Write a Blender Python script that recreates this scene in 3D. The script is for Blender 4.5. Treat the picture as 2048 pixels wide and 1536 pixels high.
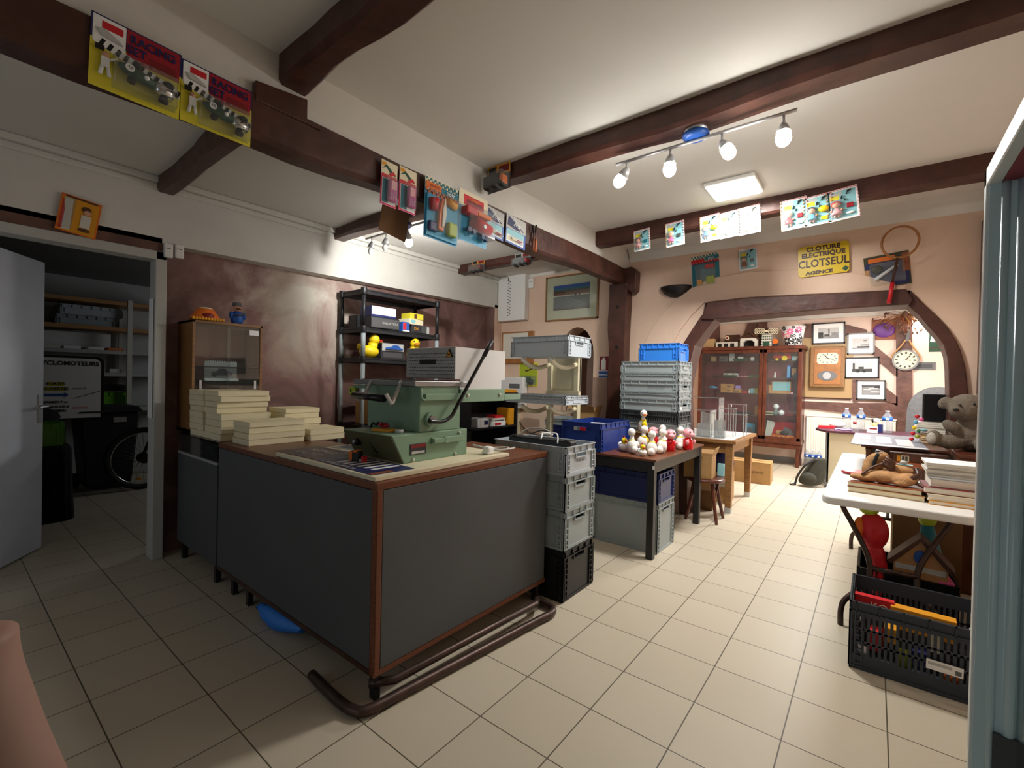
import bpy, bmesh, math, random
from mathutils import Vector, Matrix, Euler
PI = math.pi
sc = bpy.context.scene
for o in list(bpy.data.objects): bpy.data.objects.remove(o)
COL = sc.collection
random.seed(7)
# ------------------------------------------------------------------ camera
FPX, YAW, PITCH, ROLL = 918.71, 0.66654, -0.009396, 0.022212
CAM = Vector((1.2556, -3.4331, 1.4058))
_f = Vector((-math.sin(YAW)*math.cos(PITCH), math.cos(YAW)*math.cos(PITCH), math.sin(PITCH)))
_r0 = Vector((math.cos(YAW), math.sin(YAW), 0)); _u0 = _r0.cross(_f)
_r = math.cos(ROLL)*_r0 + math.sin(ROLL)*_u0
_u = -math.sin(ROLL)*_r0 + math.cos(ROLL)*_u0
cd = bpy.data.cameras.new('camera'); cam = bpy.data.objects.new('camera', cd); COL.objects.link(cam)
cd.sensor_width = 36; cd.lens = FPX/2048*36; cd.clip_start = 0.02
cam.matrix_world = Matrix(((_r.x, _u.x, -_f.x, CAM.x), (_r.y, _u.y, -_f.y, CAM.y), (_r.z, _u.z, -_f.z, CAM.z), (0, 0, 0, 1)))
sc.camera = cam
def at(u, v, ax, val):
    """world point seen at photo position (u,v) on the plane where coordinate ax equals val"""
    d = _f + _r*((u-1024)/FPX) + _u*((768-v)/FPX)
    return CAM + d*((val-CAM[ax])/d[ax])
# ------------------------------------------------------------------ view, world, lights
sc.view_settings.view_transform = 'Standard'; sc.view_settings.look = 'None'
sc.view_settings.exposure = 0.3; sc.view_settings.gamma = 1; sc.view_settings.use_curve_mapping = False
w = bpy.data.worlds.new('world'); sc.world = w; w.use_nodes = True
w.node_tree.nodes['Background'].inputs[0].default_value = (0.6, 0.75, 1, 1)
w.node_tree.nodes['Background'].inputs[1].default_value = 0.25
def area(name, loc, rot, sx, sy, power, col=(1, 1, 1)):
    l = bpy.data.lights.new(name, 'AREA'); l.shape = 'RECTANGLE'; l.size = sx; l.size_y = sy; l.energy = power; l.color = col
    o = bpy.data.objects.new(name, l); COL.objects.link(o); o.location = loc; o.rotation_euler = rot; return o
WARM = (1, .985, .95)
area('far_room_side_light', (2.9, 3.6, 1.6), (0, PI/2, 0), 1.4, 1.6, 62, (1, .98, .97))       # added light at the far room's side, no window built there
area('far_room_ceiling_lamp', (0.9, 4.0, 2.60), (0, 0, 0), .6, .6, 112, (1, .98, .96))
area('ceiling_panel_light', (0.375, 0.40, 2.895), (0, 0, 0), .30, .30, 48, WARM)
area('shop_front_fill', (-0.9, -6.3, 1.5), (PI/2, 0, 0), 2.6, 1.7, 7, (.8, .9, 1))     # weak cool fill added behind the camera, standing in for daylight
area('storeroom_window', (-5.0, 0.5, 1.9), (-PI/2, 0, 0), .8, .9, 7, (.9, .95, 1))
def spot_lamp(name, loc, tgt, power, ang, col=WARM):
    l = bpy.data.lights.new(name, 'SPOT'); l.energy = power; l.spot_size = ang; l.spot_blend = .6; l.shadow_soft_size = .04; l.color = col
    o = bpy.data.objects.new(name, l); COL.objects.link(o); o.location = loc
    o.rotation_euler = (Vector(tgt)-Vector(loc)).to_track_quat('-Z', 'Y').to_euler(); return o
# ------------------------------------------------------------------ materials
def lin(c):
    if isinstance(c, str): c = tuple(int(c[i:i+2], 16)/255 for i in (0, 2, 4))
    return tuple((x/12.92 if x <= .04045 else ((x+.055)/1.055)**2.4) for x in c)
MATS = {}
def mat(key, col, rough=.5, metal=0, spec=.5, trans=0, alpha=1, emit=0, noise=0, nscale=8, bump=0, bscale=40, ior=1.45, stretch=None, coat=0):
    if key in MATS: return MATS[key]
    m = bpy.data.materials.new(key); m.use_nodes = True; nt = m.node_tree; b = nt.nodes['Principled BSDF']
    c = lin(col)
    b.inputs['Base Color'].default_value = (*c, 1); b.inputs['Roughness'].default_value = rough
    b.inputs['Metallic'].default_value = metal; b.inputs['Specular IOR Level'].default_value = spec
    b.inputs['Transmission Weight'].default_value = trans; b.inputs['Alpha'].default_value = alpha; b.inputs['IOR'].default_value = ior
    b.inputs['Coat Weight'].default_value = coat
    if emit:
        b.inputs['Emission Color'].default_value = (*c, 1); b.inputs['Emission Strength'].default_value = emit
    if noise or bump:
        tc = nt.nodes.new('ShaderNodeTexCoord'); mp = nt.nodes.new('ShaderNodeMapping'); nt.links.new(tc.outputs['Object'], mp.inputs[0])
        if stretch: mp.inputs['Scale'].default_value = stretch
        if noise:
            n = nt.nodes.new('ShaderNodeTexNoise'); n.inputs['Scale'].default_value = nscale; n.inputs['Detail'].default_value = 5
            nt.links.new(mp.outputs[0], n.inputs[0])
            r = nt.nodes.new('ShaderNodeValToRGB'); nt.links.new(n.outputs[0], r.inputs[0])
            r.color_ramp.elements[0].position = .3; r.color_ramp.elements[1].position = .7
            r.color_ramp.elements[0].color = (*[max(0, x*(1-noise)) for x in c], 1); r.color_ramp.elements[1].color = (*[min(1, x*(1+noise)) for x in c], 1)
            nt.links.new(r.outputs[0], b.inputs['Base Color'])
        if bump:
            n2 = nt.nodes.new('ShaderNodeTexNoise'); n2.inputs['Scale'].default_value = bscale; n2.inputs['Detail'].default_value = 4
            nt.links.new(mp.outputs[0], n2.inputs[0])
            bp = nt.nodes.new('ShaderNodeBump'); bp.inputs['Strength'].default_value = bump; bp.inputs['Distance'].default_value = .02
            nt.links.new(n2.outputs[0], bp.inputs['Height']); nt.links.new(bp.outputs[0], b.inputs['Normal'])
    MATS[key] = m; return m
def M(k): return MATS[k]
mat('plaster', 'd9d6ce', .8, noise=.05, nscale=2.5, bump=.12, bscale=25)
mat('ceiling', 'dcd9d2', .85, noise=.03, nscale=1.2)
mat('peach', 'dcbfa8', .75, noise=.06, nscale=1.5, bump=.15, bscale=18)
mat('peach_far', 'ecd3c2', .75, noise=.04, nscale=1.5, bump=.1, bscale=18)
mat('dado', 'a08474', .7, noise=.1, nscale=3)
mat('beam', '4a2b22', .42, noise=.3, nscale=7, bump=.22, bscale=14, stretch=(1, 1, 1))
mat('beam_far', '6a4a40', .55, noise=.3, nscale=7, bump=.4, bscale=16)
mat('oak', '8a6238', .45, noise=.25, nscale=9, stretch=(1, 6, 6), bump=.1)
mat('oak_dark', '5a3622', .4, noise=.3, nscale=9, stretch=(4, 4, .6), bump=.1)
mat('mahogany', '5a2f20', .3, noise=.35, nscale=14, stretch=(1, 1, .5))
mat('walnut', '44281c', .4, noise=.3, nscale=10)
mat('veneer', '6a3a22', .35, noise=.3, nscale=12, stretch=(1.5, 9, 9))
mat('ply', 'a06a3a', .45, noise=.2, nscale=8)
mat('counter_panel', '4c4e51', .55, noise=.05, nscale=3)
mat('black', '141414', .5); mat('black_gloss', '101012', .25); mat('black_plastic', '1c1c1e', .45, bump=.05)
mat('charcoal', '2c2c30', .5); mat('black_paint', '1d1b1c', .4)
mat('white', 'f0f0ee', .5); mat('white_plastic', 'e9e8e4', .35); mat('offwhite', 'd8d4c6', .5); mat('frost', 'cfd2d0', .4)
mat('cream', 'e3d9b8', .5, noise=.04); mat('paper', 'dccfa8', .8, noise=.08, nscale=20); mat('paper_edge', 'e6dab6', .85, noise=.1, nscale=60, stretch=(1, 1, 25))
mat('page', 'e8e2d2', .8, noise=.06, nscale=60, stretch=(1, 1, 30))
mat('crate_grey', '9aa4a6', .42); mat('crate_pale', 'b4bcc2', .4); mat('crate_dark', '3c4144', .45)
mat('crate_blue', '1f3a86', .4); mat('crate_navy', '1c2a62', .4); mat('crate_bright', '2f7fdc', .4); mat('crate_black', '18181a', .4)
mat('crate_green', '6db32c', .45); mat('crate_slate', '343b44', .45)
mat('metal', 'c0c0c0', .32, .45); mat('steel', '8e8f90', .35, 1); mat('chrome', 'd8d8d8', .12, 1); mat('dark_metal', '3a3230', .4, .7); mat('brass', 'b08a3a', .3, 1)
mat('brown_metal', '4a3a34', .38, .6, noise=.25, nscale=18)
mat('alu_teal', 'c4d8da', .3, .05); mat('alu_white', 'dfe4e2', .35, .1)
mat('mach_green', '7d9a80', .42, noise=.04); mat('mach_olive', '5c5a3c', .45, noise=.08)
mat('galv', 'b9b9b6', .35, .75, noise=.1, nscale=30); mat('white_metal', 'd8d8d6', .4, .1)
for k, c in dict(red='c8202a', crimson='9c1828', dred='7d1a1e', orange='e0701e', yellow='f0cf1c', lemon='dfd23a', amber='e09a20', green='2f7a3c', dgreen='1f4a34', lime='a8b830',
                 blue='2456a8', sky='5aa8d0', cyan='3a9ac0', teal='1f6f7f', aqua='8cc4cc', navy='1c2358', purple='6a3a86', magenta='b83a86', lilac='a890d0', pink='e8a4a8', hotpink='e8609a', skin='d8a082',
                 brown='5a3a28', tan='b98a58', caramel='a8703a', kraft='a07a4c', card='b39468', grey='8a8a88', mgrey='6a6a6a', lgrey='b8b8b4', dgrey='4a4a4a', olive='3a3a24', toyyellow='f4d21c', rust='8a4a2a').items():
    mat(k, c, .45)
mat('glossy_white', 'f4f1ea', .22); mat('glossy_pink', 'f0a8b0', .25); mat('glossy_red', 'd0141c', .22); mat('glossy_yellow', 'f2d410', .22)
mat('cardboard', 'a58050', .8, noise=.08, nscale=12); mat('cardboard_dark', '7a5a3a', .8, noise=.08)
mat('maroon', '8c404a', .7, noise=.1, nscale=3)
mat('plush', '706659', .95, noise=.15, nscale=30, bump=.6, bscale=120); mat('plush_tan', 'b98c5e', .9, noise=.2, nscale=20, bump=.3, bscale=90)
mat('fabric_grey', '5c5c5c', .9, noise=.12, nscale=25, bump=.2); mat('fabric_olive', '33332a', .9, noise=.15, nscale=25, bump=.2)
mat('photo_dark', '3c3c3c', .5, noise=.6, nscale=9); mat('photo_mid', '8a8a8a', .5, noise=.3, nscale=6); mat('photo_light', 'c4c4c2', .5, noise=.1, nscale=4)
mat('print', '5c4a48', .5, noise=.5, nscale=14); mat('print2', '565a6a', .5, noise=.4, nscale=22)
mat('bulb', 'fffcf6', .3, emit=72); mat('bulb_off', 'e8e8e0', .15); mat('panel', 'fff8ee', .4, emit=9)
mat('rubber', '1a1a1a', .7); mat('cable', '2a2a2a', .5); mat('cable_grey', 'b8b8b0', .5)
mat('radiator', 'ece6d8', .4); mat('finger', 'b08878', .6, noise=.1, nscale=12)
mat('doorpaint', 'ccd2dc', .5, noise=.03); mat('jamb', 'b9b9b2', .55)
mat('beige_panel', 'b3a88c', .5); mat('plum', '4a2834', .35); mat('tin_yellow', 'd8b81c', .35)
def glassy(key, col, alpha, rough=.03):
    """thin clear plastic or glass sheet: mostly see-through with a sharp sheen that grows at grazing view"""
    m = bpy.data.materials.new(key); m.use_nodes = True; nt = m.node_tree; nt.nodes.clear()
    out = nt.nodes.new('ShaderNodeOutputMaterial'); mix = nt.nodes.new('ShaderNodeMixShader'); t = nt.nodes.new('ShaderNodeBsdfTransparent')
    g = nt.nodes.new('ShaderNodeBsdfGlossy'); lw = nt.nodes.new('ShaderNodeLayerWeight'); pw = nt.nodes.new('ShaderNodeMath'); pw.operation = 'POWER'; pw.inputs[1].default_value = 4.5; fr = nt.nodes.new('ShaderNodeMath'); fr.operation = 'MULTIPLY_ADD'; fr.inputs[1].default_value = .93; fr.inputs[2].default_value = .045; lw.inputs[0].default_value = .5; d = nt.nodes.new('ShaderNodeBsdfDiffuse'); m2 = nt.nodes.new('ShaderNodeMixShader')
    g.inputs['Roughness'].default_value = rough; t.inputs[0].default_value = (*lin(col), 1); d.inputs[0].default_value = (*lin(col), 1); nt.links.new(lw.outputs['Facing'], pw.inputs[0]); nt.links.new(pw.outputs[0], fr.inputs[0])
    m2.inputs[0].default_value = alpha; nt.links.new(t.outputs[0], m2.inputs[1]); nt.links.new(d.outputs[0], m2.inputs[2])
    nt.links.new(fr.outputs[0], mix.inputs[0]); nt.links.new(m2.outputs[0], mix.inputs[1]); nt.links.new(g.outputs[0], mix.inputs[2]); nt.links.new(mix.outputs[0], out.inputs[0])
    MATS[key] = m
glassy('glass', 'eef2f2', .02); glassy('blister', 'f4f6f6', .06, .08); glassy('acrylic', 'e6e8e8', .16, .05); glassy('smoke_glass', '9a938c', .05)
glassy('bottle', 'eef2f6', .12, .06); glassy('green_glass', 'c4d8cc', .3, .1)
def floor_mat():
    m = bpy.data.materials.new('floor_tiles'); m.use_nodes = True; nt = m.node_tree; b = nt.nodes['Principled BSDF']
    tc = nt.nodes.new('ShaderNodeTexCoord'); sep = nt.nodes.new('ShaderNodeSeparateXYZ'); nt.links.new(tc.outputs['Object'], sep.inputs[0])
    def line(o):
        a = nt.nodes.new('ShaderNodeMath'); a.operation = 'MULTIPLY'; a.inputs[1].default_value = 3; nt.links.new(o, a.inputs[0])
        f = nt.nodes.new('ShaderNodeMath'); f.operation = 'FRACT'; nt.links.new(a.outputs[0], f.inputs[0])
        s = nt.nodes.new('ShaderNodeMath'); s.operation = 'SUBTRACT'; s.inputs[1].default_value = .5; nt.links.new(f.outputs[0], s.inputs[0])
        ab = nt.nodes.new('ShaderNodeMath'); ab.operation = 'ABSOLUTE'; nt.links.new(s.outputs[0], ab.inputs[0])
        g = nt.nodes.new('ShaderNodeMath'); g.operation = 'GREATER_THAN'; g.inputs[1].default_value = .4925; nt.links.new(ab.outputs[0], g.inputs[0])
        fl = nt.nodes.new('ShaderNodeMath'); fl.operation = 'FLOOR'; nt.links.new(a.outputs[0], fl.inputs[0])
        return g.outputs[0], fl.outputs[0]
    gx, fx = line(sep.outputs[0]); gy, fy = line(sep.outputs[1])
    mx = nt.nodes.new('ShaderNodeMath'); mx.operation = 'MAXIMUM'; nt.links.new(gx, mx.inputs[0]); nt.links.new(gy, mx.inputs[1])
    cb = nt.nodes.new('ShaderNodeCombineXYZ'); nt.links.new(fx, cb.inputs[0]); nt.links.new(fy, cb.inputs[1])
    wn = nt.nodes.new('ShaderNodeTexWhiteNoise'); nt.links.new(cb.outputs[0], wn.inputs[0])
    ns = nt.nodes.new('ShaderNodeTexNoise'); ns.inputs['Scale'].default_value = 3; ns.inputs['Detail'].default_value = 4; nt.links.new(tc.outputs['Object'], ns.inputs[0])
    av = nt.nodes.new('ShaderNodeMath'); av.operation = 'ADD'; nt.links.new(wn.outputs[0], av.inputs[0]); nt.links.new(ns.outputs[0], av.inputs[1])
    r = nt.nodes.new('ShaderNodeValToRGB'); hv = nt.nodes.new('ShaderNodeMath'); hv.operation = 'MULTIPLY'; hv.inputs[1].default_value = .5
    nt.links.new(av.outputs[0], hv.inputs[0]); nt.links.new(hv.outputs[0], r.inputs[0])
    r.color_ramp.elements[0].color = (*lin('bdb29d'), 1); r.color_ramp.elements[1].color = (*lin('c8bda8'), 1)
    mi = nt.nodes.new('ShaderNodeMixRGB'); mi.inputs[2].default_value = (*lin('57503f'), 1)
    nt.links.new(mx.outputs[0], mi.inputs[0]); nt.links.new(r.outputs[0], mi.inputs[1]); nt.links.new(mi.outputs[0], b.inputs['Base Color'])
    b.inputs['Roughness'].default_value = .45; b.inputs['Specular IOR Level'].default_value = .28
    MATS['floor_tiles'] = m
floor_mat()
def mottled():
    m = bpy.data.materials.new('mottled'); m.use_nodes = True; nt = m.node_tree; b = nt.nodes['Principled BSDF']
    tc = nt.nodes.new('ShaderNodeTexCoord')
    n = nt.nodes.new('ShaderNodeTexNoise'); n.inputs['Scale'].default_value = 1.3; n.inputs['Detail'].default_value = 9; n.inputs['Roughness'].default_value = .62; n.inputs['Distortion'].default_value = 1.2
    nt.links.new(tc.outputs['Object'], n.inputs[0])
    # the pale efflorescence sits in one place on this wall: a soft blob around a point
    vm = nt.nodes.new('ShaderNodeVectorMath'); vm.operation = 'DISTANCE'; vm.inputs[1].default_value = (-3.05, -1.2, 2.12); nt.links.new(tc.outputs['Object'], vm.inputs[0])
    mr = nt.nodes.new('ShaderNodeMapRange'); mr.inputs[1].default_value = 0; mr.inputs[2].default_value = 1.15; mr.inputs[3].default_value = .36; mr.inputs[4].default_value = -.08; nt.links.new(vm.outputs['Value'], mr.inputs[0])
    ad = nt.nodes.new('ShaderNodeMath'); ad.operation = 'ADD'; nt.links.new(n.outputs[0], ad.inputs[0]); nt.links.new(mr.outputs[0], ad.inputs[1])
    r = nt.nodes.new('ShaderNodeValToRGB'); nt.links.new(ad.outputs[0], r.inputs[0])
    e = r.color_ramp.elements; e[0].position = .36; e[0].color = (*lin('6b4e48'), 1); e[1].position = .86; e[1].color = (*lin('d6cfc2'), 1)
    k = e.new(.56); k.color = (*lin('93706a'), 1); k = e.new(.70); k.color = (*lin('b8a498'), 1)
    nt.links.new(r.outputs[0], b.inputs['Base Color']); b.inputs['Roughness'].default_value = .7
    bp = nt.nodes.new('ShaderNodeBump'); bp.inputs['Strength'].default_value = .25; bp.inputs['Distance'].default_value = .02; nt.links.new(n.outputs[0], bp.inputs['Height']); nt.links.new(bp.outputs[0], b.inputs['Normal'])
    MATS['mottled'] = m
mottled()
# ------------------------------------------------------------------ mesh builder
class MB:
    def __init__(s): s.v = []; s.f = []; s.m = []; s.ml = []; s.sm = []
    def mi(s, m):
        if m not in s.ml: s.ml.append(m)
        return s.ml.index(m)
    def add(s, vs, fs, m, smooth=False, X=None):
        b = len(s.v); s.v += [(X @ Vector(p)) if X else Vector(p) for p in vs]
        k = s.mi(m)
        for f in fs: s.f.append([i+b for i in f]); s.m.append(k); s.sm.append(smooth)
        return s
    def box(s, x0, y0, z0, x1, y1, z1, m, X=None):
        if x0 > x1: x0, x1 = x1, x0
        if y0 > y1: y0, y1 = y1, y0
        if z0 > z1: z0, z1 = z1, z0
        vs = [(x0, y0, z0), (x1, y0, z0), (x1, y1, z0), (x0, y1, z0), (x0, y0, z1), (x1, y0, z1), (x1, y1, z1), (x0, y1, z1)]
        return s.add(vs, [(0, 3, 2, 1), (4, 5, 6, 7), (0, 1, 5, 4), (1, 2, 6, 5), (2, 3, 7, 6), (3, 0, 4, 7)], m, False, X)
    def hexa(s, b4, t4, m):
        return s.add(list(b4)+list(t4), [(0, 3, 2, 1), (4, 5, 6, 7), (0, 1, 5, 4), (1, 2, 6, 5), (2, 3, 7, 6), (3, 0, 4, 7)], m)
    def prism(s, poly, d0, d1, m, plane='xz', smooth=False, X=None):
        """polygon extruded between d0 and d1 along the axis missing from plane"""
        def P(a, b, d): return {'xz': (a, d, b), 'yz': (d, a, b), 'xy': (a, b, d)}[plane]
        n = len(poly); ar = sum(poly[i][0]*poly[(i+1) % n][1]-poly[(i+1) % n][0]*poly[i][1] for i in range(n))
        if (ar < 0): poly = poly[::-1]
        vs = [P(a, b, d0) for a, b in poly]+[P(a, b, d1) for a, b in poly]
        flip = (plane == 'xz') != (d1 < d0)
        fs = [tuple(range(n-1, -1, -1)), tuple(range(n, 2*n))]+[(i, (i+1) % n, n+(i+1) % n, n+i) for i in range(n)]
        if flip: fs = [f[::-1] for f in fs]
        b = len(s.f); s.add(vs, fs, m, False, X)
        if smooth:
            for i in range(b+2, len(s.f)): s.sm[i] = True
        return s
    def rings(s, rings, m, caps=True, smooth=True, closed=False, X=None):
        n = len(rings[0]); vs = [p for r in rings for p in r]; fs = []
        R = len(rings)
        for j in range(R if closed else R-1):
            for i in range(n):
                a = j*n+i; b = j*n+(i+1) % n; c = ((j+1) % R)*n+(i+1) % n; d = ((j+1) % R)*n+i
                fs.append((a, b, c, d))
        k = len(s.f); s.add(vs, fs, m, smooth, X)
        if caps and not closed:
            o = len(s.v)-len(vs); q = s.mi(m)
            s.f.append([o+i for i in range(n-1, -1, -1)]); s.f.append([o+(R-1)*n+i for i in range(n)]); s.m += [q, q]; s.sm += [False, False]
        return s
    def cyl(s, p0, p1, r, m, seg=16, r2=None, smooth=True, X=None):
        return s.tube([p0, p1], r, m, seg, radii=[r, r if r2 is None else r2], smooth=smooth, X=X)
    def tube(s, pts, r, m, seg=10, radii=None, closed=False, smooth=True, X=None):
        pts = [Vector(p) for p in pts]; n = len(pts); rg = []
        t0 = (pts[1]-pts[0]).normalized(); up = Vector((0, 0, 1)) if abs(t0.z) < .9 else Vector((1, 0, 0))
        side = t0.cross(up).normalized()
        for i, p in enumerate(pts):
            if closed: t = (pts[(i+1) % n]-pts[i-1]).normalized()
            else: t = ((pts[i+1]-p) if i == 0 else (p-pts[i-1]) if i == n-1 else (pts[i+1]-p).normalized()+(p-pts[i-1]).normalized()).normalized()
            side = (side-t*side.dot(t)).normalized(); u2 = side.cross(t)
            rr = radii[i] if radii else r
            rg.append([p+(side*math.cos(2*PI*k/seg)+u2*math.sin(2*PI*k/seg))*rr for k in range(seg)])
        return s.rings(rg, m, True, smooth, closed, X)
    def lathe(s, prof, m, seg=20, o=(0, 0, 0), X=None, sx=1, sy=1):
        rg = [[(o[0]+r*sx*math.cos(2*PI*k/seg), o[1]+r*sy*math.sin(2*PI*k/seg), o[2]+z) for k in range(seg)] for r, z in prof]
        return s.rings(rg, m, True, True, False, X)
    def ell(s, c, r, m, seg=16, n=10, X=None, rot=None):
        if isinstance(r, (int, float)): r = (r, r, r)
        rg = []
        for j in range(n+1):
            a = -PI/2+PI*min(max(j, .12), n-.12)/n
            ring = [Vector((r[0]*math.cos(a)*math.cos(2*PI*k/seg), r[1]*math.cos(a)*math.sin(2*PI*k/seg), r[2]*math.sin(a))) for k in range(seg)]
            if rot is not None: ring = [rot @ q for q in ring]
            rg.append([Vector(c)+q for q in ring])
        return s.rings(rg, m, True, True, False, X)
    def build(s, name, parent=None, bevel=0, seg=2, loc=None, rot=None, sub=0):
        me = bpy.data.meshes.new(name); me.from_pydata([tuple(v) for v in s.v], [], s.f)
        for m in s.ml: me.materials.append(MATS[m])
        me.polygons.foreach_set('material_index', s.m); me.polygons.foreach_set('use_smooth', s.sm); me.update()
        o = bpy.data.objects.new(name, me); COL.objects.link(o)
        if parent: o.parent = parent
        if loc: o.location = loc
        if rot: o.rotation_euler = rot
        if bevel:
            b = o.modifiers.new('bevel', 'BEVEL'); b.width = bevel; b.segments = seg; b.limit_method = 'ANGLE'; b.angle_limit = .7; b.use_clamp_overlap = True
        if sub:
            q = o.modifiers.new('sub', 'SUBSURF'); q.levels = sub; q.render_levels = sub
        return o
def smooth_pts(pts, n=6):
    pts = [Vector(p) for p in pts]; out = []
    for i in range(len(pts)-1):
        p0 = pts[max(i-1, 0)]; p1 = pts[i]; p2 = pts[i+1]; p3 = pts[min(i+2, len(pts)-1)]
        for k in range(n):
            t = k/n; out.append(.5*((2*p1)+(p2-p0)*t+(2*p0-5*p1+4*p2-p3)*t*t+(3*p1-p0-3*p2+p3)*t**3))
    return out+[pts[-1]]
def tag(o, label=None, cat=None, group=None, kind=None):
    if label: o['label'] = label
    if cat: o['category'] = cat
    if group: o['group'] = group
    if kind: o['kind'] = kind
    return o
def thing(name, label, cat, loc=(0, 0, 0), rz=0, group=None, rot=None):
    o = bpy.data.objects.new(name, None); COL.objects.link(o); o.empty_display_size = .05
    o.location = loc; o.rotation_euler = rot if rot else (0, 0, rz)
    return tag(o, label, cat, group)
def struct(mb, name, **k): return tag(mb.build(name, **k), kind='structure')
def text(s, size, parent, loc, m, rot=(PI/2, 0, 0), ext=.0004, align='CENTER', sx=1, off=0, name='lettering', shear=0):
    c = bpy.data.curves.new(name, 'FONT'); c.body = s; c.size = size; c.extrude = ext; c.align_x = align; c.align_y = 'CENTER'; c.offset = off; c.resolution_u = 2; c.shear = shear
    t = bpy.data.objects.new(name, c); me = bpy.data.meshes.new_from_object(t); bpy.data.objects.remove(t); bpy.data.curves.remove(c)
    me.name = name; me.materials.clear(); me.materials.append(MATS[m])
    o = bpy.data.objects.new(name, me); COL.objects.link(o); o.parent = parent; o.location = loc; o.rotation_euler = rot; o.scale = (sx, 1, 1); return o
def copy_thing(root, loc, rz=None, label=None, group=None, rot=None):
    r = root.copy(); COL.objects.link(r); r.location = loc
    if rz is not None: r.rotation_euler = (0, 0, rz)
    if rot: r.rotation_euler = rot
    if label: r['label'] = label
    if group: r['group'] = group
    for ch in [o for o in bpy.data.objects if o.parent == root]:
        c = ch.copy(); COL.objects.link(c); c.parent = r
        for g in [o for o in bpy.data.objects if o.parent == ch]:
            d = g.copy(); COL.objects.link(d); d.parent = c
    return r
# ================================================================== room shell
ZR, ZL = 2.94, 2.84           # ceilings right and left of the long beam
YW = 1.62                     # end wall with the arch
XL, XR = -2.936, 2.05         # plane of the soffit and door wall, right wall
b = MB(); b.box(-7.6, -6.6, -.1, 3.3, 6.6, 0, 'floor_tiles'); struct(b, 'floor')
b = MB(); b.box(-1.1, -6.6, ZR, XR+.1, YW+.05, ZR+.1, 'ceiling'); b.box(XL-.2, -6.6, ZL, -1.1, YW+.05, ZR+.1, 'ceiling'); struct(b, 'ceiling')
b = MB(); b.box(-1.12, -6.6, 2.66, -1.02, YW, ZR, 'plaster'); struct(b, 'wall_over_beam')
# end wall with the big timbered arch and the small dark arched doorway
def pz(pts): return [(at(u, v, 1, YW).x, at(u, v, 1, YW).z) for u, v in pts]
arch_out = [(-.36, 0), (-.40, .8), (-.44, 1.35), (-.42, 1.6)]+pz([(1366, 690), (1385, 660), (1405, 630), (1410, 606)])+pz([(1820, 581), (1848, 609), (1875, 634), (1895, 656), (1910, 678), (1921, 702), (1930, 735), (1934, 770)])+[(1.85, 1.2), (1.86, 0)]
arch_in = [(-.27, 0), (-.30, .8), (-.33, 1.35), (-.29, 1.6)]+pz([(1391, 692), (1408, 668), (1432, 638)])+pz([(1815, 611), (1838, 632), (1858, 656), (1873, 672), (1886, 690), (1893, 712), (1896, 740), (1897, 780)])+[(1.735, 1.2), (1.745, 0)]
dl, dr, dt = -1.93, -1.455, 2.085
door_arc = [(dr, 0), (dr, 1.75)]+[((dl+dr)/2+(dr-dl)/2*math.cos(a), 1.75+.335*math.sin(a)) for a in [PI*k/10 for k in range(1, 10)]]+[(dl, 1.75), (dl, 0)]
x0, x1 = XL-.2, XR+.1
oa = arch_out; oc = door_arc[::-1]
poly = [(x0, 0)]+oc+oa+[(x1, 0), (x1, 2.80), (x0, 2.80)]
b = MB(); b.prism(poly, YW, YW+.28, 'peach'); struct(b, 'wall_back')
b = MB(); b.box(x0, YW-.002, 2.80, x1, YW+.28, ZR+.1, 'plaster'); b.prism([(YW-.10, ZR), (YW-.05, 2.88), (YW-.002, 2.80), (YW, ZR)], -1.0, XR, 'plaster', 'yz'); struct(b, 'trim_cornice')
b = MB(); b.box(dr+.0, YW-.004, 0, -.46, YW, 1.455, 'dado'); struct(b, 'trim_dado')
b = MB(); b.box(dl-.1, YW+.26, 0, dr+.1, YW+.9, 0.01, 'dado'); b.box(dl-.1, YW+.7, 0, dr+.1, YW+.75, 2.2, 'dado'); b.box(dl-.06, YW+.28, 0, dl, YW+.75, 2.2, 'dado'); b.box(dr, YW+.28, 0, dr+.06, YW+.75, 2.2, 'dado'); b.box(dl-.1, YW+.28, 2.15, dr+.1, YW+.75, 2.2, 'dado'); struct(b, 'wall_passage')
# timbers of the arch: two curved legs and a lintel, each between its outer and inner outline
n = 8
def strip(o, i, y0, y1, name):
    m = MB(); m.prism(o+i[::-1], y0, y1, 'beam'); return struct(m, name, bevel=.008)
strip(oa[:7], arch_in[:7], YW-.03, YW+.25, 'trim_arch_leg_left')
strip(oa[8:], arch_in[7:], YW-.03, YW+.25, 'trim_arch_leg_right')
lz = pz([(1405, 640), (1418, 606), (1500, 597), (1640, 590), (1812, 580), (1826, 600), (1820, 611), (1640, 622), (1432, 640)])
b = MB(); b.prism(lz, YW-.06, YW+.26, 'beam'); struct(b, 'trim_arch_lintel', bevel=.01)
# raised plaster band over the arch
ro = [(1283, 700), (1305, 655), (1335, 618), (1370, 585), (1420, 557), (1500, 543), (1620, 540), (1720, 548), (1790, 568)]
ri = [(1345, 690), (1360, 662), (1385, 630), (1410, 605), (1500, 595), (1640, 588), (1790, 582)]
b = MB(); b.prism(pz(ro)+pz(ri)[::-1], YW-.018, YW+.01, 'peach'); struct(b, 'trim_arch_band', bevel=.008)
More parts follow.
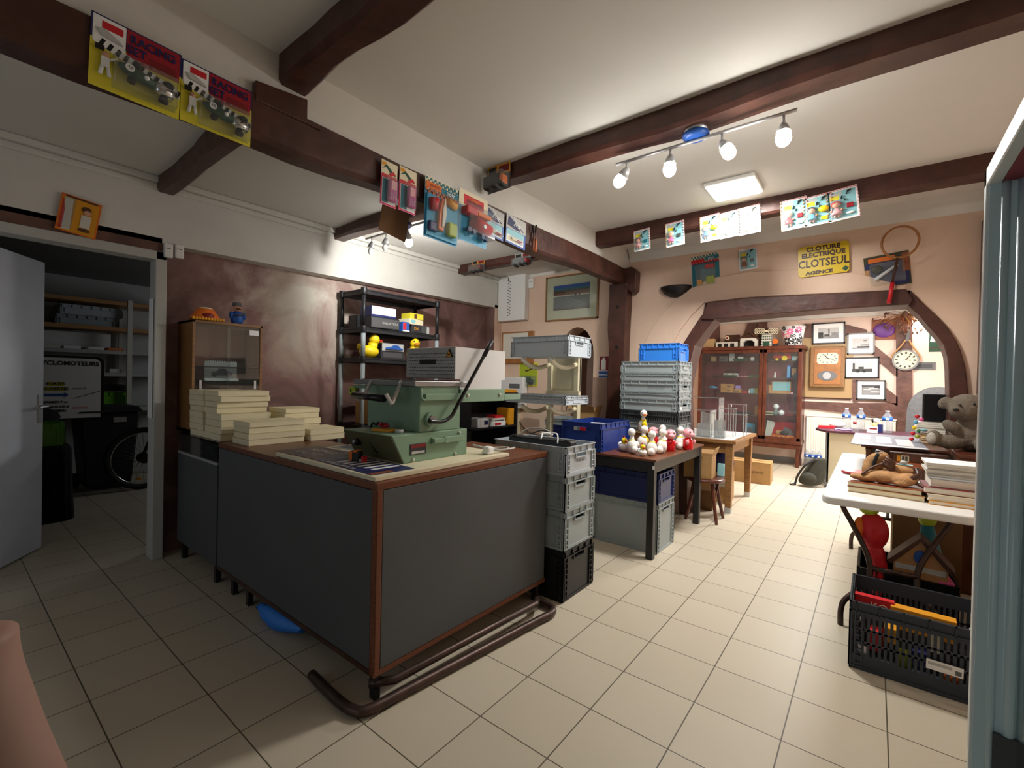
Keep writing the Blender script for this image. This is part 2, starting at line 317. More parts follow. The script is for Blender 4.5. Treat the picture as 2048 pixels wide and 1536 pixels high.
# left side: recessed brown wall under a white soffit, doorway to the storeroom
XB = -3.07
b = MB(); b.box(XB-.1, -2.36, 0, XB, 1.47, 2.6, 'mottled'); struct(b, 'wall_left')
b = MB(); b.prism([(1.47, 0), (1.64, 0), (1.64, 2.45), (1.47, 2.45)], XB, XL, 'peach', 'yz'); b.box(XB, 1.462, 0, XL-.001, 1.47, 2.45, 'mottled'); struct(b, 'wall_left_pier')
b = MB(); b.prism([(-3.6, 2.37), (-2.3, 2.365), (1.64, 2.415), (1.64, ZL), (-3.6, ZL)], XB-.15, XL, 'plaster', 'yz'); struct(b, 'trim_soffit')
b = MB(); b.box(XL, -6.6, ZL-.045, XL+.05, 1.62, ZL, 'plaster'); b.box(XL, -6.6, ZL-.09, XL+.02, 1.62, ZL-.045, 'plaster'); struct(b, 'trim_soffit_cornice', bevel=.01)
b = MB(); b.box(XL-.06, -6.6, 0, XL, -3.52, ZL, 'plaster'); b.box(XL-.12, -3.52, 2.27, XL, -2.36, 2.40, 'beam_far'); struct(b, 'wall_left_front')
b = MB(); b.box(XL-.13, -2.40, 0, XL+.012, -2.33, 2.30, 'jamb'); b.box(XL-.13, -3.52, 2.235, XL+.012, -2.33, 2.30, 'jamb'); b.box(XL-.13, -3.52, 0, XL+.012, -3.46, 2.30, 'jamb'); struct(b, 'door_frame', bevel=.006)
b = MB(); b.box(XL-.1, -2.41, 1.06, XL-.01, -2.404, 1.95, 'white'); struct(b, 'trim_door_seal')
# right and front walls
b = MB(); b.box(XR, -6.6, 0, XR+.1, YW+.3, ZR+.1, 'peach'); struct(b, 'wall_right')
b = MB(); b.box(1.885, YW-.12, 0, 2.05, YW, 2.72, 'beam_far'); struct(b, 'trim_corner_post', bevel=.015)
b = MB(); b.box(XL-.2, -6.7, 0, -2.3, -6.6, ZR, 'plaster'); b.box(.5, -6.7, 0, XR+.1, -6.6, ZR, 'plaster'); b.box(-2.3, -6.7, 0, .5, -6.6, .6, 'plaster'); b.box(-2.3, -6.7, 2.4, .5, -6.6, ZR, 'plaster'); struct(b, 'wall_front')
# beams
def beam(name, p0, p1, w, h, amp=.012, seg=22, m='beam', seed=1, dirn='x'):
    """rough squared timber from p0 to p1 (centre line of its top face), sagging and chamfered unevenly"""
    rnd = random.Random(seed); p0 = Vector(p0); p1 = Vector(p1); t = (p1-p0).normalized(); s = t.cross(Vector((0, 0, 1))).normalized(); rg = []
    ph = [rnd.random()*6 for _ in range(6)]
    for i in range(seg+1):
        f = i/seg; c = p0.lerp(p1, f); q = f*(p1-p0).length
        a = amp*(math.sin(q*2.1+ph[0])+.5*math.sin(q*5.3+ph[1]))+rnd.uniform(-1, 1)*amp*.3; e = amp*(math.sin(q*1.7+ph[2])+.5*math.sin(q*4.1+ph[3]))+rnd.uniform(-1, 1)*amp*.3
        d = amp*(math.sin(q*2.6+ph[4])+.6*math.sin(q*6+ph[5]))
        W0, W1, H = w/2+a, w/2+e, h+d; ch = .016+abs(a)*.7
        prof = [(-W0, 0), (-W0, -H+ch), (-W0+ch, -H), (W1-ch, -H), (W1, -H+ch), (W1, 0)]
        rg.append([c+s*x+Vector((0, 0, z)) for x, z in prof])
    b = MB(); b.rings(rg, m, True, False); o = b.build(name); o['kind'] = 'structure'; return o
beam('trim_long_beam', (-1.075, -6.6, 2.665), (-1.075, 1.60, 2.705), .15, .185, .012, 40, seed=3)
beam('trim_beam_a', (-1.02, -.82, ZR+.005), (XR, -.82, ZR+.005), .17, .115, .010, 26, seed=5)
beam('trim_beam_b', (-1.02, .86, ZR+.005), (XR, .86, ZR+.005), .14, .145, .004, 20, seed=8)
beam('trim_beam_c', (-1.02, -2.335, ZR+.005), (XR, -2.32, ZR+.005), .15, .145, .014, 20, seed=11)
for nm, yy, h, sd in (('trim_beam_d', -2.345, .11, 21), ('trim_beam_e', -.93, .115, 22), ('trim_beam_f', .79, .09, 23)):
    beam(nm, (-1.13, yy, ZL+.005), (XL+.005, yy, ZL+.005), .13, h, .012, 14, seed=sd)
b = MB(); b.prism([(-2.52, 2.745), (-2.275, 2.775), (-2.275, 2.665), (-2.20, 2.655), (-2.52, 2.655)], -1.1, -.985, 'beam', 'yz'); struct(b, 'trim_corbel', bevel=.008)
beam('trim_post', (-1.08, YW-.13, 0), (-1.08, YW-.129, .01), .1, .1, 0, 1, seed=2).hide_render = False
bpy.data.objects.remove(bpy.data.objects['trim_post'])
rg = []
for i in range(25):
    z = 2.54*i/24; a = .008*math.sin(z*5)+.006*math.sin(z*11+1)
    x0_, x1_ = -1.185+a, -.975-.008*math.sin(z*4+1); rg.append([(x0_, YW-.16, z), (x1_, YW-.16, z), (x1_, YW-.005, z), (x0_, YW-.005, z)])
b = MB(); b.rings(rg, 'beam', True, False)
for z in (1.81, 2.27): b.cyl((-1.075, YW-.163, z), (-1.075, YW-.15, z), .022, 'black', 10)
struct(b, 'trim_post', bevel=.012)
b = MB(); b.prism([(-1.04, 2.70), (-.93, 2.72), (-.865, 2.66), (-.87, 2.45), (-.915, 2.41), (-.985, 2.47)], YW-.14, YW-.02, 'beam'); struct(b, 'trim_post_head', bevel=.012)
# ------------------------------------------------------------------ far room
YF = 6.25; ZF = 2.66
b = MB(); b.box(-2.6, YF, 0, 3.3, YF+.1, ZF, 'peach_far'); struct(b, 'wall_far')
b = MB(); b.box(-2.6, 1.9, 0, -2.5, YF, ZF, 'peach_far'); struct(b, 'wall_far_left')
b = MB(); b.box(3.0, 1.9, 0, 3.1, YF, ZF, 'peach_far'); struct(b, 'wall_far_right')
b = MB(); b.box(-2.6, 1.9, ZF, 3.1, YF+.1, ZF+.1, 'ceiling'); b.box(-2.5, YF-.06, ZF-.07, 3.0, YF, ZF, 'plaster'); struct(b, 'ceiling_far')
b = MB()
def timber(pts, m='beam_far'):
    P = [(at(u, v, 1, YF).x, at(u, v, 1, YF).z) for u, v in pts]; b.prism(P, YF-.05, YF+.02, m)
timber([(1792, 606), (1824, 606), (1824, 880), (1792, 880)])
timber([(1606, 802), (1700, 806), (1792, 806), (1792, 838), (1606, 815)])
timber([(1610, 648), (1694, 650), (1734, 660), (1734, 672), (1692, 670), (1610, 676)])
timber([(1748, 690), (1795, 728), (1795, 755), (1748, 715)])
timber([(1768, 772), (1795, 794), (1795, 812), (1768, 800)])
timber([(1705, 760), (1716, 760), (1716, 803), (1705, 803)])
timber([(1420, 640), (1440, 640), (1440, 700), (1420, 700)]); timber([(1516, 625), (1535, 625), (1535, 690), (1516, 690)]); timber([(1500, 640), (1518, 640), (1500, 690), (1480, 690)])
struct(b, 'trim_far_timbers')
b = MB(); b.box(-.9, YF-.02, 0, .28, YF, .11, 'grey'); struct(b, 'baseboard_far')
# ------------------------------------------------------------------ storeroom through the left door
b = MB(); b.box(-7.05, -6.0, 0, -6.95, .9, 2.7, 'lgrey'); struct(b, 'wall_store_back')
b = MB(); b.box(-7.05, .9, 0, XB-.1, 1.0, 2.7, 'lgrey'); b.box(-7.05, -6.1, 0, XL-.1, -6.0, 2.7, 'lgrey'); struct(b, 'wall_store_sides')
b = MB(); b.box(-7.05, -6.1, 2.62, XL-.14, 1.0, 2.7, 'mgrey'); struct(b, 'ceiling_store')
# ================================================================== lamps
def lamp_head(root, p, d, lit=True, L=.05):
    """spot head hanging from the rail at p, shining along d"""
    h = MB(); q = Vector(p); d = Vector(d).normalized(); k = q+Vector((0, 0, -L))
    h.cyl(q, k, .007, 'metal', 8); h.ell(k, .012, 'metal', 10, 6)
    h.tube([k-d*.012, k+d*.012, k+d*.045], .02, 'metal', 14, radii=[.012, .024, .034])
    o = h.build('lamp_head', root)
    c = k+d*.075; bm = MB(); m = 'bulb' if lit else 'bulb_off'
    rot = d.to_track_quat('Z', 'Y').to_matrix(); bm.ell(c, (.036, .036, .042) if lit else (.024, .024, .03), m, 12, 8, rot=rot)
    bm.build('bulb', o); return c
t = thing('spotlight_rail', 'silver rail with four glowing globe spotlights under the right ceiling beam', 'ceiling lamp', (0, 0, 0))
b = MB(); b.lathe([(.062, 0), (.062, -.028)], 'metal', 20, (.447, -.80, 2.83)); b.lathe([(.062, -.028), (.070, -.034), (.070, -.05), (.05, -.062)], 'blue', 20, (.447, -.80, 2.83)); b.build('ceiling_rose', t)
b = MB(); b.cyl((-.03, -.80, 2.755), (.93, -.80, 2.765), .009, 'metal', 10); b.build('rail', t)
for x, d in ((.04, (-.6, 0, -.8)), (.306, (0, -.1, -1)), (.585, (.45, -.1, -.8)), (.872, (.05, -.2, -1))): lamp_head(t, (x, -.80, 2.757), d)
t = thing('spotlight_rail', 'small silver spotlight rail under the left ceiling beam with only one bulb lit', 'ceiling lamp')
b = MB(); b.lathe([(.055, 0), (.06, -.02), (.045, -.035)], 'navy', 18, (-1.92, -.92, 2.722)); b.build('ceiling_rose', t)
b = MB(); b.cyl((-2.40, -.98, 2.655), (-1.62, -.95, 2.67), .009, 'metal', 10); b.build('rail', t)
for x, lit in ((-2.33, False), (-2.12, False), (-1.83, True)): lamp_head(t, (x, -.965, 2.66), (-.1, -.1, -1) if not lit else (-.3, .4, -.85), lit)
spot_lamp('rail_spot', (-1.885, -.89, 2.47), (-2.94, .1, 2.32), 50, 2.3)
t = thing('ceiling_panel', 'square glowing white light panel on the ceiling above the doll cards', 'ceiling light', (.375, .40, ZR))
b = MB(); b.box(-.18, -.18, -.03, .18, .18, 0, 'white_plastic'); b.build('housing', t, bevel=.012)
b = MB(); b.box(-.165, -.165, -.04, .165, .165, -.03, 'panel'); b.build('diffuser', t, bevel=.004)
t = thing('ceiling_panel', 'white ceiling light panel in the far room beyond the arch', 'ceiling light', (.9, 4.4, ZF))
b = MB(); b.box(-.32, -.32, -.03, .32, .32, 0, 'white_plastic'); b.build('housing', t, bevel=.01)
b = MB(); b.box(-.3, -.3, -.038, .3, .3, -.03, 'panel'); b.build('diffuser', t)
# ================================================================== carded toys
R90 = PI/2
def card(name, label, w, h, base, prints=(), loc=(0, 0, 0), rz=0, group=None, tilt=0, cat='carded toy', lean=0, pts=()):
    """printed backing card; local x right, z up, face towards -y; prints are fractions of the card"""
    e = Euler((lean, tilt, 0)).to_matrix().to_4x4(); mw = Matrix.Rotation(rz, 4, 'Z') @ e
    t = thing(name, label, cat, loc, group=group, rot=mw.to_euler())
    b = MB(); b.box(-w/2, -.002, -h/2, w/2, 0, h/2, base); k = 0
    for x0, z0, x1, z1, m in prints:
        k += 1; b.box(-w/2+w*x0, -.002-.0004*k, -h/2+h*z0, -w/2+w*x1, -.002, -h/2+h*z1, m)
    for p, m in pts:
        k += 1; b.prism([(-w/2+w*x, -h/2+h*z) for x, z in p], -.002-.0004*k, -.002, m)
    b.build('backing_card', t); return t
def blister(t, x0, z0, x1, z1, d, m='blister'):
    b = MB(); c = .006
    b.hexa([(x0, -.003, z0), (x1, -.003, z0), (x1-c, -d, z0+c), (x0+c, -d, z0+c)], [(x0, -.003, z1), (x1, -.003, z1), (x1-c, -d, z1-c), (x0+c, -d, z1-c)], m); return b.build('blister', t, bevel=.004)
def check(x0, z0, x1, z1, nx, nz, m):
    return [(x0+(x1-x0)*i/nx, z0+(z1-z0)*j/nz, x0+(x1-x0)*(i+1)/nx, z0+(z1-z0)*(j+1)/nz, m) for i in range(nx) for j in range(nz) if (i+j) % 2]
def racing_card(label, loc, w, h, tilt):
    pr = [(0, 0, 1, .66, 'lemon'), (.02, .62, .36, .98, 'white'), (.37, .55, .98, .98, 'crimson'), (.11, .83, .33, .93, 'red'), (.62, .58, .94, .72, 'dred')]
    st = [([(.03, .60), (.99, .30), (.99, .42), (.03, .72)], 'white')]+[([(.08+.085*i, .59-.0265*i), (.12+.085*i, .575-.0265*i), (.155+.085*i, .67-.0265*i), (.115+.085*i, .685-.0265*i)], 'black') for i in range(11)]
    st += [([(.06, .80), (.14, .82), (.30, .73), (.33, .69), (.10, .72)], 'lgrey')]
    t = card('racing_set_card', label, w, h, 'navy', pr, loc, R90, 'racing set cards on the long beam', tilt, pts=st)
    text('RACING', .044, t, (.045, -.006, .40*h-.012), 'navy', sx=.88, off=.0008); text('SET', .044, t, (-.005, -.006, .40*h-.052), 'navy', sx=.88, off=.0008)
    c = MB(); cx, cz = .02, -.045; tr = Matrix.Translation((cx, -.026, cz)) @ Matrix.Rotation(.22, 4, 'Y')
    c.tube([(-.085, 0, 0), (-.06, 0, 0), (-.02, 0, 0), (.03, 0, 0)], .02, 'dgreen', 12, radii=[.006, .018, .021, .016], X=tr)
    c.tube([(.03, 0, 0), (.05, -.002, 0), (.092, -.002, 0)], .02, 'chrome', 12, radii=[.016, .024, .021], X=tr)
    c.cyl((-.052, -.0205, 0), (-.052, -.0215, 0), .014, 'white', 16, X=tr); c.ell((.0, -.02, 0), .009, 'white', 8, 6, X=tr)
    c.build('toy_car', t)
    for x, r in ((-.035, .013), (.068, .016)):
        for z in (-.034, .034): q = MB(); q.cyl((x, 0, z-.007), (x, 0, z+.007), r, 'rubber', 14, X=tr); q.build('wheel', t)
    text('10', .016, t, (cx-.050, -.049, cz+.012), 'black', rot=(PI/2, .22, 0))
    f = MB(); fx, fz = -.095, -.01; f.ell((fx, -.012, fz), .011, 'skin', 8, 6); f.box(fx-.012, -.018, fz-.045, fx+.012, -.008, fz-.01, 'white'); f.cyl((fx-.008, -.013, fz-.045), (fx-.013, -.013, fz-.075), .006, 'white', 8); f.cyl((fx+.008, -.013, fz-.045), (fx+.013, -.013, fz-.075), .006, 'white', 8); f.box(fx-.03, -.014, fz+.01, fx-.004, -.012, fz+.03, 'black'); f.cyl((fx+.01, -.013, fz-.015), (fx+.034, -.013, fz+.004), .004, 'white', 6); f.build('flag_man_figure', t)
    blister(t, -.075, -.115, .125, .012, .05); return t
racing_card('larger yellow and red racing car card, leftmost on the long beam', (-.985, -2.945, 2.565), .275, .265, .03)
racing_card('yellow and red racing car card hung nearer the corbel of the long beam', (-.985, -2.672, 2.556), .268, .25, .02)
def phone_card(label, y, z, w, h, tilt):
    t = card('pink_toy_card', label, w, h, 'hotpink', [(0, .68, 1, 1, 'cream'), (.03, .88, .3, .96, 'amber'), (.05, .63, .95, .70, 'red'), (.02, .02, .98, .63, 'red'), (.07, .04, .93, .61, 'white'), (.09, .05, .45, .6, 'teal')],
             (-.985, y, z), R90, 'pink toy cards on the long beam', tilt, pts=[([(.05, .8), (.3, .92), (.55, .85), (.9, .72), (.6, .74), (.3, .86)], 'dgreen'), ([(.45, .72), (.75, .82), (.9, .75), (.6, .70)], 'red')])
    b = MB(); b.box(-.012, -.028, -.10, .045, -.004, .025, 'magenta'); b.build('toy_telephone', t, bevel=.008); b = MB(); b.box(-.002, -.031, -.035, .036, -.028, .018, 'pink'); b.build('toy_window', t, bevel=.003)
    b = MB(); [b.ell((.003+.014*i, -.0285, -.055-.014*j), .004, 'white', 8, 6) for i in range(3) for j in range(3)]; b.build('button_pad', t)
    blister(t, -.045, -.115, .052, .035, .036)
phone_card('pink carded toy hung on the long beam, left of a matching pair', -1.785, 2.525, .112, .255, .03)
phone_card('pink carded toy hung on the long beam, right of a matching pair', -1.648, 2.532, .128, .262, .02)
b = card('kraft_card', 'plain brown cardboard sheet hanging below the long beam behind the pink toys', .21, .20, 'cardboard_dark', (), (-1.17, -1.60, 2.40), R90, tilt=.15, cat='card')
# sand toy card and tanker card
t = card('sand_toy_card', 'large blue carded sand toy set with checkered header on the long beam', .288, .385, 'sky', [(0, .80, 1, 1, 'cream')]+check(.02, .91, .98, .98, 16, 2, 'teal')+[(.02, .81, .46, .91, 'orange'), (.46, .79, .98, .895, 'teal')]+check(.02, .72, .98, .80, 16, 2, 'orange')+[(.03, .03, .97, .71, 'cyan')], (-.98, -1.376, 2.485), R90, tilt=.02)
text('poly', .042, t, (.062, -.016, .132), 'white', shear=.2); text('JOUETS', .024, t, (-.075, -.016, .135), 'dred')
b = MB(); b.tube([(-.09, -.03, .05), (-.09, -.03, -.02)], .03, 'red', 14, radii=[.034, .026]); b.build('toy_bucket', t)
b = MB(); b.prism([(-.06, -.13), (-.015, -.14), (.01, -.02), (.0, .08), (-.03, .07), (-.05, -.02)], -.045, -.02, 'orange'); b.prism([(-.035, -.12), (-.01, -.10), (.005, -.02), (-.012, .085), (-.03, .0)], -.052, -.045, 'offwhite'); b.build('toy_shovel', t, bevel=.004)
b = MB(); b.cyl((.02, -.03, .075), (.10, -.03, .055), .024, 'amber', 14); b.build('toy_roller', t)
b = MB(); b.box(.03, -.05, -.15, .105, -.006, -.06, 'lime'); b.build('toy_mould', t, bevel=.01)
b = MB(); b.box(-.125, -.035, -.155, -.05, -.006, -.09, 'navy'); b.build('toy_tray', t, bevel=.01)
blister(t, -.132, -.16, .13, .10, .06)
t = card('tanker_card', 'blue carded red tanker lorry toy hanging on the long beam', .292, .35, 'sky', [(0, .68, 1, 1, 'cream'), (.16, .72, .86, .92, 'red'), (.25, .76, .8, .84, 'dred'), (.02, .02, .98, .66, 'cyan')], (-.98, -1.075, 2.525), R90, tilt=.02)
text('TANKER', .026, t, (.0, -.007, .123), 'amber')
b = MB(); b.tube([(-.04, -.045, -.035), (.12, -.045, -.06)], .042, 'red', 18); b.build('tank', t); b = MB(); b.box(-.13, -.07, .0, -.02, -.008, .05, 'red'); b.box(-.02, -.07, .01, .12, -.01, .04, 'orange'); b.build('cab', t, bevel=.008)
b = MB(); b.cyl((.03, -.092, -.06), (.03, -.087, -.06), .014, 'white', 14); b.build('hatch', t)
for x, z in ((-.08, -.10), (-.03, -.105), (.06, -.115), (.10, -.12)): q = MB(); q.cyl((x, -.05, z), (x, -.02, z), .018, 'navy', 12); q.build('wheel', t)
blister(t, -.14, -.135, .142, .06, .095)
for i, (y, z, w, h, lab) in enumerate(((-.835, 2.562, .2, .21, 'blue and white carded penknife beside the red tanker toy'), (-.582, 2.567, .25, .222, 'blue and white carded penknife nearest the pliers on the long beam'))):
    t = card('penknife_card', lab, w, h, 'lgrey', [(0, 0, 1, .52, 'blue'), (.03, .06, .9, .48, 'white'), (.06, .3, .88, .5, 'aqua'), (.08, .12, .62, .24, 'cream')], (-.982, y, z), R90, 'penknife cards on the long beam', .05, pts=[([(.06, .62), (.1, .94), (.9, .6), (.5, .56)], 'navy'), ([(.3, .98), (.34, .98), (.8, .56), (.76, .56)], 'white')])
    text('golf', .05, t, (.0, -.008, .05), 'white', rot=(PI/2, .35, 0), shear=.3)
    b = MB(); b.box(-.06, -.014, -.072, .03, -.004, -.06, 'cream'); b.build('knife_blade', t); b = MB(); b.box(.0, -.016, -.076, .07, -.004, -.062, 'crimson'); b.build('knife_handle', t, bevel=.004); blister(t, -.08, -.088, .085, -.048, .024)
t = thing('pliers', 'pliers with orange handles hanging from a nail at the end of the card row', 'pliers', (-.985, -.345, 2.59), R90)
b = MB(); b.tube([(-.03, -.01, .09), (-.014, -.012, .04), (0, -.012, .01), (.01, -.012, -.03)], .008, 'dark_metal', 8); b.tube([(.02, -.014, .10), (.012, -.014, .04), (0, -.014, .01)], .008, 'dark_metal', 8); b.ell((0, -.013, .015), (.014, .008, .014), 'dark_metal'); b.build('jaws', t)
for x in (-.016, .02): b = MB(); b.tube(smooth_pts([(x*.3, -.012, 0), (x, -.013, -.05), (x*.9, -.013, -.12)], 4), .008, 'orange' if x > 0 else 'rust', 8); b.build('handle', t)
# toy bus in a clear bubble on the end of beam A, two carded cars on the left rear beam
def car_card(label, p, rz, w, h, body, cab, header='amber', group=None, tilt=0):
    t = card('car_card', label, w, h, 'dgrey', [(0, .6, 1, 1, header), (.05, .7, .4, .95, 'black'), (.5, .68, .95, .92, 'dred')], p, rz, group, tilt)
    b = MB(); b.box(-w*.42, -.075, -h*.40, w*.28, -.012, .0, body); b.build('toy_body', t, bevel=.008); b = MB(); b.box(w*.28, -.07, -h*.40, w*.44, -.014, -h*.08, cab); b.build('toy_cab', t, bevel=.006)
    for x in (-w*.28, w*.05, w*.34): q = MB(); q.cyl((x, -.08, -h*.42), (x, -.01, -h*.42), .02, 'rubber', 12); q.build('wheel', t)
    blister(t, -w*.48, -h*.5, w*.48, h*.08, .09)
p0 = at(998, 356, 1, -.915); car_card('toy lorry with orange cab in clear bubble at the left end of the right beam', p0, 0, .21, .19, 'charcoal', 'orange', tilt=-.02)
p0 = at(957, 532, 1, .70); car_card('carded toy with yellow header pinned on the rear left beam', p0, 0, .20, .16, 'brown', 'dred', tilt=-.03)
p0 = at(1046, 519, 1, .70); car_card('dull carded toy car pinned on the rear left beam close to the long beam', p0, 0, .23, .15, 'mgrey', 'red', 'lgrey', tilt=-.03)
# doll cards
DG = 'light blue doll cards'
def doll_card(label, u, v, w, h, Y, hair, dress, skinm='skin', acc=None, tilt=-.06, overlit=False):
    p = at(u, v, 1, Y); n = 9
    pts = []
    for i in range(n):
        f = i/n; pts += [([(f, .96), (f+.05, .96), (f+.08, 1), (f+.03, 1)], 'pink'), ([(0, f), (.04, f+.03), (.04, f+.07), (0, f+.04)], 'tan'), ([(.96, f+.03), (1, f), (1, f+.04), (.96, f+.07)], 'pink')]
    pts += [([(.62, .78), (.66, .78), (.66, .88), (.8, .92), (.8, .88), (.7, .85)], 'black'), ([(.56, .58), (.60, .60), (.58, .66)], 'black'), ([(.45, .66), (.49, .66), (.52, .76), (.48, .75)], 'black')]
    t = card('doll_card', label, w, h, 'white', [(.07, .06, .93, .93, 'offwhite' if overlit else 'aqua'), (.12, .66, .42, .82, 'lemon'), (.1, .8, .5, .9, 'lgrey')], p, 0, DG, tilt, pts=pts)  # overlit card: glare is painted in as a pale panel
    b = MB(); x = -w*.2; b.ell((x, -.02, -h*.02), (w*.13, .016, h*.095), skinm, 12, 8); b.ell((x, -.014, h*.02), (w*.17, .018, h*.10), hair, 12, 8); b.build('head', t)
    b = MB(); b.lathe([(w*.18, 0), (w*.15, h*.08), (w*.06, h*.2)], dress, 12, (x, -.014, -h*.31), sy=.6); [b.ell((x+k*w*.17, -.014, -h*.18), (w*.05, .01, h*.035), skinm, 8, 6) for k in (-1, 1)]; b.build('dress', t)
    b = MB(); [b.cyl((x+k*w*.06, -.012, -h*.31), (x+k*w*.06, -.012, -h*.40), w*.035, skinm, 8) for k in (-1, 1)]; b.build('doll_legs', t)
    if acc == 'ball': b = MB(); b.ell((w*.22, -.018, -h*.02), (w*.19, .02, h*.10), 'toyyellow'); b.build('balloon', t); b = MB(); b.box(w*.12, -.01, -h*.36, w*.34, -.003, -h*.25, 'toyyellow'); b.build('accessory', t)
    elif acc: b = MB(); b.box(w*.12, -.016, -h*.16, w*.33, -.003, -h*.02, acc); b.build('accessory', t, bevel=.003); b = MB(); b.ell((w*.22, -.008, -h*.33), (w*.13, .008, h*.04), 'white'); b.build('bonnet', t)
    blister(t, -w*.4, -h*.44, w*.0, h*.14, .042)
doll_card('doll card with pink dress at the far left end of the beam row', 1284, 480, .16, .20, .78, 'dred', 'pink', acc='teal')
doll_card('doll card with pale hair and pink dress, second from the left end of the beam', 1350, 468, .17, .22, .78, 'cream', 'hotpink', acc='dgrey')
doll_card('doll card with blue dress and yellow ball, left one of the middle three', 1420, 456, .163, .225, .78, 'amber', 'blue', acc='ball')
doll_card('doll card with red-faced doll in white, centre of the middle three', 1459, 449, .163, .22, .78, 'brown', 'white', acc='white')
doll_card('doll card washed by painted glare, with brown-haired doll, right one of the middle three', 1499, 440, .165, .23, .78, 'rust', 'white', acc='white', overlit=True)
doll_card('doll card with white-haired doll in red dress, left one of the right three', 1588, 428, .18, .24, .78, 'offwhite', 'red', acc='dred')
doll_card('doll card with black-haired doll in blue and yellow balloon', 1635, 420, .182, .23, .78, 'black', 'sky', acc='ball')
doll_card('doll card with red-haired doll in pink, nearest the right wall', 1685, 408, .195, .235, .78, 'red', 'pink', acc='crimson', tilt=-.1)
doll_card('faded blue doll card pinned on the peach wall below the beam', 1496, 518, .17, .215, YW-.004, 'mgrey', 'rust', acc='mgrey', tilt=-.06)
# ================================================================== things on the end wall
t = card('sand_toy_card', 'teal carded toy set with checkered header pinned on the peach wall above the arch', .275, .36, 'teal', [(0, .79, 1, 1, 'cream')]+check(.0, .9, 1, 1, 18, 2, 'teal')+[(0, .82, .48, .9, 'red'), (.5, .84, 1, .93, 'teal')]+check(0, .76, 1, .82, 18, 2, 'red'), at(1411, 544, 1, YW-.004), 0, tilt=-.07)
text('poly', .035, t, (.065, -.02, .135), 'white', shear=.2)
b = MB(); b.box(.0, -.03, .03, .095, -.003, .07, 'red'); b.build('toy_boat', t, bevel=.01); b = MB(); b.box(.005, -.03, -.13, .09, -.003, -.05, 'lime'); b.build('toy_mould', t, bevel=.012)
b = MB(); b.box(-.085, -.025, -.13, -.035, -.003, -.075, 'amber'); b.cyl((-.06, -.012, -.075), (-.06, -.012, .04), .008, 'mgrey', 8); b.build('toy_shovel', t, bevel=.006); blister(t, -.1, -.15, .11, .085, .04)
p0 = at(1646, 519, 1, YW-.03)
t = thing('enamel_sign', 'yellow metal sign for electric fencing with dark brown lettering', 'sign', p0, rot=(0, -.03, 0))
b = MB(); sw, sh = .385, .28; q = [(-sw/2+.02, -sh/2), (sw/2-.02, -sh/2), (sw/2, -sh/2+.02), (sw/2, sh/2-.02), (sw/2-.02, sh/2), (-sw/2+.02, sh/2), (-sw/2, sh/2-.02), (-sw/2, -sh/2+.02)]
b.prism(q, -.002, .004, 'tin_yellow'); b.build('sign_plate', t); b = MB(); [b.cyl((x, .004, z), (x, .03, z), .005, 'steel', 8) for x in (-.15, .15) for z in (-.1, .1)]; b.build('spacer', t)
mat('sign_brown', '3a1c10', .4)
for s, z, sz, sx_ in (('CLOTURE', .105, .058, 1.0), ('ELECTRIQUE', .052, .058, 1.0), ('CLOTSEUL', -.028, .098, .82), ('AGENCE', -.112, .042, 1.25)): text(s, sz, t, (0 if s != 'AGENCE' else -.03, -.003, z), 'sign_brown', sx=sx_, off=.0025)
b = MB(); b.prism([(.14, -.105), (.165, -.08), (.19, -.105), (.165, -.13)], -.004, -.002, 'dgreen'); b.build('diamond_emblem', t)
t = thing('racket', 'stringless wooden racket with red handle hanging above the arch', 'racket', at(1800, 484, 1, YW-.10), rot=(0, .03, 0))
b = MB(); b.tube([(.118*math.cos(2*PI*k/28), 0, .128*math.sin(2*PI*k/28)) for k in range(28)], .009, 'ply', 8, closed=True); b.build('frame', t); b = MB(); b.cyl((-.01, 0, -.13), (-.03, 0, -.33), .011, 'walnut', 10); b.build('shaft', t); b = MB(); b.cyl((-.03, 0, -.33), (-.045, 0, -.50), .015, 'red', 12); b.build('handle', t)
t = card('boxed_game', 'dark blue carded toy spacecraft with orange header hanging behind the racket', .30, .28, 'olive', [(.03, .03, .97, .78, 'navy'), (.1, .80, .7, .93, 'orange'), (.0, .0, .1, .6, 'tan'), (.84, .4, .99, .95, 'rust')], at(1774, 541, 1, YW-.008), 0, tilt=-.1, lean=0)
b = MB(); b.tube([(-.09, -.03, -.07), (.07, -.03, .03)], .013, 'white', 10, radii=[.014, .01]); b.ell((-.07, -.03, .02), (.04, .02, .035), 'olive'); b.build('toy_rocket', t); blister(t, -.12, -.11, .12, .07, .05)
t = thing('wall_light', 'black half-bowl wall uplighter left of the arch', 'wall lamp', (at(1352, 576, 1, YW).x, YW, 2.44))
b = MB(); rg = []
for k in range(9):
    a = PI*k/8; 
    rg.append([(-.17*math.cos(a)*f, -.13*math.sin(a)*f-.001, z) for f, z in ((1, .02), (.98, 0), (.75, -.05), (.4, -.085), (.05, -.10))])
b.rings(rg, 'black_paint', False, True); b.build('shade', t)
b = MB(); b.box(-.05, -.02, -.07, .05, 0, -.01, 'black_paint'); b.build('wall_bracket', t)
p0 = at(1145, 596, 1, YW)
t = thing('framed_picture', 'framed seascape with wide cream mount and pale wood frame', 'picture', (-1.785, YW, 2.47))
w2, h2 = .385, .29; b = MB(); [b.box(*q, 'oak') for q in ((-w2, -.025, -h2, w2, 0, -h2+.018), (-w2, -.025, h2-.018, w2, 0, h2), (-w2, -.025, -h2, -w2+.018, 0, h2), (w2-.018, -.025, -h2, w2, 0, h2))]; b.build('frame', t)
b = MB(); b.box(-w2+.018, -.012, -h2+.018, w2-.018, 0, h2-.018, 'cream'); b.build('mount', t)
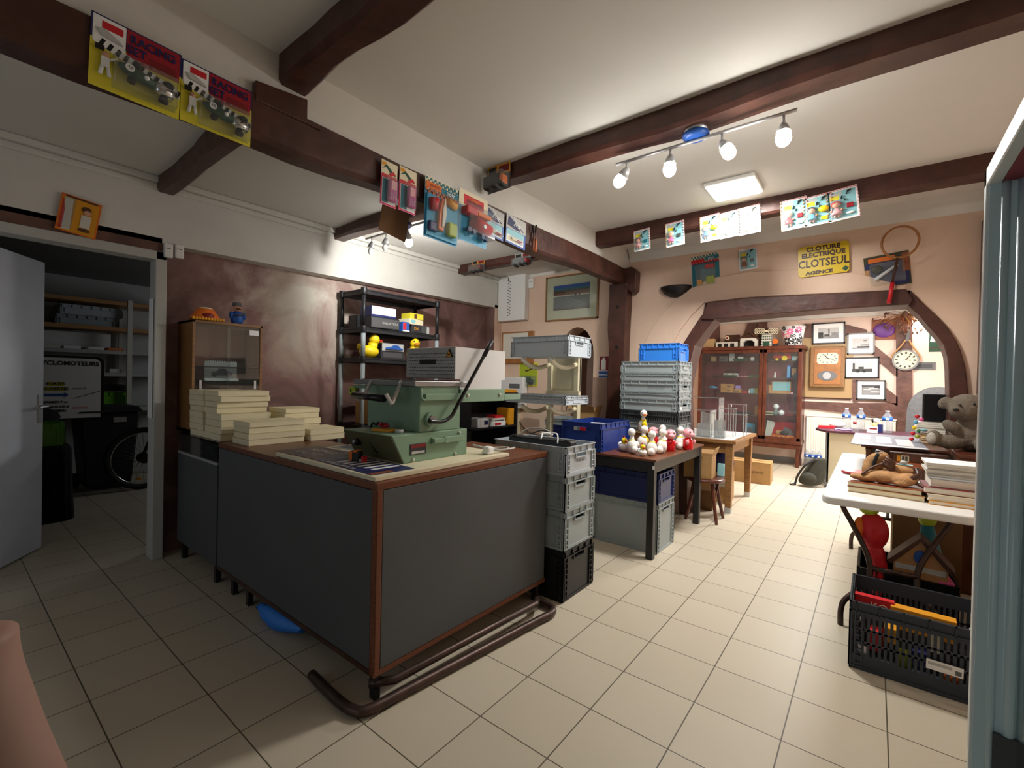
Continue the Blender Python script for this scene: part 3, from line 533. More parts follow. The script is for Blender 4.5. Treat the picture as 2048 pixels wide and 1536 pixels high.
b = MB(); X = .265; [b.box(-X, -.014, z0, X, -.012, z1, m) for z0, z1, m in ((-.155, -.125, 'print'), (-.125, .02, 'mgrey'), (.02, .035, 'cream'), (.035, .062, 'rust'), (.062, .1, 'brown'), (.1, .125, 'teal'), (.125, .165, 'blue'))]; b.box(.05, -.015, .02, .075, -.014, .045, 'black'); b.box(.11, -.015, .022, .13, -.014, .045, 'black'); b.build('artwork', t)
b = MB(); b.box(-w2+.018, -.018, -h2+.018, w2-.018, -.0165, h2-.018, 'glass'); b.build('glazing', t)
t = thing('electric_cabinet', 'white metal electrical cabinet with perforated strip high in the corner', 'cabinet', (-2.69, YW, 2.53))
b = MB(); b.box(-.235, -.10, -.31, .235, 0, .31, 'white_plastic'); b.build('housing', t, bevel=.008); b = MB(); [b.box(-.06+.03*(i % 2), -.103, .24-.022*i, -.04+.03*(i % 2), -.10, .25-.022*i, 'dgrey') for i in range(23)]; b.build('vent_slots', t); b = MB(); b.tube(smooth_pts([(-.05, -.104, .29), (-.05, -.106, .26), (-.04, -.106, .24), (-.05, -.106, .23)], 4), .005, 'black', 6); b.build('hook', t)
t = thing('thermostat', 'small white thermostat beside the electrical cabinet', 'thermostat', (at(1064, 570, 1, YW).x, YW, 2.715)); b = MB(); b.box(-.04, -.03, -.065, .04, 0, .065, 'white_plastic'); b.build('case', t, bevel=.006); b = MB(); b.box(-.02, -.032, .01, .02, -.03, .03, 'lgrey'); b.build('dial_window', t)
p0 = at(1216, 734, 1, YW)
t = card('safety_sign', 'red and white fire extinguisher sign with blue caption by the post', .24, .265, 'white', [(.02, .34, .98, .99, 'dred'), (.0, .16, 1, .31, 'blue'), (.0, .02, 1, .13, 'blue')], p0, 0, cat='sign', pts=[([(.12, .38), (.38, .38), (.38, .8), (.32, .86), (.32, .92), (.2, .92), (.2, .86), (.12, .8)], 'white'), ([(.62, .4), (.8, .4), (.74, .6), (.88, .9), (.66, .72)], 'white'), ([(.55, .7), (.6, .95), (.66, .94), (.62, .6)], 'white')])
p0 = at(1057, 749, 1, YW)
t = card('cartoon_card', 'yellow-green carded green toy car on the wall under the wooden plaque', .31, .32, 'lemon', [(.04, .06, .96, .94, 'lime')], p0, 0, pts=[([(.35, .6), (.8, .75), (.95, .92), (.75, .85), (.5, .7), (.3, .68)], 'brown')])
b = MB(); b.box(-.09, -.05, -.11, .10, -.01, -.065, 'dgreen'); b.box(-.05, -.045, -.065, .05, -.015, -.03, 'dgreen'); b.build('toy_car', t, bevel=.012); [MB().cyl((x, -.055, -.115), (x, -.01, -.115), .024, 'rubber', 12).build('wheel', t) for x in (-.055, .06)]; blister(t, -.12, -.15, .13, -.01, .07)
# wooden plaque with metal letters
p0 = at(1033, 704, 1, YW)
t = thing('wooden_plaque', 'tilted orange wooden plaque with ornate metal letters in the corner', 'plaque', (-2.60, YW, 1.87), rot=(0, .0, 0))
b = MB(); b.box(-.30, -.03, -.24, .25, 0, .2, 'ply'); b.build('board', t, bevel=.006)
b = MB(); b.box(-.27, -.034, -.17, .16, -.03, .18, 'offwhite'); b.build('letter_panel', t)
for r_, z in (('FABU', -.03), ('LOUS', -.12)): text(r_, .085, t, (-.02, -.04, z), 'mgrey', off=.003)
# boxes over the left door, orange card, loose wires
for i, (u, v, l) in enumerate(((335, 503, 'white junction box over the door frame, left of two'), (357, 505, 'white junction box over the door frame, right of two'))):
    t = thing('junction_box', l, 'junction box', at(u, v, 0, XL), R90, 'junction boxes over the left door'); b = MB(); b.box(-.028, -.035, -.05, .028, 0, .055, 'white_plastic'); b.build('case', t, bevel=.008); b = MB(); b.box(-.02, -.037, .015, .01, -.035, .02, 'dgrey'); b.build('slot', t)
p0 = at(158, 433, 0, XL+.02)
t = card('orange_card', 'orange carded toy with cartoon figure hanging over the storeroom door', .20, .245, 'orange', [(.05, .03, .95, .93, 'amber'), (.1, .93, .9, .98, 'brown')], p0, R90, tilt=.14, pts=[([(.08, .05), (.34, .06), (.30, .9), (.1, .92)], 'offwhite'), ([(.06, .06), (.14, .06), (.14, .6), (.06, .9)], 'red')])
b = MB(); b.ell((.03, -.006, .055), (.025, .005, .02), 'brown'); b.ell((.035, -.008, .035), (.018, .005, .018), 'skin'); b.box(.01, -.007, -.07, .06, -.002, .015, 'offwhite'); b.ell((.035, -.006, -.085), (.032, .005, .012), 'brown'); b.build('printed_figure', t); blister(t, -.085, -.10, -.025, .10, .03)
# ================================================================== shop counter
CH = .95
t = thing('shop_counter', 'corner shop counter with dark grey panels and brown wood edges', 'counter', (0, 0, 0))
FX0, FX1, FY, EY = -2.12, -.395, -2.25, -.975
b = MB(); b.prism([(FX0, FY), (FX1, FY), (FX1+.02, EY), (-1.03, EY), (-1.03, -1.70), (FX0, -1.70)], CH-.032, CH, 'veneer', 'xy'); b.build('countertop', t, bevel=.003)
b = MB(); b.prism([(FX0+.012, FY+.012), (FX1-.012, FY+.012), (FX1+.006, EY+.01), (-1.02, EY+.01), (-1.02, -1.71), (FX0+.012, -1.71)], .125, CH-.032, 'walnut', 'xy'); b.build('carcass', t)
b = MB(); b.box(FX0+.004, FY+.002, .14, FX1-.035, FY+.013, CH-.035, 'counter_panel'); b.build('front_panel', t, bevel=.002)
X = Matrix.Translation((FX1, FY, 0)) @ Matrix.Rotation(-math.atan2(.02, EY-FY), 4, 'Z')
b = MB(); b.box(-.012, .035, .14, .0, EY-FY-.012, CH-.035, 'counter_panel', X); b.build('end_panel', t, bevel=.002)
b = MB(); b.box(FX1-.032, FY, .122, FX1-.004, FY+.03, CH-.03, 'veneer'); b.build('corner_trim', t, bevel=.003)
b = MB(); b.box(-.012, .004, .122, .002, .032, CH-.03, 'veneer', X); b.build('corner_trim', t, bevel=.003)
b = MB(); b.box(FX0, FY+.001, .115, FX1, FY+.02, .138, 'walnut'); b.box(-.014, .0, .115, .001, EY-FY, .138, 'veneer', X); b.build('bottom_edge', t)
for x, y in ((-.43, -2.215), (-1.92, -2.215), (-1.70, -2.215), (-.42, -1.02), (-.95, -1.02), (-2.05, -1.78)):
    b = MB(); b.box(x-.02, y-.015, 0, x+.02, y+.015, .13, 'black_paint'); b.build('leg', t, bevel=.003)
b = MB(); b.tube(smooth_pts([(-.75, -2.33, .025), (-.52, -2.345, .025), (-.40, -2.335, .025), (-.355, -2.29, .025), (-.33, -2.1, .025), (-.235, -1.30, .025), (-.215, -1.16, .025), (-.235, -1.09, .025), (-.30, -1.07, .03), (-.36, -1.075, .04)], 6), .022, 'brown_metal', 12); b.build('foot_rail', t)
b = MB(); b.tube([(-.44, -2.24, .07), (-.375, -2.15, .07), (-.30, -1.18, .07), (-.33, -1.12, .07)], .019, 'brown_metal', 12); b.build('foot_rail', t)
t = thing('glass_display_counter', 'low dark display counter with glass strip between the doorway and the shop counter', 'counter', (0, 0, 0))
b = MB(); b.box(-2.90, -2.25, .13, -2.13, -2.23, .80, 'counter_panel'); b.build('front_panel', t)
b = MB(); b.box(-2.90, -2.235, .11, -2.88, -1.70, .93, 'walnut'); b.box(-2.15, -2.235, .11, -2.13, -1.70, .93, 'walnut'); b.box(-2.90, -1.72, .11, -2.13, -1.70, .93, 'walnut'); b.box(-2.88, -2.23, .78, -2.15, -1.72, .80, 'walnut'); b.build('carcass', t)
b = MB(); b.box(-2.89, -2.248, .80, -2.14, -2.243, .935, 'glass'); b.build('glass_front', t)
b = MB(); b.box(-2.90, -2.25, .935, -2.13, -1.70, .95, 'smoke_glass'); b.build('glass_top', t)
b = MB(); b.box(-2.90, -2.252, .795, -2.13, -2.24, .812, 'metal'); b.build('glass_rail', t)
for x in (-2.83, -2.19): b = MB(); b.box(x-.018, -2.235, 0, x+.018, -2.2, .13, 'black_paint'); b.build('leg', t)
for x in (-2.83, -2.19): b = MB(); b.box(x-.018, -1.78, 0, x+.018, -1.74, .13, 'black_paint'); b.build('leg', t)
for i, (x, c) in enumerate(((-2.62, 'black_plastic'), (-2.3, 'offwhite'))):
    b = MB(); b.box(x-.11, -2.14, .80, x+.11, -1.95, .86, c); tag(b.build('display_box', bevel=.005), ('dark' if i == 0 else 'white')+' box lying inside the glass strip of the display counter', 'box')
p0 = at(548, 1222, 2, .03)
b = MB(); rnd = random.Random(4); rg = []
for k in range(9):
    f = k/8; r = .10*math.sin(PI*min(max(f, .03), .97))**.6; rg.append([(-1.52+.44*f, -2.235+.03*f+r*.62*math.cos(2*PI*j/12)+rnd.uniform(-.008, .008), max(.002, .06+r*.55*math.sin(2*PI*j/12)+rnd.uniform(-.006, .006))) for j in range(12)])
b.rings(rg, 'crate_bright'); tag(b.build('plastic_bag'), 'blue plastic bag on the floor tucked under the counter front', 'bag')
# ------------------------------------------------------------------ white board, old sign plates and small tools on the counter
b = MB(); b.prism([(-1.36, -2.232), (-.425, -2.238), (-.43, -1.30), (-1.36, -1.30)], CH+.001, CH+.021, 'cream', 'xy'); tag(b.build('base_board', bevel=.002), 'cream board lying on the counter under the green machine', 'board')
zb = CH+.021
t = thing('enamel_plate', 'old navy enamel plate with white stripes lying at the corner of the counter board', 'sign', (-.73, -2.10, zb), -.04)
b = MB(); b.box(-.27, -.115, 0, .27, .115, .003, 'navy'); b.box(-.27, -.115, .003, -.17, .115, .0034, 'print2')
for k in range(6): b.box(-.12+.055*k, -.07+.004*k, .003, -.095+.055*k, .10, .0038, 'white'); b.box(-.16+.045*k, -.105, .003, -.135+.045*k, -.083, .0036, 'lgrey')
b.box(.235, -.115, .003, .27, .0, .0036, 'rust'); b.build('plate', t)
t = thing('enamel_plate', 'weathered brown plate with faded lettering lying behind the navy plate', 'sign', (-1.20, -2.08, zb), .03)
b = MB(); b.box(-.2, -.13, 0, .2, .13, .003, 'print'); b.build('plate', t); text('AGENCE', .07, t, (0, .04, .004), 'offwhite', rot=(0, 0, 0), shear=.3); text('RADIO', .08, t, (0, -.05, .004), 'lgrey', rot=(0, 0, 0), shear=.3)
t = thing('paper_sheet', 'loose grey printed sheets behind the weathered plate on the counter', 'paper', (-1.22, -1.80, zb), .2); b = MB(); b.box(-.12, -.1, 0, .13, .1, .002, 'lgrey'); b.box(-.1, -.08, .002, .06, .02, .0024, 'print2'); b.build('sheet', t)
t = thing('tape_measure', 'orange and black tape measure on the navy plate', 'tape measure', (-.80, -2.085, zb+.004), .15)
b = MB(); b.box(-.03, -.02, 0, .03, .02, .055, 'black_plastic'); b.build('case', t, bevel=.01); b = MB(); b.box(-.035, -.023, .004, -.008, .023, .05, 'orange'); b.box(-.008, -.022, .045, .02, .022, .057, 'orange'); b.build('grip', t, bevel=.006); b = MB(); b.box(.03, -.012, .004, .055, .012, .014, 'lgrey'); b.box(.05, -.014, .002, .062, .014, .03, 'red'); b.build('tape_end', t)
t = thing('power_cable', 'coiled grey cable with white plug beside the green machine', 'cable', (-.51, -1.47, CH+.022))
b = MB(); b.tube(smooth_pts([(-.06, .0, .05), (.0, .06, .03), (.03, .18, .012), (-.02, .28, .010), (-.07, .2, .010), (-.03, .08, .018), (.04, .1, .02), (.05, .22, .016), (.0, .32, .008)], 7), .006, 'cable_grey', 8); b.build('cord', t); b = MB(); b.box(-.005, .02, .0, .045, .07, .045, 'white'); b.build('plug', t, bevel=.01)
# ------------------------------------------------------------------ green vacuum forming machine
t = thing('forming_machine', 'green metal forming machine with long black lever on the counter', 'machine', (-.80, -1.75, zb)); O = Vector((-.80, -1.75, zb))
class LB(MB):      # builder in world coordinates, stored relative to the machine
    def build(s, name, parent=None, **k):
        s.v = [v-O for v in s.v] if parent == t else s.v
        return MB.build(s, name, parent, **k)
z1 = 1.118
b = LB(); b.hexa([(-1.0, -1.955, zb), (-.584, -1.955, zb), (-.584, -1.505, zb), (-1.0, -1.505, zb)], [(-1.0, -2.035, z1), (-.584, -2.035, z1), (-.584, -1.505, z1), (-1.0, -1.505, z1)], 'mach_green'); base = b.build('base_box', t, bevel=.004)
b = LB(); b.hexa([(-.995, -1.960, zb+.004), (-.588, -1.960, zb+.004), (-.588, -1.95, zb+.004), (-.995, -1.95, zb+.004)], [(-.995, -2.040, z1-.004), (-.588, -2.040, z1-.004), (-.588, -2.03, z1-.004), (-.995, -2.03, z1-.004)], 'mach_olive'); b.build('control_panel', t)
b = LB(); b.cyl((-.90, -2.005, 1.055), (-.90, -2.035, 1.06), .019, 'black_gloss', 16); b.cyl((-.90, -2.035, 1.06), (-.90, -2.04, 1.061), .008, 'metal', 10); b.build('knob', t)
b = LB(); b.cyl((-.80, -2.012, 1.07), (-.77, -1.982, 1.01), .005, 'black', 6); b.build('slot', t)
b = LB(); b.box(-.585, -1.92, 1.01, -.581, -1.815, 1.066, 'charcoal'); b.box(-.582, -1.915, 1.045, -.580, -1.82, 1.063, 'dred'); b.box(-.582, -1.91, 1.015, -.580, -1.825, 1.028, 'lgrey'); b.build('rating_plate', t)
b = LB(); b.box(-.584, -1.78, 1.055, -.575, -1.755, 1.09, 'mach_green'); b.box(-.575, -1.78, 1.06, -.555, -1.70, 1.085, 'mach_green'); b.box(-.58, -1.70, 1.055, -.556, -1.56, 1.088, 'mach_green'); b.build('side_bracket', t, bevel=.003)
for y, z in ((-1.90, .985), (-1.60, .985), (-1.77, 1.073), (-1.57, 1.1)): b = LB(); b.ell((-.58, y, z), .008, 'offwhite', 8, 6); b.build('screw', t)
z2 = 1.36
b = LB(); b.box(-1.06, -1.845, z1, -.604, -1.545, z2, 'mach_green'); b.build('body', t, bevel=.004)
b = LB(); b.box(-1.15, -1.885, z2, -.595, -1.50, z2+.028, 'steel'); b.build('top_plate', t, bevel=.003)
b = LB(); b.box(-1.1, -1.86, z2+.028, -.64, -1.54, z2+.034, 'dark_metal'); b.build('clamp_frame', t)
b = LB(); b.box(-.604, -1.82, 1.285, -.585, -1.52, 1.32, 'mach_green'); b.build('side_rail', t, bevel=.003)
b = LB(); b.tube(smooth_pts([(-.598, -1.845, 1.345), (-.592, -1.845, 1.30), (-.582, -1.825, 1.285)], 4), .008, 'mach_green', 8); b.build('hook', t)
b = LB(); b.cyl((-.606, -1.775, 1.185), (-.584, -1.775, 1.185), .038, 'mach_green', 22); b.cyl((-.584, -1.775, 1.185), (-.575, -1.775, 1.185), .022, 'steel', 18); b.cyl((-.575, -1.775, 1.185), (-.57, -1.775, 1.185), .006, 'chrome', 8); b.build('pivot_hub', t)
b = LB(); b.tube(smooth_pts([at(u, v, 0, -.56) for u, v in ((858, 842), (885, 843), (903, 832), (914, 812), (950, 745), (983, 684))], 5), .0105, 'black_gloss', 10); b.build('lever', t)
b = LB(); b.tube([at(u, v, 0, -.56) for u, v in ((968, 712), (984, 682))], .0135, 'black_plastic', 12); b.build('lever_grip', t)
c0, c1 = at(708, 790, 1, -1.985), at(768, 797, 1, -1.985)
b = LB(); b.cyl(c0, c1, .019, 'black_gloss', 18); b.build('roller_handle', t)
for (u0, v0), (u1, v1), (u2, v2) in (((742, 764), (727, 783), (713, 800)), ((802, 765), (784, 797), (772, 788))):
    a0, a1, a2 = at(u0, v0, 1, -1.88), at(u1, v1, 1, -1.96), at(u2, v2, 1, -1.985)
    b = LB(); b.tube([a0, a1+Vector((0, 0, -.03))], .011, 'metal', 6, smooth=False); b.tube([a1+Vector((0, 0, -.03)), a2], .011, 'metal', 6, smooth=False); b.ell(a0, .014, 'chrome', 10, 6); b.build('handle_arm', t)
b = LB(); b.box(-1.03, -1.595, 1.402, -.604, -1.15, 1.585, 'galv'); hood = b.build('hood', t, bevel=.003)
b = LB(); b.box(-.606, -1.595, 1.402, -.600, -1.15, 1.585, 'white_metal'); b.box(-.606, -1.555, 1.335, -.600, -1.185, 1.402, 'white_metal'); b.build('hood_side', t)
b = LB()
for i in range(26):
    for j in range(7): b.box(-1.005+.0155*i+.0077*(j % 2), -1.5965, 1.425+.02*j, -.9985+.0155*i+.0077*(j % 2), -1.594, 1.4315+.02*j, 'mgrey')
tag(b.build('perforation', t), kind='stuff')
b = LB(); b.box(-.90, -1.60, 1.486, -.765, -1.594, 1.514, 'black'); b.build('hood_slot', t)
b = LB(); b.prism([(-.675, 1.525), (-.62, 1.525), (-.6475, 1.575)], -1.601, -1.597, 'black'); b.prism([(-.668, 1.529), (-.627, 1.529), (-.6475, 1.567)], -1.602, -1.6, 'amber'); b.box(-.657, -1.603, 1.538, -.638, -1.602, 1.545, 'black'); b.build('warning_label', t)
b = LB(); b.box(-.618, -1.555, 1.27, -.592, -1.155, 1.345, 'mach_green'); b.box(-.618, -1.155, 1.275, -.592, -.985, 1.312, 'mach_green'); b.build('hood_rail', t, bevel=.003)
b = LB(); b.box(-1.06, -1.60, 1.27, -1.03, -.985, 1.345, 'mach_green'); b.box(-1.20, -1.86, 1.335, -1.06, -1.55, 1.355, 'mach_green'); b.box(-1.20, -1.86, 1.30, -1.17, -1.83, 1.335, 'mach_green'); b.build('hood_rail', t, bevel=.003)
b = LB(); b.box(-1.03, -1.5, 1.315, -.61, -1.2, 1.33, 'dark_metal'); b.build('heater_tray', t)
for y in (-1.5, -1.21): b = LB(); b.ell((-.589, y, 1.31), .010, 'offwhite', 8, 6); b.build('rail_screw', t)
b = LB(); b.box(-1.215, -1.872, 1.298, -1.15, -1.866, 1.34, 'lime'); b.box(-1.2, -1.874, 1.31, -1.19, -1.872, 1.33, 'black'); b.build('price_tag', t)
t = thing('yellow_pad', 'yellow pad with a red knotted strap on the base of the green machine', 'pad', (-.775, -1.94, 1.118), .3)
b = MB(); b.box(-.055, -.035, 0, .055, .035, .014, 'amber'); b.build('pad', t, bevel=.004); b = MB(); [b.ell((.014*math.cos(k*2.2)-.005, .012*math.sin(k*1.9), .03+.004*(k % 3)), (.026, .012, .011), 'crimson', 10, 6, rot=Matrix.Rotation(k, 3, 'Z')) for k in range(5)]; b.build('red_strap', t)
t = thing('tape_roll', 'small roll of tape next to the yellow pad on the machine base', 'tape', (-.66, -1.93, 1.118)); b = MB(); b.lathe([(.022, 0), (.022, .018), (.012, .018), (.012, .0)], 'lgrey', 16); b.build('roll', t)
t = thing('spring_clip', 'dark metal spring clips on the machine base behind the yellow pad', 'clip', (-.90, -1.90, 1.118)); b = MB(); b.tube(smooth_pts([(-.05, 0, .004), (-.03, 0, .03), (0, 0, .02), (.02, 0, .035), (.05, .01, .008)], 5), .006, 'dark_metal', 8); b.build('clip', t)
# ------------------------------------------------------------------ blocks of cream paper, glass fronted cabinet
def block(x0, y0, x1, y1, z, h, rz, label):
    t = thing('paper_block', label, 'paper stack', ((x0+x1)/2, (y0+y1)/2, z), rz, 'cream paper blocks on the counter')
    w_, d_ = (x1-x0)/2, (y1-y0)/2
    b = MB(); b.box(-w_, -d_, 0, w_, d_, h-.0015, 'paper_edge'); b.build('pages', t, bevel=.003); b = MB(); b.box(-w_-.001, -d_-.001, h-.003, w_+.001, d_+.001, h-.0005, 'paper'); b.build('cover', t)
BL = [('front right stack', -2.055, -2.19, -1.815, -1.83, [.039, .038, .039, .034]), ('low stack by the brown wall', -2.05, -1.80, -1.80, -1.54, [.04, .04]),
      ('tall middle stack', -2.42, -2.235, -2.15, -1.91, [.046, .046, .046, .044, .04, .04, .039, .036]), ('tall left stack', -2.72, -2.24, -2.445, -1.94, [.046, .044, .046, .044, .04, .04, .038, .034]),
      ('leaning rear stack', -2.34, -1.84, -2.08, -1.58, [.045, .045, .045, .04, .034])]
ordn = ['lowest block', 'second block from the bottom', 'third block from the bottom', 'fourth block from the bottom', 'fifth block from the bottom', 'sixth block from the bottom', 'seventh block from the bottom', 'topmost block']
rnd = random.Random(12)
for nm, x0, y0, x1, y1, hs in BL:
    z = CH
    for k, h in enumerate(hs):
        o_ = rnd.uniform(-.012, .012); sh = -.055 if (nm.startswith('tall middle') and k in (4, 5)) else (-.015 if nm.startswith('tall middle') and k > 5 else 0)
        block(x0+o_+sh, y0+abs(o_), x1+o_+sh, y1+abs(o_), z, h, rnd.uniform(-.035, .035), 'cream paper block, '+(ordn[k] if k < len(hs)-1 else 'topmost block')+' of the '+nm); z += h
t = cabt = thing('glass_cabinet', 'small oak cabinet with sliding glass doors against the brown wall', 'cabinet', (-2.907, -1.965, CH), R90)   # local -y faces +x
W2, D, H = .25, .16, .855
b = MB(); b.box(-W2, -D, 0, -W2+.018, D, H, 'oak'); b.box(W2-.018, -D, 0, W2, D, H, 'oak'); b.box(-W2, -D, H-.02, W2, D, H, 'oak'); b.box(-W2, -D, 0, W2, D, .03, 'oak'); b.box(-W2, D-.01, 0, W2, D, H, 'rust'); b.build('carcass', t, bevel=.002)
b = MB(); b.box(-W2+.018, -D+.03, .50, W2-.018, D-.01, .508, 'smoke_glass'); b.build('shelf', t)
for s in (-1, 1):
    b = MB(); b.box(-W2+.02 if s < 0 else -.012, -D+(.006 if s > 0 else .014), .03, .012 if s < 0 else W2-.02, -D+(.010 if s > 0 else .018), H-.02, 'glass'); d_ = b.build('glass_door', t)
    h = MB(); x = -W2+.05 if s < 0 else W2-.06; h.box(x, -D+.002, .33, x+.016, -D+.006, .40, 'metal'); h.build('finger_pull', d_)
b = MB(); b.box(W2-.10, -D+.002, H-.085, W2-.03, -D+.005, H-.045, 'white'); b.build('price_label', t)
t = thing('desk_calendar', 'spiral desk calendar with grey classic car photo inside the oak cabinet', 'calendar', (-2.81, -2.0, CH+.508-.205+.0), R90)
t.location.z = CH+.396
b = MB(); b.box(-.115, -.005, .02, .115, 0, .15, 'photo_mid'); b.box(-.115, -.006, .09, .115, -.005, .15, 'photo_light'); b.prism([(-.07, .045), (-.06, .07), (-.03, .075), (-.015, .095), (.03, .095), (.05, .073), (.075, .066), (.08, .045)], -.008, -.006, 'charcoal'); b.cyl((-.045, -.009, .045), (-.045, -.006, .045), .014, 'black', 12); b.cyl((.05, -.009, .045), (.05, -.006, .045), .014, 'black', 12); b.build('page', t)
b = MB(); [b.ell((-.105+.0162*k, -.004, .153), .005, 'white', 6, 4) for k in range(14)]; b.build('spiral', t); b = MB(); b.box(-.12, -.03, .0, .12, .0, .02, 'white'); b.build('stand', t)
b = MB(); b.box(-W2+.018, -D+.03, .385, W2-.018, D-.01, .395, 'smoke_glass'); b.build('shelf', cabt)
zt = CH+H
t = thing('toy_tent', 'orange scalloped toy tent on top of the oak cabinet', 'toy', (-2.80, -2.115, zt), R90)
b = MB(); rg = [[(w_*.11*math.cos(a), w_*.075*math.sin(a), z) for a in [2*PI*k/16 for k in range(16)]] for w_, z in ((1, .012), (.82, .04), (.62, .075), (.5, .095), (.3, .10))]; b.rings(rg, 'orange'); b.build('canopy', t); b = MB(); [b.ell((-.1+.02*k, -.068, .012), (.011, .008, .012), 'amber', 8, 6) for k in range(11)]; b.build('scallop_trim', t); b = MB(); b.ell((0, -.045, .035), (.045, .03, .025), 'dred'); b.ell((0, .0, .095), (.05, .04, .012), 'cream'); b.build('opening', t)
t = thing('uniformed_figurine', 'small figurine in blue uniform and grey cap on top of the oak cabinet', 'figurine', (-2.78, -1.90, zt), R90)
b = MB(); b.lathe([(.035, 0), (.045, .02), (.048, .05), (.04, .085), (.02, .1)], 'blue', 14); [b.ell((s*.047, -.012, .065), (.016, .018, .03), 'blue') for s in (-1, 1)]; b.build('uniform', t); b = MB(); b.ell((0, -.004, .125), (.03, .03, .03), 'skin'); b.ell((0, -.03, .118), (.02, .01, .008), 'brown'); b.build('head', t); b = MB(); b.lathe([(.028, .14), (.034, .145), (.032, .168), (.02, .172)], 'mgrey', 14); b.box(-.025, -.045, .14, .025, -.02, .146, 'mgrey'); b.build('cap', t); b = MB(); b.cyl((-.04, -.05, .06), (.04, -.05, .075), .007, 'dgrey', 8); b.build('baton', t)
# ------------------------------------------------------------------ black plastic shelving
t = thing('plastic_shelf', 'black plastic shelving unit with grey tubes against the brown wall', 'shelf unit', (-2.82, -.36, 0)); SX, SY = .2, .485
zs = [.10, .93, 1.59, 1.885, 2.255]
for z in zs:
    b = MB(); b.box(-SX, -SY, z-.022, SX, SY, z-.012, 'black_plastic'); [b.box(*q, 'black_plastic') for q in ((-SX, -SY, z-.05, SX, -SY+.015, z), (-SX, SY-.015, z-.05, SX, SY, z), (-SX, -SY, z-.05, -SX+.015, SY, z), (SX-.015, -SY, z-.05, SX, SY, z))]
    [b.cyl((sx*(SX-.01), sy*(SY-.01), z-.055), (sx*(SX-.01), sy*(SY-.01), z+.012), .03, 'black_plastic', 14) for sx in (-1, 1) for sy in (-1, 1)]; b.build('shelf_tray', t, bevel=.003)
for sx in (-1, 1):
    for sy in (-1, 1):
        for k in range(4):
            b = MB(); b.cyl((sx*(SX-.01), sy*(SY-.01), zs[k]), (sx*(SX-.01), sy*(SY-.01), zs[k+1]-.05), .019 if k == 3 else .022, 'black_plastic' if k == 3 else 'crate_grey', 14); b.build('post', t)
def dbox(name, label, x, y, z, sx, sy, sz, m, rz=0, group=None, prints=(), cat='box', txt=None):
    """box with optional prints on its -y (front) face; prints in fractions"""
    t = thing(name, label, cat, (x, y, z), rz, group); b = MB(); b.box(-sx/2, -sy/2, 0, sx/2, sy/2, sz, m)
    b.build('carton', t, bevel=min(sx, sy, sz)*.04)
    if prints:
        b = MB(); [b.box(-sx/2+sx*a, -sy/2-.0006-.0003*k, sz*c, -sx/2+sx*d, -sy/2+.0002, sz*e, mm) for k, (a, c, d, e, mm) in enumerate(prints)]; b.build('front_print', t)
    if txt: text(txt[0], txt[1], t, (txt[3] if len(txt) > 3 else 0, -sy/2-.002, sz*.5), txt[2])
    return t
z = 1.886
dbox('toy_box', 'black boxed toy with white lettering, on the shelf under the blue-framed box', -2.70, -.60, z, .34, .2, .11, 'charcoal', R90, None, [(.02, .1, .98, .9, 'dgrey')], txt=('COLLECTION', .03, 'lgrey', .05))
dbox('toy_box', 'navy box with glowing white front lying on the black boxed toy', -2.69, -.62, z+.11, .30, .18, .105, 'navy', R90, None, [(.02, .22, .97, .98, 'white')])
dbox('toy_box', 'black box with yellow DX letters at the right of the second shelf', -2.71, -.13, z, .25, .18, .085, 'charcoal', R90, None, [(.55, .1, .8, .9, 'dgrey'), (.84, .05, .98, .9, 'lgrey')], txt=('DX', .045, 'amber', -.06))
dbox('toy_box', 'pale yellow box stacked on the black DX box', -2.70, -.20, z+.085, .2, .17, .06, 'cream', R90+.1, None, [(.1, .2, .4, .8, 'aqua')])
dbox('toy_box', 'yellow printed box, topmost on the second shelf', -2.69, -.19, z+.145, .18, .15, .06, 'lemon', R90, None, [(.3, .1, .5, .9, 'brown')])
dbox('toy_box', 'small blue and red box standing between the black boxes', -2.66, -.335, z, .09, .1, .10, 'blue', R90, None, [(.05, .2, .5, .9, 'red'), (.0, .0, 1, .12, 'white')])
dbox('toy_box', 'dark boxes in shadow at the left end of the second shelf', -2.86, -.70, z, .22, .14, .13, 'black_plastic', R90)
def rubber_duck(label, x, y, z, s, rz, group=None):
    t = thing('rubber_duck', label, 'rubber duck', (x, y, z), rz, group)
    b = MB(); b.ell((0, 0, .055*s), (.085*s, .065*s, .055*s), 'toyyellow', 20, 12); b.ell((-.075*s, 0, .095*s), (.03*s, .035*s, .028*s), 'toyyellow'); b.tube([(.03*s, 0, .07*s), (.035*s, 0, .13*s)], .04*s, 'toyyellow', 14); b.build('body', t)
    b = MB(); b.ell((.045*s, 0, .16*s), (.046*s, .046*s, .046*s), 'toyyellow', 18, 12); b.build('head', t)
    b = MB(); b.ell((.095*s, 0, .152*s), (.026*s, .028*s, .008*s), 'red'); b.ell((.098*s, 0, .143*s), (.026*s, .026*s, .007*s), 'amber'); b.build('beak', t)
    for q in (-1, 1): b = MB(); b.ell((.083*s, q*.022*s, .175*s), .007*s, 'black', 8, 6); b.build('eye', t)
    return t
rubber_duck('big yellow rubber duck seen from the side at the left of the third shelf', -2.70, -.72, 1.591, 1.15, R90-.3)
rubber_duck('yellow rubber duck facing forward at the right of the third shelf', -2.70, -.16, 1.591, 1.15, -.35)
t = dbox('toy_car_box', 'clear boxed blue toy car on the third shelf between the ducks', -2.76, -.43, 1.591, .30, .12, .17, 'charcoal', R90, None, [(.05, .5, .95, .95, 'lgrey'), (.1, .1, .9, .4, 'dgrey')])
b = MB(); b.prism([(-.10, .10), (-.09, .12), (-.03, .125), (0, .145), (.05, .145), (.08, .12), (.11, .115), (.11, .10)], -.085, -.062, 'blue'); b.build('toy_car', t)
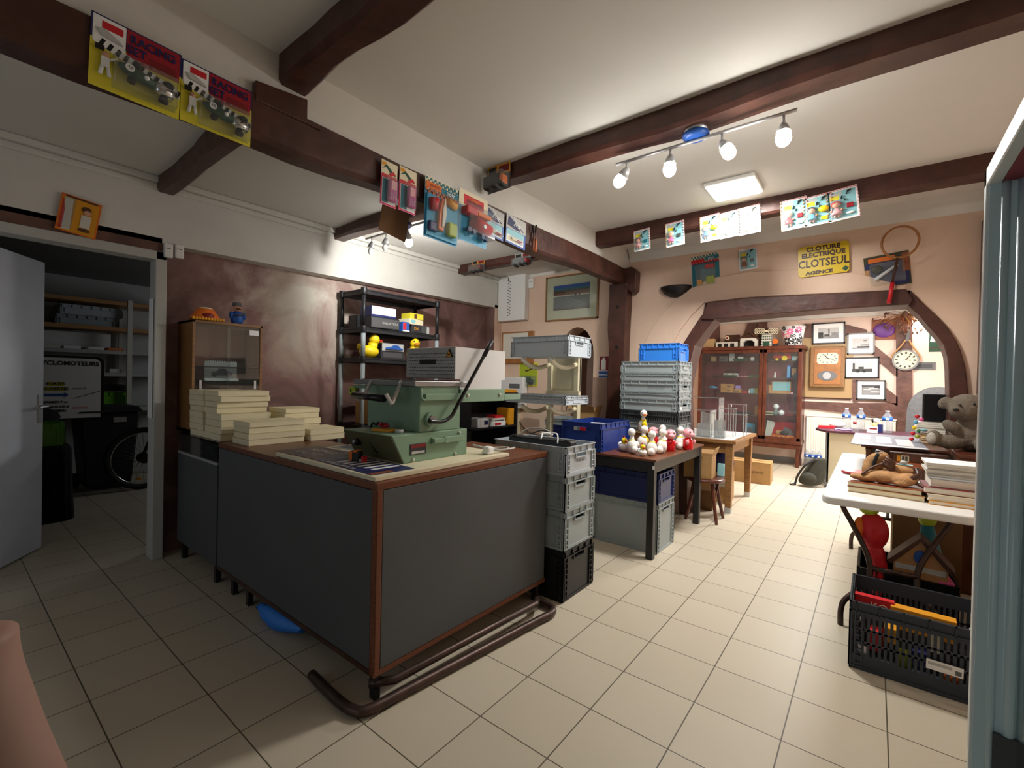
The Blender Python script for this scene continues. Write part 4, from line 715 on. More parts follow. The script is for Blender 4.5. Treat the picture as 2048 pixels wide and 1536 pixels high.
dbox('cardboard_box', 'kraft carton on the lower shelf behind the green machine', -2.75, -.62, .931, .28, .22, .27, 'kraft', R90+.2)
# ================================================================== euro crates
def crate(name, label, loc, rz, L, W, H, m, group=None, closed_handle=False, perf=False, ribs=True, mouth='black', front=None, plain=False):
    """stacking crate, long side along local x, origin at bottom centre"""
    t = thing(name, label, 'crate', loc, rz, group); l, w = L/2, W/2; th = .006; i = .012; rim = min(.05, H*.38)
    b = MB(); b.box(-l+i, -w+i, .004, l-i, w-i, .012, m); b.box(-l+.02, -w+.02, 0, l-.02, w-.02, .006, m)
    def wall(a0, a1, c, axis, hole):
        def bx(p0, p1, z0, z1):
            if axis == 'x': b.box(p0, c-th/2, z0, p1, c+th/2, z1, m)
            else: b.box(c-th/2, p0, z0, c+th/2, p1, z1, m)
        z0 = .004
        if perf:
            bx(a0, a1, z0, H*.22); bx(a0, a1, H*.80, H); n_ = int((a1-a0)/.022); rows = 2 if H < .2 else 3
            for k in range(n_+1):
                p = a0+(a1-a0)*k/n_; bx(max(a0, p-.006), min(a1, p+.006), H*.22, H*.80)
            for r_ in range(1, rows): zc = H*.22+(H*.58)*r_/rows; bx(a0, a1, zc-.005, zc+.005)
            return
        if hole and H > .1:
            hw, h0, h1 = .058, H-rim-.022, H-rim+.012
            h0 = max(h0, H*.35)
            bx(a0, -hw, z0, H); bx(hw, a1, z0, H); bx(-hw, hw, z0, h0); bx(-hw, hw, h1, H)
        else: bx(a0, a1, z0, H)
    for s in (-1, 1): wall(-l+i, l-i, s*(w-i), 'x', False); wall(-w+i, w-i, s*(l-i), 'y', not closed_handle)
    b.build('tub', t)
    b = MB(); z0, z1 = H-rim, H
    for za, zb_ in ((z1-.006, z1), (z0, z0+.006)): [b.box(*q, m) for q in ((-l, -w, za, l, -w+i, zb_), (-l, w-i, za, l, w, zb_), (-l, -w, za, -l+i, w, zb_), (l-i, -w, za, l, w, zb_))]
    for k in range(7):
        x = -l+.03+(L-.06)*k/6
        for s in (-1, 1): b.box(x-.003, s*w, z0, x+.003, s*(w-i), z1, m)
    for k in range(5):
        y = -w+.03+(W-.06)*k/4
        for s in (-1, 1): b.box(s*l, y-.003, z0, s*(l-i), y+.003, z1, m)
    b.build('rim', t)
    b = MB()
    for s in (-1, 1):
        for r_ in (-1, 1):
            for a in ((0, .006), (.022, .028), (.05, .056)): b.box(s*(l-a[0]), r_*(w), .012, s*(l-a[1]), r_*(w-i), z0, m); b.box(s*l, r_*(w-a[0]), .012, s*(l-i), r_*(w-a[1]), z0, m)
            nz = max(1, int((z0-.03)/.035))
            for k in range(nz):
                z = .03+k*.035
                b.box(s*l, r_*(w-.028), z, s*(l-i), r_*(w-.05), z+.006, m); b.box(s*(l-.028), r_*w, z, s*(l-.05), r_*(w-i), z+.006, m)
    b.box(-l+.004, -w+.004, .0, l-.004, -w+i, .018, m); b.box(-l+.004, w-i, .0, l-.004, w-.004, .018, m); b.box(-l+.004, -w+.004, 0, -l+i, w-.004, .018, m); b.box(l-i, -w+.004, 0, l-.004, w-.004, .018, m)
    b.build('corner_ribs', t)
    for s in (-1, 1):
        b = MB(); hz = H-rim-.026 if H > .1 else H*.5-.016
        hz = max(hz, .02)
        if closed_handle: b.box(s*(l-.004), -.062, hz-.008, s*(l-i), .062, hz+.034, m); b.box(s*l, -.062, hz+.03, s*(l-i), .062, hz+.036, m); b.box(s*l, -.062, hz-.008, s*(l-i), .062, hz-.002, m)
        else: [b.box(s*(l-.001), a0, c0, s*(l-i), a1, c1, m) for a0, c0, a1, c1 in ((-.07, hz-.006, .07, hz), (-.07, hz, -.062, hz+.04), (.062, hz, .07, hz+.04))]
        b.build('handle', t)
    return t
GC = 'grey crates stacked beside the counter'
cx, cy = -.25-.30, -.755
crate('stacking_crate', 'black stacking crate, lowest of the pile against the counter end', (cx, cy, .0), 0, .6, .4, .325, 'crate_black', GC)
crate('stacking_crate', 'grey stacking crate just above the black crate beside the counter', (cx, cy, .327), 0, .6, .4, .25, 'crate_grey', GC)
crate('stacking_crate', 'grey stacking crate, third from the floor beside the counter', (cx, cy, .579), 0, .6, .4, .22, 'crate_grey', GC)
t = crate('stacking_crate', 'pale grey open crate full of cables, topmost beside the counter', (cx, cy, .80), 0, .6, .4, .185, 'crate_pale', GC)
text('TARARE 15', .026, t, (.302, 0, .085), 'dgrey', rot=(PI/2, 0, PI/2))
t = thing('keyboard', 'black speaker bar lying across the open cable crate', 'electronics', (cx-.02, cy-.02, .955), .06)
b = MB(); b.box(-.24, -.05, 0, .26, .05, .05, 'black_plastic'); b.build('case', t, bevel=.012); b = MB(); b.cyl((-.2, -.03, .05), (-.2, -.03, .056), .016, 'black_gloss', 14); b.build('knob', t); b = MB(); b.cyl((.22, -.03, .05), (.22, -.03, .056), .016, 'black_gloss', 14); b.build('knob', t)
t = thing('loose_cables', 'tangle of white and grey cables in the open crate', 'cable', (cx-.02, cy+.0, .99))
for k, (pts, m) in enumerate((([(-.26, .05, .0), (-.2, .1, .05), (-.08, .12, .06), (.02, .06, .05)], 'cable_grey'), ([(-.02, .0, .03), (.04, -.06, .05), (.06, -.1, .02)], 'white'), ([(.02, .02, .04), (.12, .0, .05), (.18, -.08, .0)], 'white'), ([(-.1, .0, .03), (-.04, .05, .055), (.05, .03, .045)], 'cable'))):
    b = MB(); b.tube(smooth_pts(pts, 6), .005, m, 8); b.build('cable', t)
b = MB(); b.box(-.01, .0, .03, .07, .04, .05, 'white'); b.build('adapter', t, bevel=.008)
# ------------------------------------------------------------------ black table with brown top
TX0, TX1, TY0, TY1, TZ = -.98, -.07, .10, 1.40, .80
t = thing('work_table', 'black legged table with thin brown top carrying the crate tower', 'table', (0, 0, 0))
b = MB(); b.box(TX0, TY0, TZ-.018, TX1, TY1, TZ, 'veneer'); b.build('tabletop', t, bevel=.003)
b = MB(); [b.box(*q, 'black_paint') for q in ((TX0+.03, TY0+.015, TZ-.11, TX1-.02, TY0+.04, TZ-.018), (TX0+.03, TY1-.04, TZ-.11, TX1-.02, TY1-.015, TZ-.018), (TX0+.03, TY0+.015, TZ-.11, TX0+.05, TY1-.015, TZ-.018), (TX1-.045, TY0+.015, TZ-.11, TX1-.02, TY1-.015, TZ-.018))]; b.build('apron', t)
for x in (TX0+.05, TX1-.045):
    for y in (TY0+.04, TY1-.04): b = MB(); b.box(x-.028, y-.028, 0, x+.028, y+.028, TZ-.018, 'black_paint'); b.build('leg', t, bevel=.003)
b = MB(); b.box(TX1-.03, TY0+.008, TZ-.08, TX1-.016, TY0+.014, TZ-.05, 'white'); b.build('sticker', t)
UT = 'crates stored under the black table'
crate('stacking_crate', 'tall grey crate standing on the floor under the black table', (-.40, .45, 0), 0, .6, .4, .41, 'crate_grey', UT)
crate('stacking_crate', 'navy blue crate on top of the tall grey crate under the black table', (-.40, .45, .412), 0, .6, .4, .245, 'crate_navy', UT)
t = crate('stacking_crate', 'open royal blue crate on the table beside the duck figures', (-.755, .40, TZ+.001), R90, .6, .4, .245, 'crate_blue')
b = MB(); b.box(-.304, -.05, .175, -.300, .06, .205, 'lgrey'); b.box(-.306, -.06, .175, -.304, .0, .205, 'red'); b.box(-.306, .005, .18, -.304, .02, .2, 'teal'); b.build('label_strip', t)
t = thing('paper_sheet', 'pink and white wrappers lying on top inside the open blue crate', 'paper', (-.70, .30, TZ+.20), .3); b = MB(); b.box(-.10, -.05, 0, .02, .06, .01, 'pink'); b.box(-.05, -.03, .01, .08, .03, .035, 'white'); b.build('wrapper', t); b = MB(); b.box(-.28, -.17, -.19, .1, .25, -.002, 'cardboard'); 
# tower
TW = 'crate tower on the black table'
tx, ty = -.19-.30, 1.155
lv = [(.80, .205, 'crate_grey', 0, 0, 'grey crate standing on the black table at the foot of the tower'), (1.007, .12, 'crate_dark', 0, 1, 'dark perforated crate, second from the table in the tower'), (1.129, .118, 'crate_grey', 0, 0, 'grey crate just above the dark perforated crate in the tower'), (1.249, .064, 'crate_grey', 1, 0, 'shallow grey crate, third above the table tower base'),
      (1.315, .113, 'crate_grey', 0, 0, 'grey crate with printed owner name in the middle of the tower'), (1.430, .072, 'crate_grey', 1, 0, 'shallow grey crate, second below the small blue crate'), (1.504, .113, 'crate_grey', 1, 0, 'top grey crate of the tower, directly under the small blue crate')]
lv[3] = lv[3][:5]+('shallow grey crate just below the printed crate in the tower',)
for z, h, m, ch, pf, lab in lv:
    t = crate('stacking_crate', lab, (tx, ty, z+.001), 0, .6, .4, h, m, TW, closed_handle=bool(ch), perf=bool(pf))
    if 'printed' in lab and 'just' not in lab: text('GROUPE ALTRANS', .02, t, (.08, -.198, .05), 'dgrey')
    if z == 1.129: b = MB(); b.box(.3005, -.14, .02, .302, -.10, .05, 'white'); b.build('label_sticker', t)
t = crate('stacking_crate', 'small bright blue crate on the very top of the tower', (-.20-.20, 1.115, 1.619), 0, .4, .3, .172, 'crate_bright')
t2 = thing('plastic_film', 'crumpled clear film inside the small bright blue crate', 'packaging', (-.40, 1.115, 1.635)); b = MB(); rnd = random.Random(3)
b.ell((0, 0, .06), (.15, .10, .07), 'lgrey', 14, 9); b.v = [v+Vector((rnd.uniform(-.012, .012),)*3) for v in b.v]; b.build('film', t2)
# ------------------------------------------------------------------ squeaky duck and poodle figures on the table
DK = 'toy duck figures on the black table'
def goose(label, x, y, rz, s=1., z=TZ, chick=True, beak='orange'):
    t = thing('duck_figure', label, 'toy duck', (x, y, z), rz, DK)
    b = MB(); b.ell((0, 0, .058*s), (.05*s, .046*s, .062*s), 'glossy_white', 18, 12); b.ell((-.055*s, 0, .035*s), (.035*s, .03*s, .033*s), 'glossy_white'); b.tube([(.01*s, 0, .09*s), (.012*s, 0, .15*s)], .018*s, 'glossy_white', 12, radii=[.026*s, .017*s]); b.build('body', t)
    b = MB(); b.ell((.02*s, 0, .18*s), (.038*s, .034*s, .036*s), 'glossy_white', 16, 10); b.build('head', t)
    b = MB(); b.ell((.06*s, 0, .17*s), (.024*s, .02*s, .009*s), beak); b.build('beak', t)
    b = MB(); b.lathe([(.026*s, .105*s), (.032*s, .112*s), (.026*s, .12*s)], 'glossy_yellow', 14, (.01*s, 0, 0)); b.build('bow', t)
    for q in (-1, 1): b = MB(); b.ell((.047*s, q*.02*s, .19*s), .006*s, 'black', 8, 6); b.build('eye', t)
    if chick: b = MB(); b.ell((.045*s, 0, .075*s), (.022*s, .026*s, .032*s), 'glossy_yellow'); b.build('bib', t)
def boat_chick(label, x, y, rz, s=1., z=TZ):
    t = thing('duck_figure', label, 'toy duck', (x, y, z), rz, DK)
    b = MB(); b.ell((0, 0, .035*s), (.055*s, .042*s, .036*s), 'glossy_white', 16, 10); b.ell((-.05*s, 0, .05*s), (.02*s, .025*s, .022*s), 'glossy_white'); b.build('shell', t)
    b = MB(); b.ell((.01*s, 0, .085*s), (.026*s, .026*s, .03*s), 'glossy_yellow'); b.build('chick', t); b = MB(); b.ell((.034*s, 0, .084*s), (.012*s, .012*s, .007*s), 'red'); b.ell((.0, 0, .118*s), (.012*s, .007*s, .012*s), 'red'); b.build('beak', t)
def pink_fig(label, x, y, rz, s=1.):
    t = thing('duck_figure', label, 'toy figure', (x, y, TZ), rz, DK)
    b = MB(); b.lathe([(.042*s, 0), (.046*s, .02*s), (.046*s, .07*s), (.04*s, .095*s), (.02*s, .11*s)], 'glossy_red', 16); b.build('barrel_body', t); b = MB(); b.ell((.0, 0, .15*s), (.046*s, .048*s, .045*s), 'glossy_pink', 16, 10); b.ell((.045*s, 0, .14*s), (.02*s, .026*s, .018*s), 'glossy_pink'); b.build('head', t)
    for q in (-1, 1): b = MB(); b.ell((.04*s, q*.022*s, .165*s), .006*s, 'black', 8, 6); b.build('eye', t)
    for q in (-1, 1): b = MB(); b.ell((.03*s, q*.045*s, .075*s), (.018*s, .014*s, .022*s), 'glossy_pink'); b.build('arm', t)
def tp(u, v):
    p = at(u, v, 2, TZ); k = min(1, (.885-CAM.y)/(p.y-CAM.y)); return CAM.x+(p.x-CAM.x)*k, CAM.y+(p.y-CAM.y)*k
goose('white duck standing with pink beak to the left, nearest the blue crate', *tp(1264, 906), 2.4, .98, beak='pink')
goose('white duck seen from behind at the very front corner of the table', *tp(1303, 910), 1.9, .95)
goose('white duck seen from behind beside the red barrel figure', *tp(1323, 906), 1.6, .98)
goose('white duck behind the front left duck, next to the yellow chick', *tp(1284, 897), .9, .98)
goose('white duck with yellow bow right of the pink figures', *tp(1360, 897), 1.8, .95)
goose('white duck peeping between the pink figures at the back', *tp(1325, 889), 2.0, .97)
boat_chick('yellow chick in white eggshell boat beside the blue crate', *tp(1247, 902), -.6, 1.05)
boat_chick('yellow chick in eggshell boat between the two left ducks', *tp(1284, 912), -.7, .85)
pink_fig('pink headed figure in red barrel in the middle at the back', *tp(1306, 892), -.8, .95)
pink_fig('pink headed figure in red barrel standing in front of the tower', *tp(1340, 902), -1.0, 1.0)
pink_fig('pink headed figure in red at the right end of the figures', *tp(1376, 887), -.4, 1.0)
x_, y_ = tp(1290, 893)
t = thing('figure_carton', 'open brown carton among the duck figures', 'box', (x_-.05, y_+.08, TZ), .2, DK); b = MB(); b.box(-.10, -.05, 0, .10, .05, .13, 'cardboard'); b.build('carton', t); b = MB(); b.box(-.10, -.085, .125, .10, -.05, .13, 'cardboard_dark'); b.build('flap', t)
goose('single tall white duck perched on the carton above the others', x_-.06, y_+.08, -.85, .98, TZ+.131, beak='orange')
# ------------------------------------------------------------------ stool with carton, things under the tables
t = thing('bentwood_stool', 'dark bentwood stool with a carton on it under the tables', 'stool', (-.10, 1.59, 0), .05)
b = MB(); b.lathe([(.15, .40), (.185, .405), (.19, .42), (.185, .435), (.15, .438)], 'mahogany', 24); b.build('seat', t)
for a in (.75, 2.35, 3.9, 5.5):
    b = MB(); c, s_ = math.cos(a), math.sin(a); b.tube(smooth_pts([(.13*c, .13*s_, .41), (.15*c, .15*s_, .25), (.21*c, .21*s_, 0)], 4), .016, 'mahogany', 10, radii=[.017]*8+[.013]); b.build('leg', t)
    b = MB(); a2 = a+1.57; b.tube(smooth_pts([(.155*c, .155*s_, .22), (.14*math.cos(a+.4), .14*math.sin(a+.4), .34), (.13*math.cos(a+.78), .13*math.sin(a+.78), .40)], 4), .009, 'mahogany', 8); b.build('brace', t)
def open_box(name, label, x, y, z, sx, sy, sz, rz=0, m='cardboard', flaps=(1, 1, 1, 1), group=None, stuffm='cardboard_dark'):
    t = thing(name, label, 'cardboard box', (x, y, z), rz, group); l, w = sx/2, sy/2; th = .005
    b = MB(); b.box(-l, -w, 0, l, w, th, m); [b.box(*q, m) for q in ((-l, -w, 0, l, -w+th, sz), (-l, w-th, 0, l, w, sz), (-l, -w, 0, -l+th, w, sz), (l-th, -w, 0, l, w, sz))]; b.build('carton', t)
    F = sy*.42
    for k, (px, py, ax) in enumerate(((0, -w, 'x'), (0, w, 'x'), (-l, 0, 'y'), (l, 0, 'y'))):
        if not flaps[k]: continue
        an = (.5, 1.2, .9, .35)[k]; b = MB(); X = Matrix.Translation((px, py, sz))
        if ax == 'x': s_ = -1 if py < 0 else 1; X = X @ Matrix.Rotation(-s_*an, 4, 'X'); b.box(-l, -.002, 0, l, .002, F, m, X)
        else: s_ = -1 if px < 0 else 1; X = X @ Matrix.Rotation(s_*an, 4, 'Y'); b.box(-.002, -w, 0, .002, w, F, m, X)
        b.build('flap', t)
    return t
open_box('cardboard_box', 'open brown carton standing on the bentwood stool', -.15, 1.56, .439, .27, .22, .23, .06, flaps=(0, 1, 1, 1))
b = MB(); b.box(-.02, 1.73, .439, .045, 1.76, .57, 'aqua'); tag(b.build('booklet', bevel=.002), 'pale blue booklet standing behind the carton on the stool', 'book')
open_box('cardboard_box', 'dark brown carton on the floor behind the stool', -.28, 2.05, 0, .3, .25, .22, .1, 'cardboard_dark', (0, 0, 0, 0))
# oak table beyond the arch
OX0, OX1, OY0, OY1, OZ = -.70, .11, 1.93, 3.04, .80
t = thing('oak_table', 'old oak table with pale top and metal shod legs carrying acrylic stands', 'table', (0, 0, 0))
b = MB(); b.box(OX0, OY0, OZ-.04, OX1, OY1, OZ-.002, 'oak'); b.build('tabletop', t, bevel=.006); b = MB(); b.box(OX0+.05, OY0+.05, OZ-.003, OX1-.05, OY1-.05, OZ, 'frost'); b.build('inlay', t)
b = MB(); [b.box(*q, 'oak') for q in ((OX0+.06, OY0+.05, OZ-.15, OX1-.06, OY0+.075, OZ-.04), (OX0+.06, OY1-.075, OZ-.15, OX1-.06, OY1-.05, OZ-.04), (OX0+.06, OY0+.05, OZ-.15, OX0+.085, OY1-.05, OZ-.04), (OX1-.085, OY0+.05, OZ-.15, OX1-.06, OY1-.05, OZ-.04))]; b.build('apron', t)
for x in (OX0+.07, OX1-.075):
    for y in (OY0+.07, OY1-.07):
        b = MB(); b.hexa([(x-.03, y-.03, .04), (x+.03, y-.03, .04), (x+.03, y+.03, .04), (x-.03, y+.03, .04)], [(x-.04, y-.04, OZ-.04), (x+.04, y-.04, OZ-.04), (x+.04, y+.04, OZ-.04), (x-.04, y+.04, OZ-.04)], 'oak'); l_ = b.build('leg', t, bevel=.003)
        b = MB(); b.box(x-.033, y-.033, 0, x+.033, y+.033, .06, 'metal'); b.build('foot_cap', l_)
# acrylic stands
AC = 'clear acrylic stands on the oak table'
def riser(label, x, y, w_, d_, h, rz=0, legs=False, z=OZ):
    t = thing('acrylic_stand', label, 'display stand', (x, y, z), rz, AC); th = .006
    b = MB(); b.box(-w_/2, -d_/2, h-th, w_/2, d_/2, h, 'acrylic'); b.build('stand_top', t)
    if legs:
        for sx in (-1, 1):
            for sy in (-1, 1): b = MB(); b.cyl((sx*(w_/2-.012), sy*(d_/2-.012), 0), (sx*(w_/2-.012), sy*(d_/2-.012), h-th), .006, 'acrylic', 10); b.build('leg', t)
    else:
        for s in (-1, 1): b = MB(); b.box(s*w_/2, -d_/2, 0, s*(w_/2-th), d_/2, h-th, 'acrylic'); b.build('side_panel', t)
    return t
def cube_box(label, x, y, w_, h, rz=0):
    t = thing('acrylic_box', label, 'display box', (x, y, OZ), rz, AC); b = MB(); q = w_/2; th = .005; b.box(-q, -q, 0, q, q, th, 'acrylic')
    [b.box(*k, 'acrylic') for k in ((-q, -q, th, q, -q+th, h), (-q, q-th, th, q, q, h), (-q, -q, th, -q+th, q, h), (q-th, -q, th, q, q, h))]; b.build('box_walls', t); return t
riser('broad low acrylic riser at the left of the oak table against the tower', -.44, 2.30, .44, .26, .30, 0)
riser('tallest wide acrylic shelf standing at the back left of the oak table', -.44, 2.66, .44, .26, .44, .03)
riser('slim legged acrylic stand, middle step of the group', -.08, 2.36, .18, .18, .33, .05, True)
riser('legged acrylic stand at the back with narrow top', -.09, 2.90, .20, .16, .36, 0, True)
riser('legged acrylic stand nearest the right edge of the oak table', -.06, 2.62, .26, .20, .25, 0, True)
cube_box('clear acrylic box at the front edge of the oak table', -.26, 2.10, .14, .15)
cube_box('tall clear acrylic box right of the front box', -.10, 2.12, .11, .20, .1)
cube_box('small clear acrylic box at the front left of the oak table', -.48, 2.08, .15, .22)
t = thing('acrylic_wedge', 'stepped clear acrylic wedge at the very back of the group', 'display stand', (-.36, 2.91, OZ), .05, AC); b = MB(); b.prism([(-.16, 0), (.10, 0), (.10, .06), (.04, .06), (.04, .11), (-.02, .11), (-.02, .20), (-.16, .24)], -.06, .06, 'acrylic'); b.build('step_block', t)
# cartons behind, bags under the oak table
t = thing('cardboard_box', 'large sealed kraft carton on the floor beyond the oak table', 'cardboard box', (-.15, 4.02, 0), .08)
b = MB(); b.box(-.31, -.16, 0, .29, .18, .30, 'cardboard'); b.build('carton', t, bevel=.006); b = MB(); b.box(-.31, -.16, .30, .29, .005, .305, 'cardboard'); b.build('flap', t); b = MB(); b.box(-.30, .01, .30, .29, .175, .308, 'cardboard', Matrix.Translation((0, 0, 0)) @ Matrix.Rotation(-.02, 4, 'X')); b.build('flap', t)
b = MB(); b.box(.291, -.03, 0.0, .2925, .04, .30, 'card'); b.build('tape', t); text('DOMINO', .05, t, (.1, -.163, .16), 'brown')
t = thing('cardboard_box', 'brown carton with white label beneath the oak table', 'cardboard box', (-.22, 2.55, 0), .05); b = MB(); b.box(-.2, -.16, 0, .16, .18, .34, 'cardboard'); b.build('carton', t, bevel=.005); b = MB(); b.box(-.02, -.163, .19, .13, -.16, .31, 'lgrey'); b.box(.0, -.164, .21, .012, -.163, .28, 'black'); b.build('label_sheet', t)
t = thing('plastic_bag', 'dark blue plastic bag on the carton under the oak table', 'bag', (-.21, 2.56, .345)); b = MB(); rnd = random.Random(9); b.ell((0, 0, .13), (.17, .13, .14), 'navy', 16, 11); b.v = [v+Vector((rnd.uniform(-.014, .014), rnd.uniform(-.014, .014), rnd.uniform(-.01, .01))) for v in b.v]; b.build('bag', t)
b = MB(); b.prism([(-.47, .0), (-.40, 0), (-.50, .76), (-.56, .76)], 1.50, 1.56, 'walnut'); tag(b.build('wooden_plank', bevel=.004), 'dark wooden plank leaning behind the navy crate under the table', 'plank')
# ------------------------------------------------------------------ cream rack with arms holding crates
t = thing('crate_rack', 'cream metal rack with curved arms holding two grey crates', 'rack', (0, 0, 0)); RX0, RX1, RY = -1.36, -1.0, .50
b = MB(); b.box(RX0, RY, 1.30, RX1, RY+.02, 1.70, 'cream'); b.build('back_panel', t); b = MB(); b.box(RX0, RY, .05, RX1, RY+.02, .4, 'cream'); b.build('back_panel', t)
for x in (RX0, RX1-.05): b = MB(); b.box(x, RY-.03, 0, x+.05, RY+.03, 1.72, 'cream'); b.build('upright', t, bevel=.004)
b = MB(); b.box(RX0-.01, RY-.035, 1.27, RX1+.01, RY-.01, 1.31, 'cream'); b.build('crossbar', t)
b = MB(); [b.box(x, RY-.3, 0, x+.05, RY+.03, .04, 'cream') for x in (RX0, RX1-.05)]; b.build('foot_pair', t)
for zt_ in (1.595, 1.165):
    for x in (-1.345, -1.03): b = MB(); b.tube(smooth_pts([(x, RY-.02, zt_-.03), (x, .30, zt_-.065), (x, .14, zt_-.05), (x, .03, zt_)], 5), .022, 'cream', 12); a_ = b.build('arm', t); c = MB(); c.cyl((x, .035, zt_), (x, .022, zt_-.0), .016, 'white', 12); c.build('end_plug', a_)
crate('stacking_crate', 'pale grey crate held high on the upper arms of the cream rack', (-1.15, .21, 1.624), 0, .63, .42, .185, 'crate_pale', None)
crate('stacking_crate', 'shallow grey crate resting on the lower arms of the cream rack', (-1.19, .21, 1.192), 0, .68, .42, .078, 'crate_pale', None, closed_handle=True)
# crates on the far side of the blue crate, by the arched passage
crate('stacking_crate', 'grey crate with papers on a pile by the arched passage', (-1.42, 1.18, .905), .0, .6, .4, .075, 'crate_grey', 'pile by the arched passage', closed_handle=True)
crate('stacking_crate', 'dark blue crate under the grey paper crate by the arched passage', (-1.42, 1.18, .60), .0, .6, .4, .30, 'crate_navy', 'pile by the arched passage')
crate('stacking_crate', 'black crate on the floor at the foot of the pile by the arched passage', (-1.42, 1.18, .28), .0, .6, .4, .315, 'crate_black', 'pile by the arched passage')
crate('stacking_crate', 'grey crate on the floor under the pile by the arched passage', (-1.42, 1.18, .0), .0, .6, .4, .278, 'crate_grey', 'pile by the arched passage')
open_box('cardboard_box', 'small open carton lying on the grey crate by the arched passage', -1.30, 1.2, .981, .25, .2, .08, .15, flaps=(1, 1, 1, 1))
# dark shelf with games right of the machine
t = thing('game_shelf', 'low black shelf with games seen behind the green machine', 'shelf unit', (-2.35, .60, 0))
b = MB(); b.box(-.2, -.42, 0, -.18, .42, 1.25, 'black_plastic'); [b.box(-.2, -.42, z, .2, .42, z+.02, 'black_plastic') for z in (.05, .45, .84, 1.23)]; b.build('shelf_boards', t)
for y in (-.42, .40): b = MB(); b.box(-.2, y, 0, .2, y+.02, 1.25, 'black_plastic'); b.build('side_panel', t)
dbox('game_box', 'white and red game boxes stacked on the low black shelf', -2.28, .72, .861, .22, .2, .05, 'white', R90, 'games on the low black shelf', [(.1, .2, .6, .8, 'red')])
dbox('game_box', 'striped white game box, upper one on the low black shelf', -2.28, .72, .911, .2, .19, .04, 'offwhite', R90, 'games on the low black shelf', [(.05, .2, .9, .5, 'dgrey')])
dbox('game_box', 'yellow game box standing upright on the low black shelf', -2.27, .93, .861, .09, .2, .20, 'amber', R90, 'games on the low black shelf')
dbox('game_box', 'white carton at the left of the low black shelf', -2.26, .42, .861, .16, .2, .1, 'white', R90, 'games on the low black shelf', [(.5, .3, .9, .8, 'navy')])
dbox('game_box', 'red box lying on top of the striped game box', -2.28, .74, .951, .14, .14, .03, 'red', R90, 'games on the low black shelf')
for k, (y, m) in enumerate(((.35, 'white'), (.62, 'lemon'), (.88, 'amber'))): dbox('game_box', ['white flat box', 'lemon yellow flat box', 'amber flat box'][k]+' on top of the low black shelf', -2.25, y, 1.251, .22, .2, .035, m, R90, 'boxes on top of the low black shelf')
t = thing('perforated_box', 'white perforated metal box leaning behind the machine on the end wall', 'heater', (-2.66, YW-.06, 1.02)); b = MB(); b.box(-.26, -.05, 0, .22, .05, .42, 'white_plastic'); b.build('housing', t, bevel=.01); b = MB(); [b.box(-.05+.025*i, -.052, .03+.022*j, -.03+.025*i, -.05, .042+.022*j, 'mgrey') for i in range(9) for j in range(8)]; tag(b.build('vent_slots', t), kind='stuff'); b = MB(); b.box(-.02, -.054, .27, .16, -.05, .33, 'mgrey'); b.build('control_panel', t)
b = MB(); b.box(-2.76, YW-.10, 0, -2.56, YW-.0, 1.019, 'cream'); tag(b.build('plinth_box', bevel=.004), 'cream boxed column under the perforated metal box', 'plinth')
t = thing('power_cable', 'thin brown cable sagging along the end wall behind the rack', 'cable', (0, 0, 0)); b = MB(); b.tube(smooth_pts([at(u, v, 1, YW-.012) for u, v in ((1020, 800), (1032, 830), (1052, 860), (1080, 871), (1108, 866), (1128, 835), (1140, 780))], 6), .006, 'brown', 8); b.build('cord', t)
# ================================================================== far room furniture
CZ0, CZ1, CY0, CY1, CX0, CX1 = .40, 2.105, 5.774, 6.20, -1.42, .30
t = thing('display_cabinet', 'tall wooden display cabinet with glazed doors and red lining in the far room', 'cabinet', (0, 0, 0))
b = MB(); b.box(CX0, CY1-.015, CZ0, CX1, CY1, CZ1-.06, 'maroon'); b.build('back_lining', t)
b = MB(); [b.box(*q, 'mahogany') for q in ((CX0, CY0+.03, CZ0, CX0+.03, CY1, CZ1-.05), (CX1-.03, CY0+.03, CZ0, CX1, CY1, CZ1-.05), (CX0-.03, CY0-.02, CZ1-.06, CX1+.03, CY1, CZ1), (CX0-.01, CY0, CZ0-.01, CX1+.01, CY1, CZ0+.05), (CX0, CY0+.02, CZ0-.09, CX1, CY0+.05, CZ0))]; b.box(-.315, CY0+.02, CZ0+.05, -.285, CY1, CZ1-.05, 'mahogany'); b.build('carcass', t, bevel=.008)
for x in (CX0+.06, CX1-.06):
    for y in (CY0+.06, CY1-.06): b = MB(); b.tube(smooth_pts([(x, y, CZ0), (x+.02*(1 if x > 0 else -1), y-.01, .28), (x+.005, y, .12), (x+.02*(1 if x > 0 else -1), y-.015, 0)], 5), .03, 'mahogany', 10, radii=None); b.build('leg', t)
def doorway(x0, x1):
    f = MB(); w_ = .055; [f.box(*q, 'mahogany') for q in ((x0, CY0, CZ0+.055, x0+w_, CY0+.028, CZ1-.065), (x1-w_, CY0, CZ0+.055, x1, CY0+.028, CZ1-.065), (x0, CY0, CZ0+.055, x1, CY0+.028, CZ0+.11), (x0, CY0, CZ1-.12, x1, CY0+.028, CZ1-.065))]; d = f.build('door', t, bevel=.004)
    g = MB(); g.box(x0+w_, CY0+.01, CZ0+.11, x1-w_, CY0+.014, CZ1-.12, 'glass'); g.build('pane', d); return d
doorway(CX0+.012, -.305); d_ = doorway(-.295, CX1-.012); b = MB(); b.ell((-.27, CY0-.008, 1.25), .012, 'brass', 8, 6); b.build('knob', d_)
YS = 5.98
SL = [at(1480, v, 1, YS).z for v in (723, 754, 786, 828.5)]; SR = [at(1570, v, 1, YS).z for v in (722, 756, 787.5, 831)]
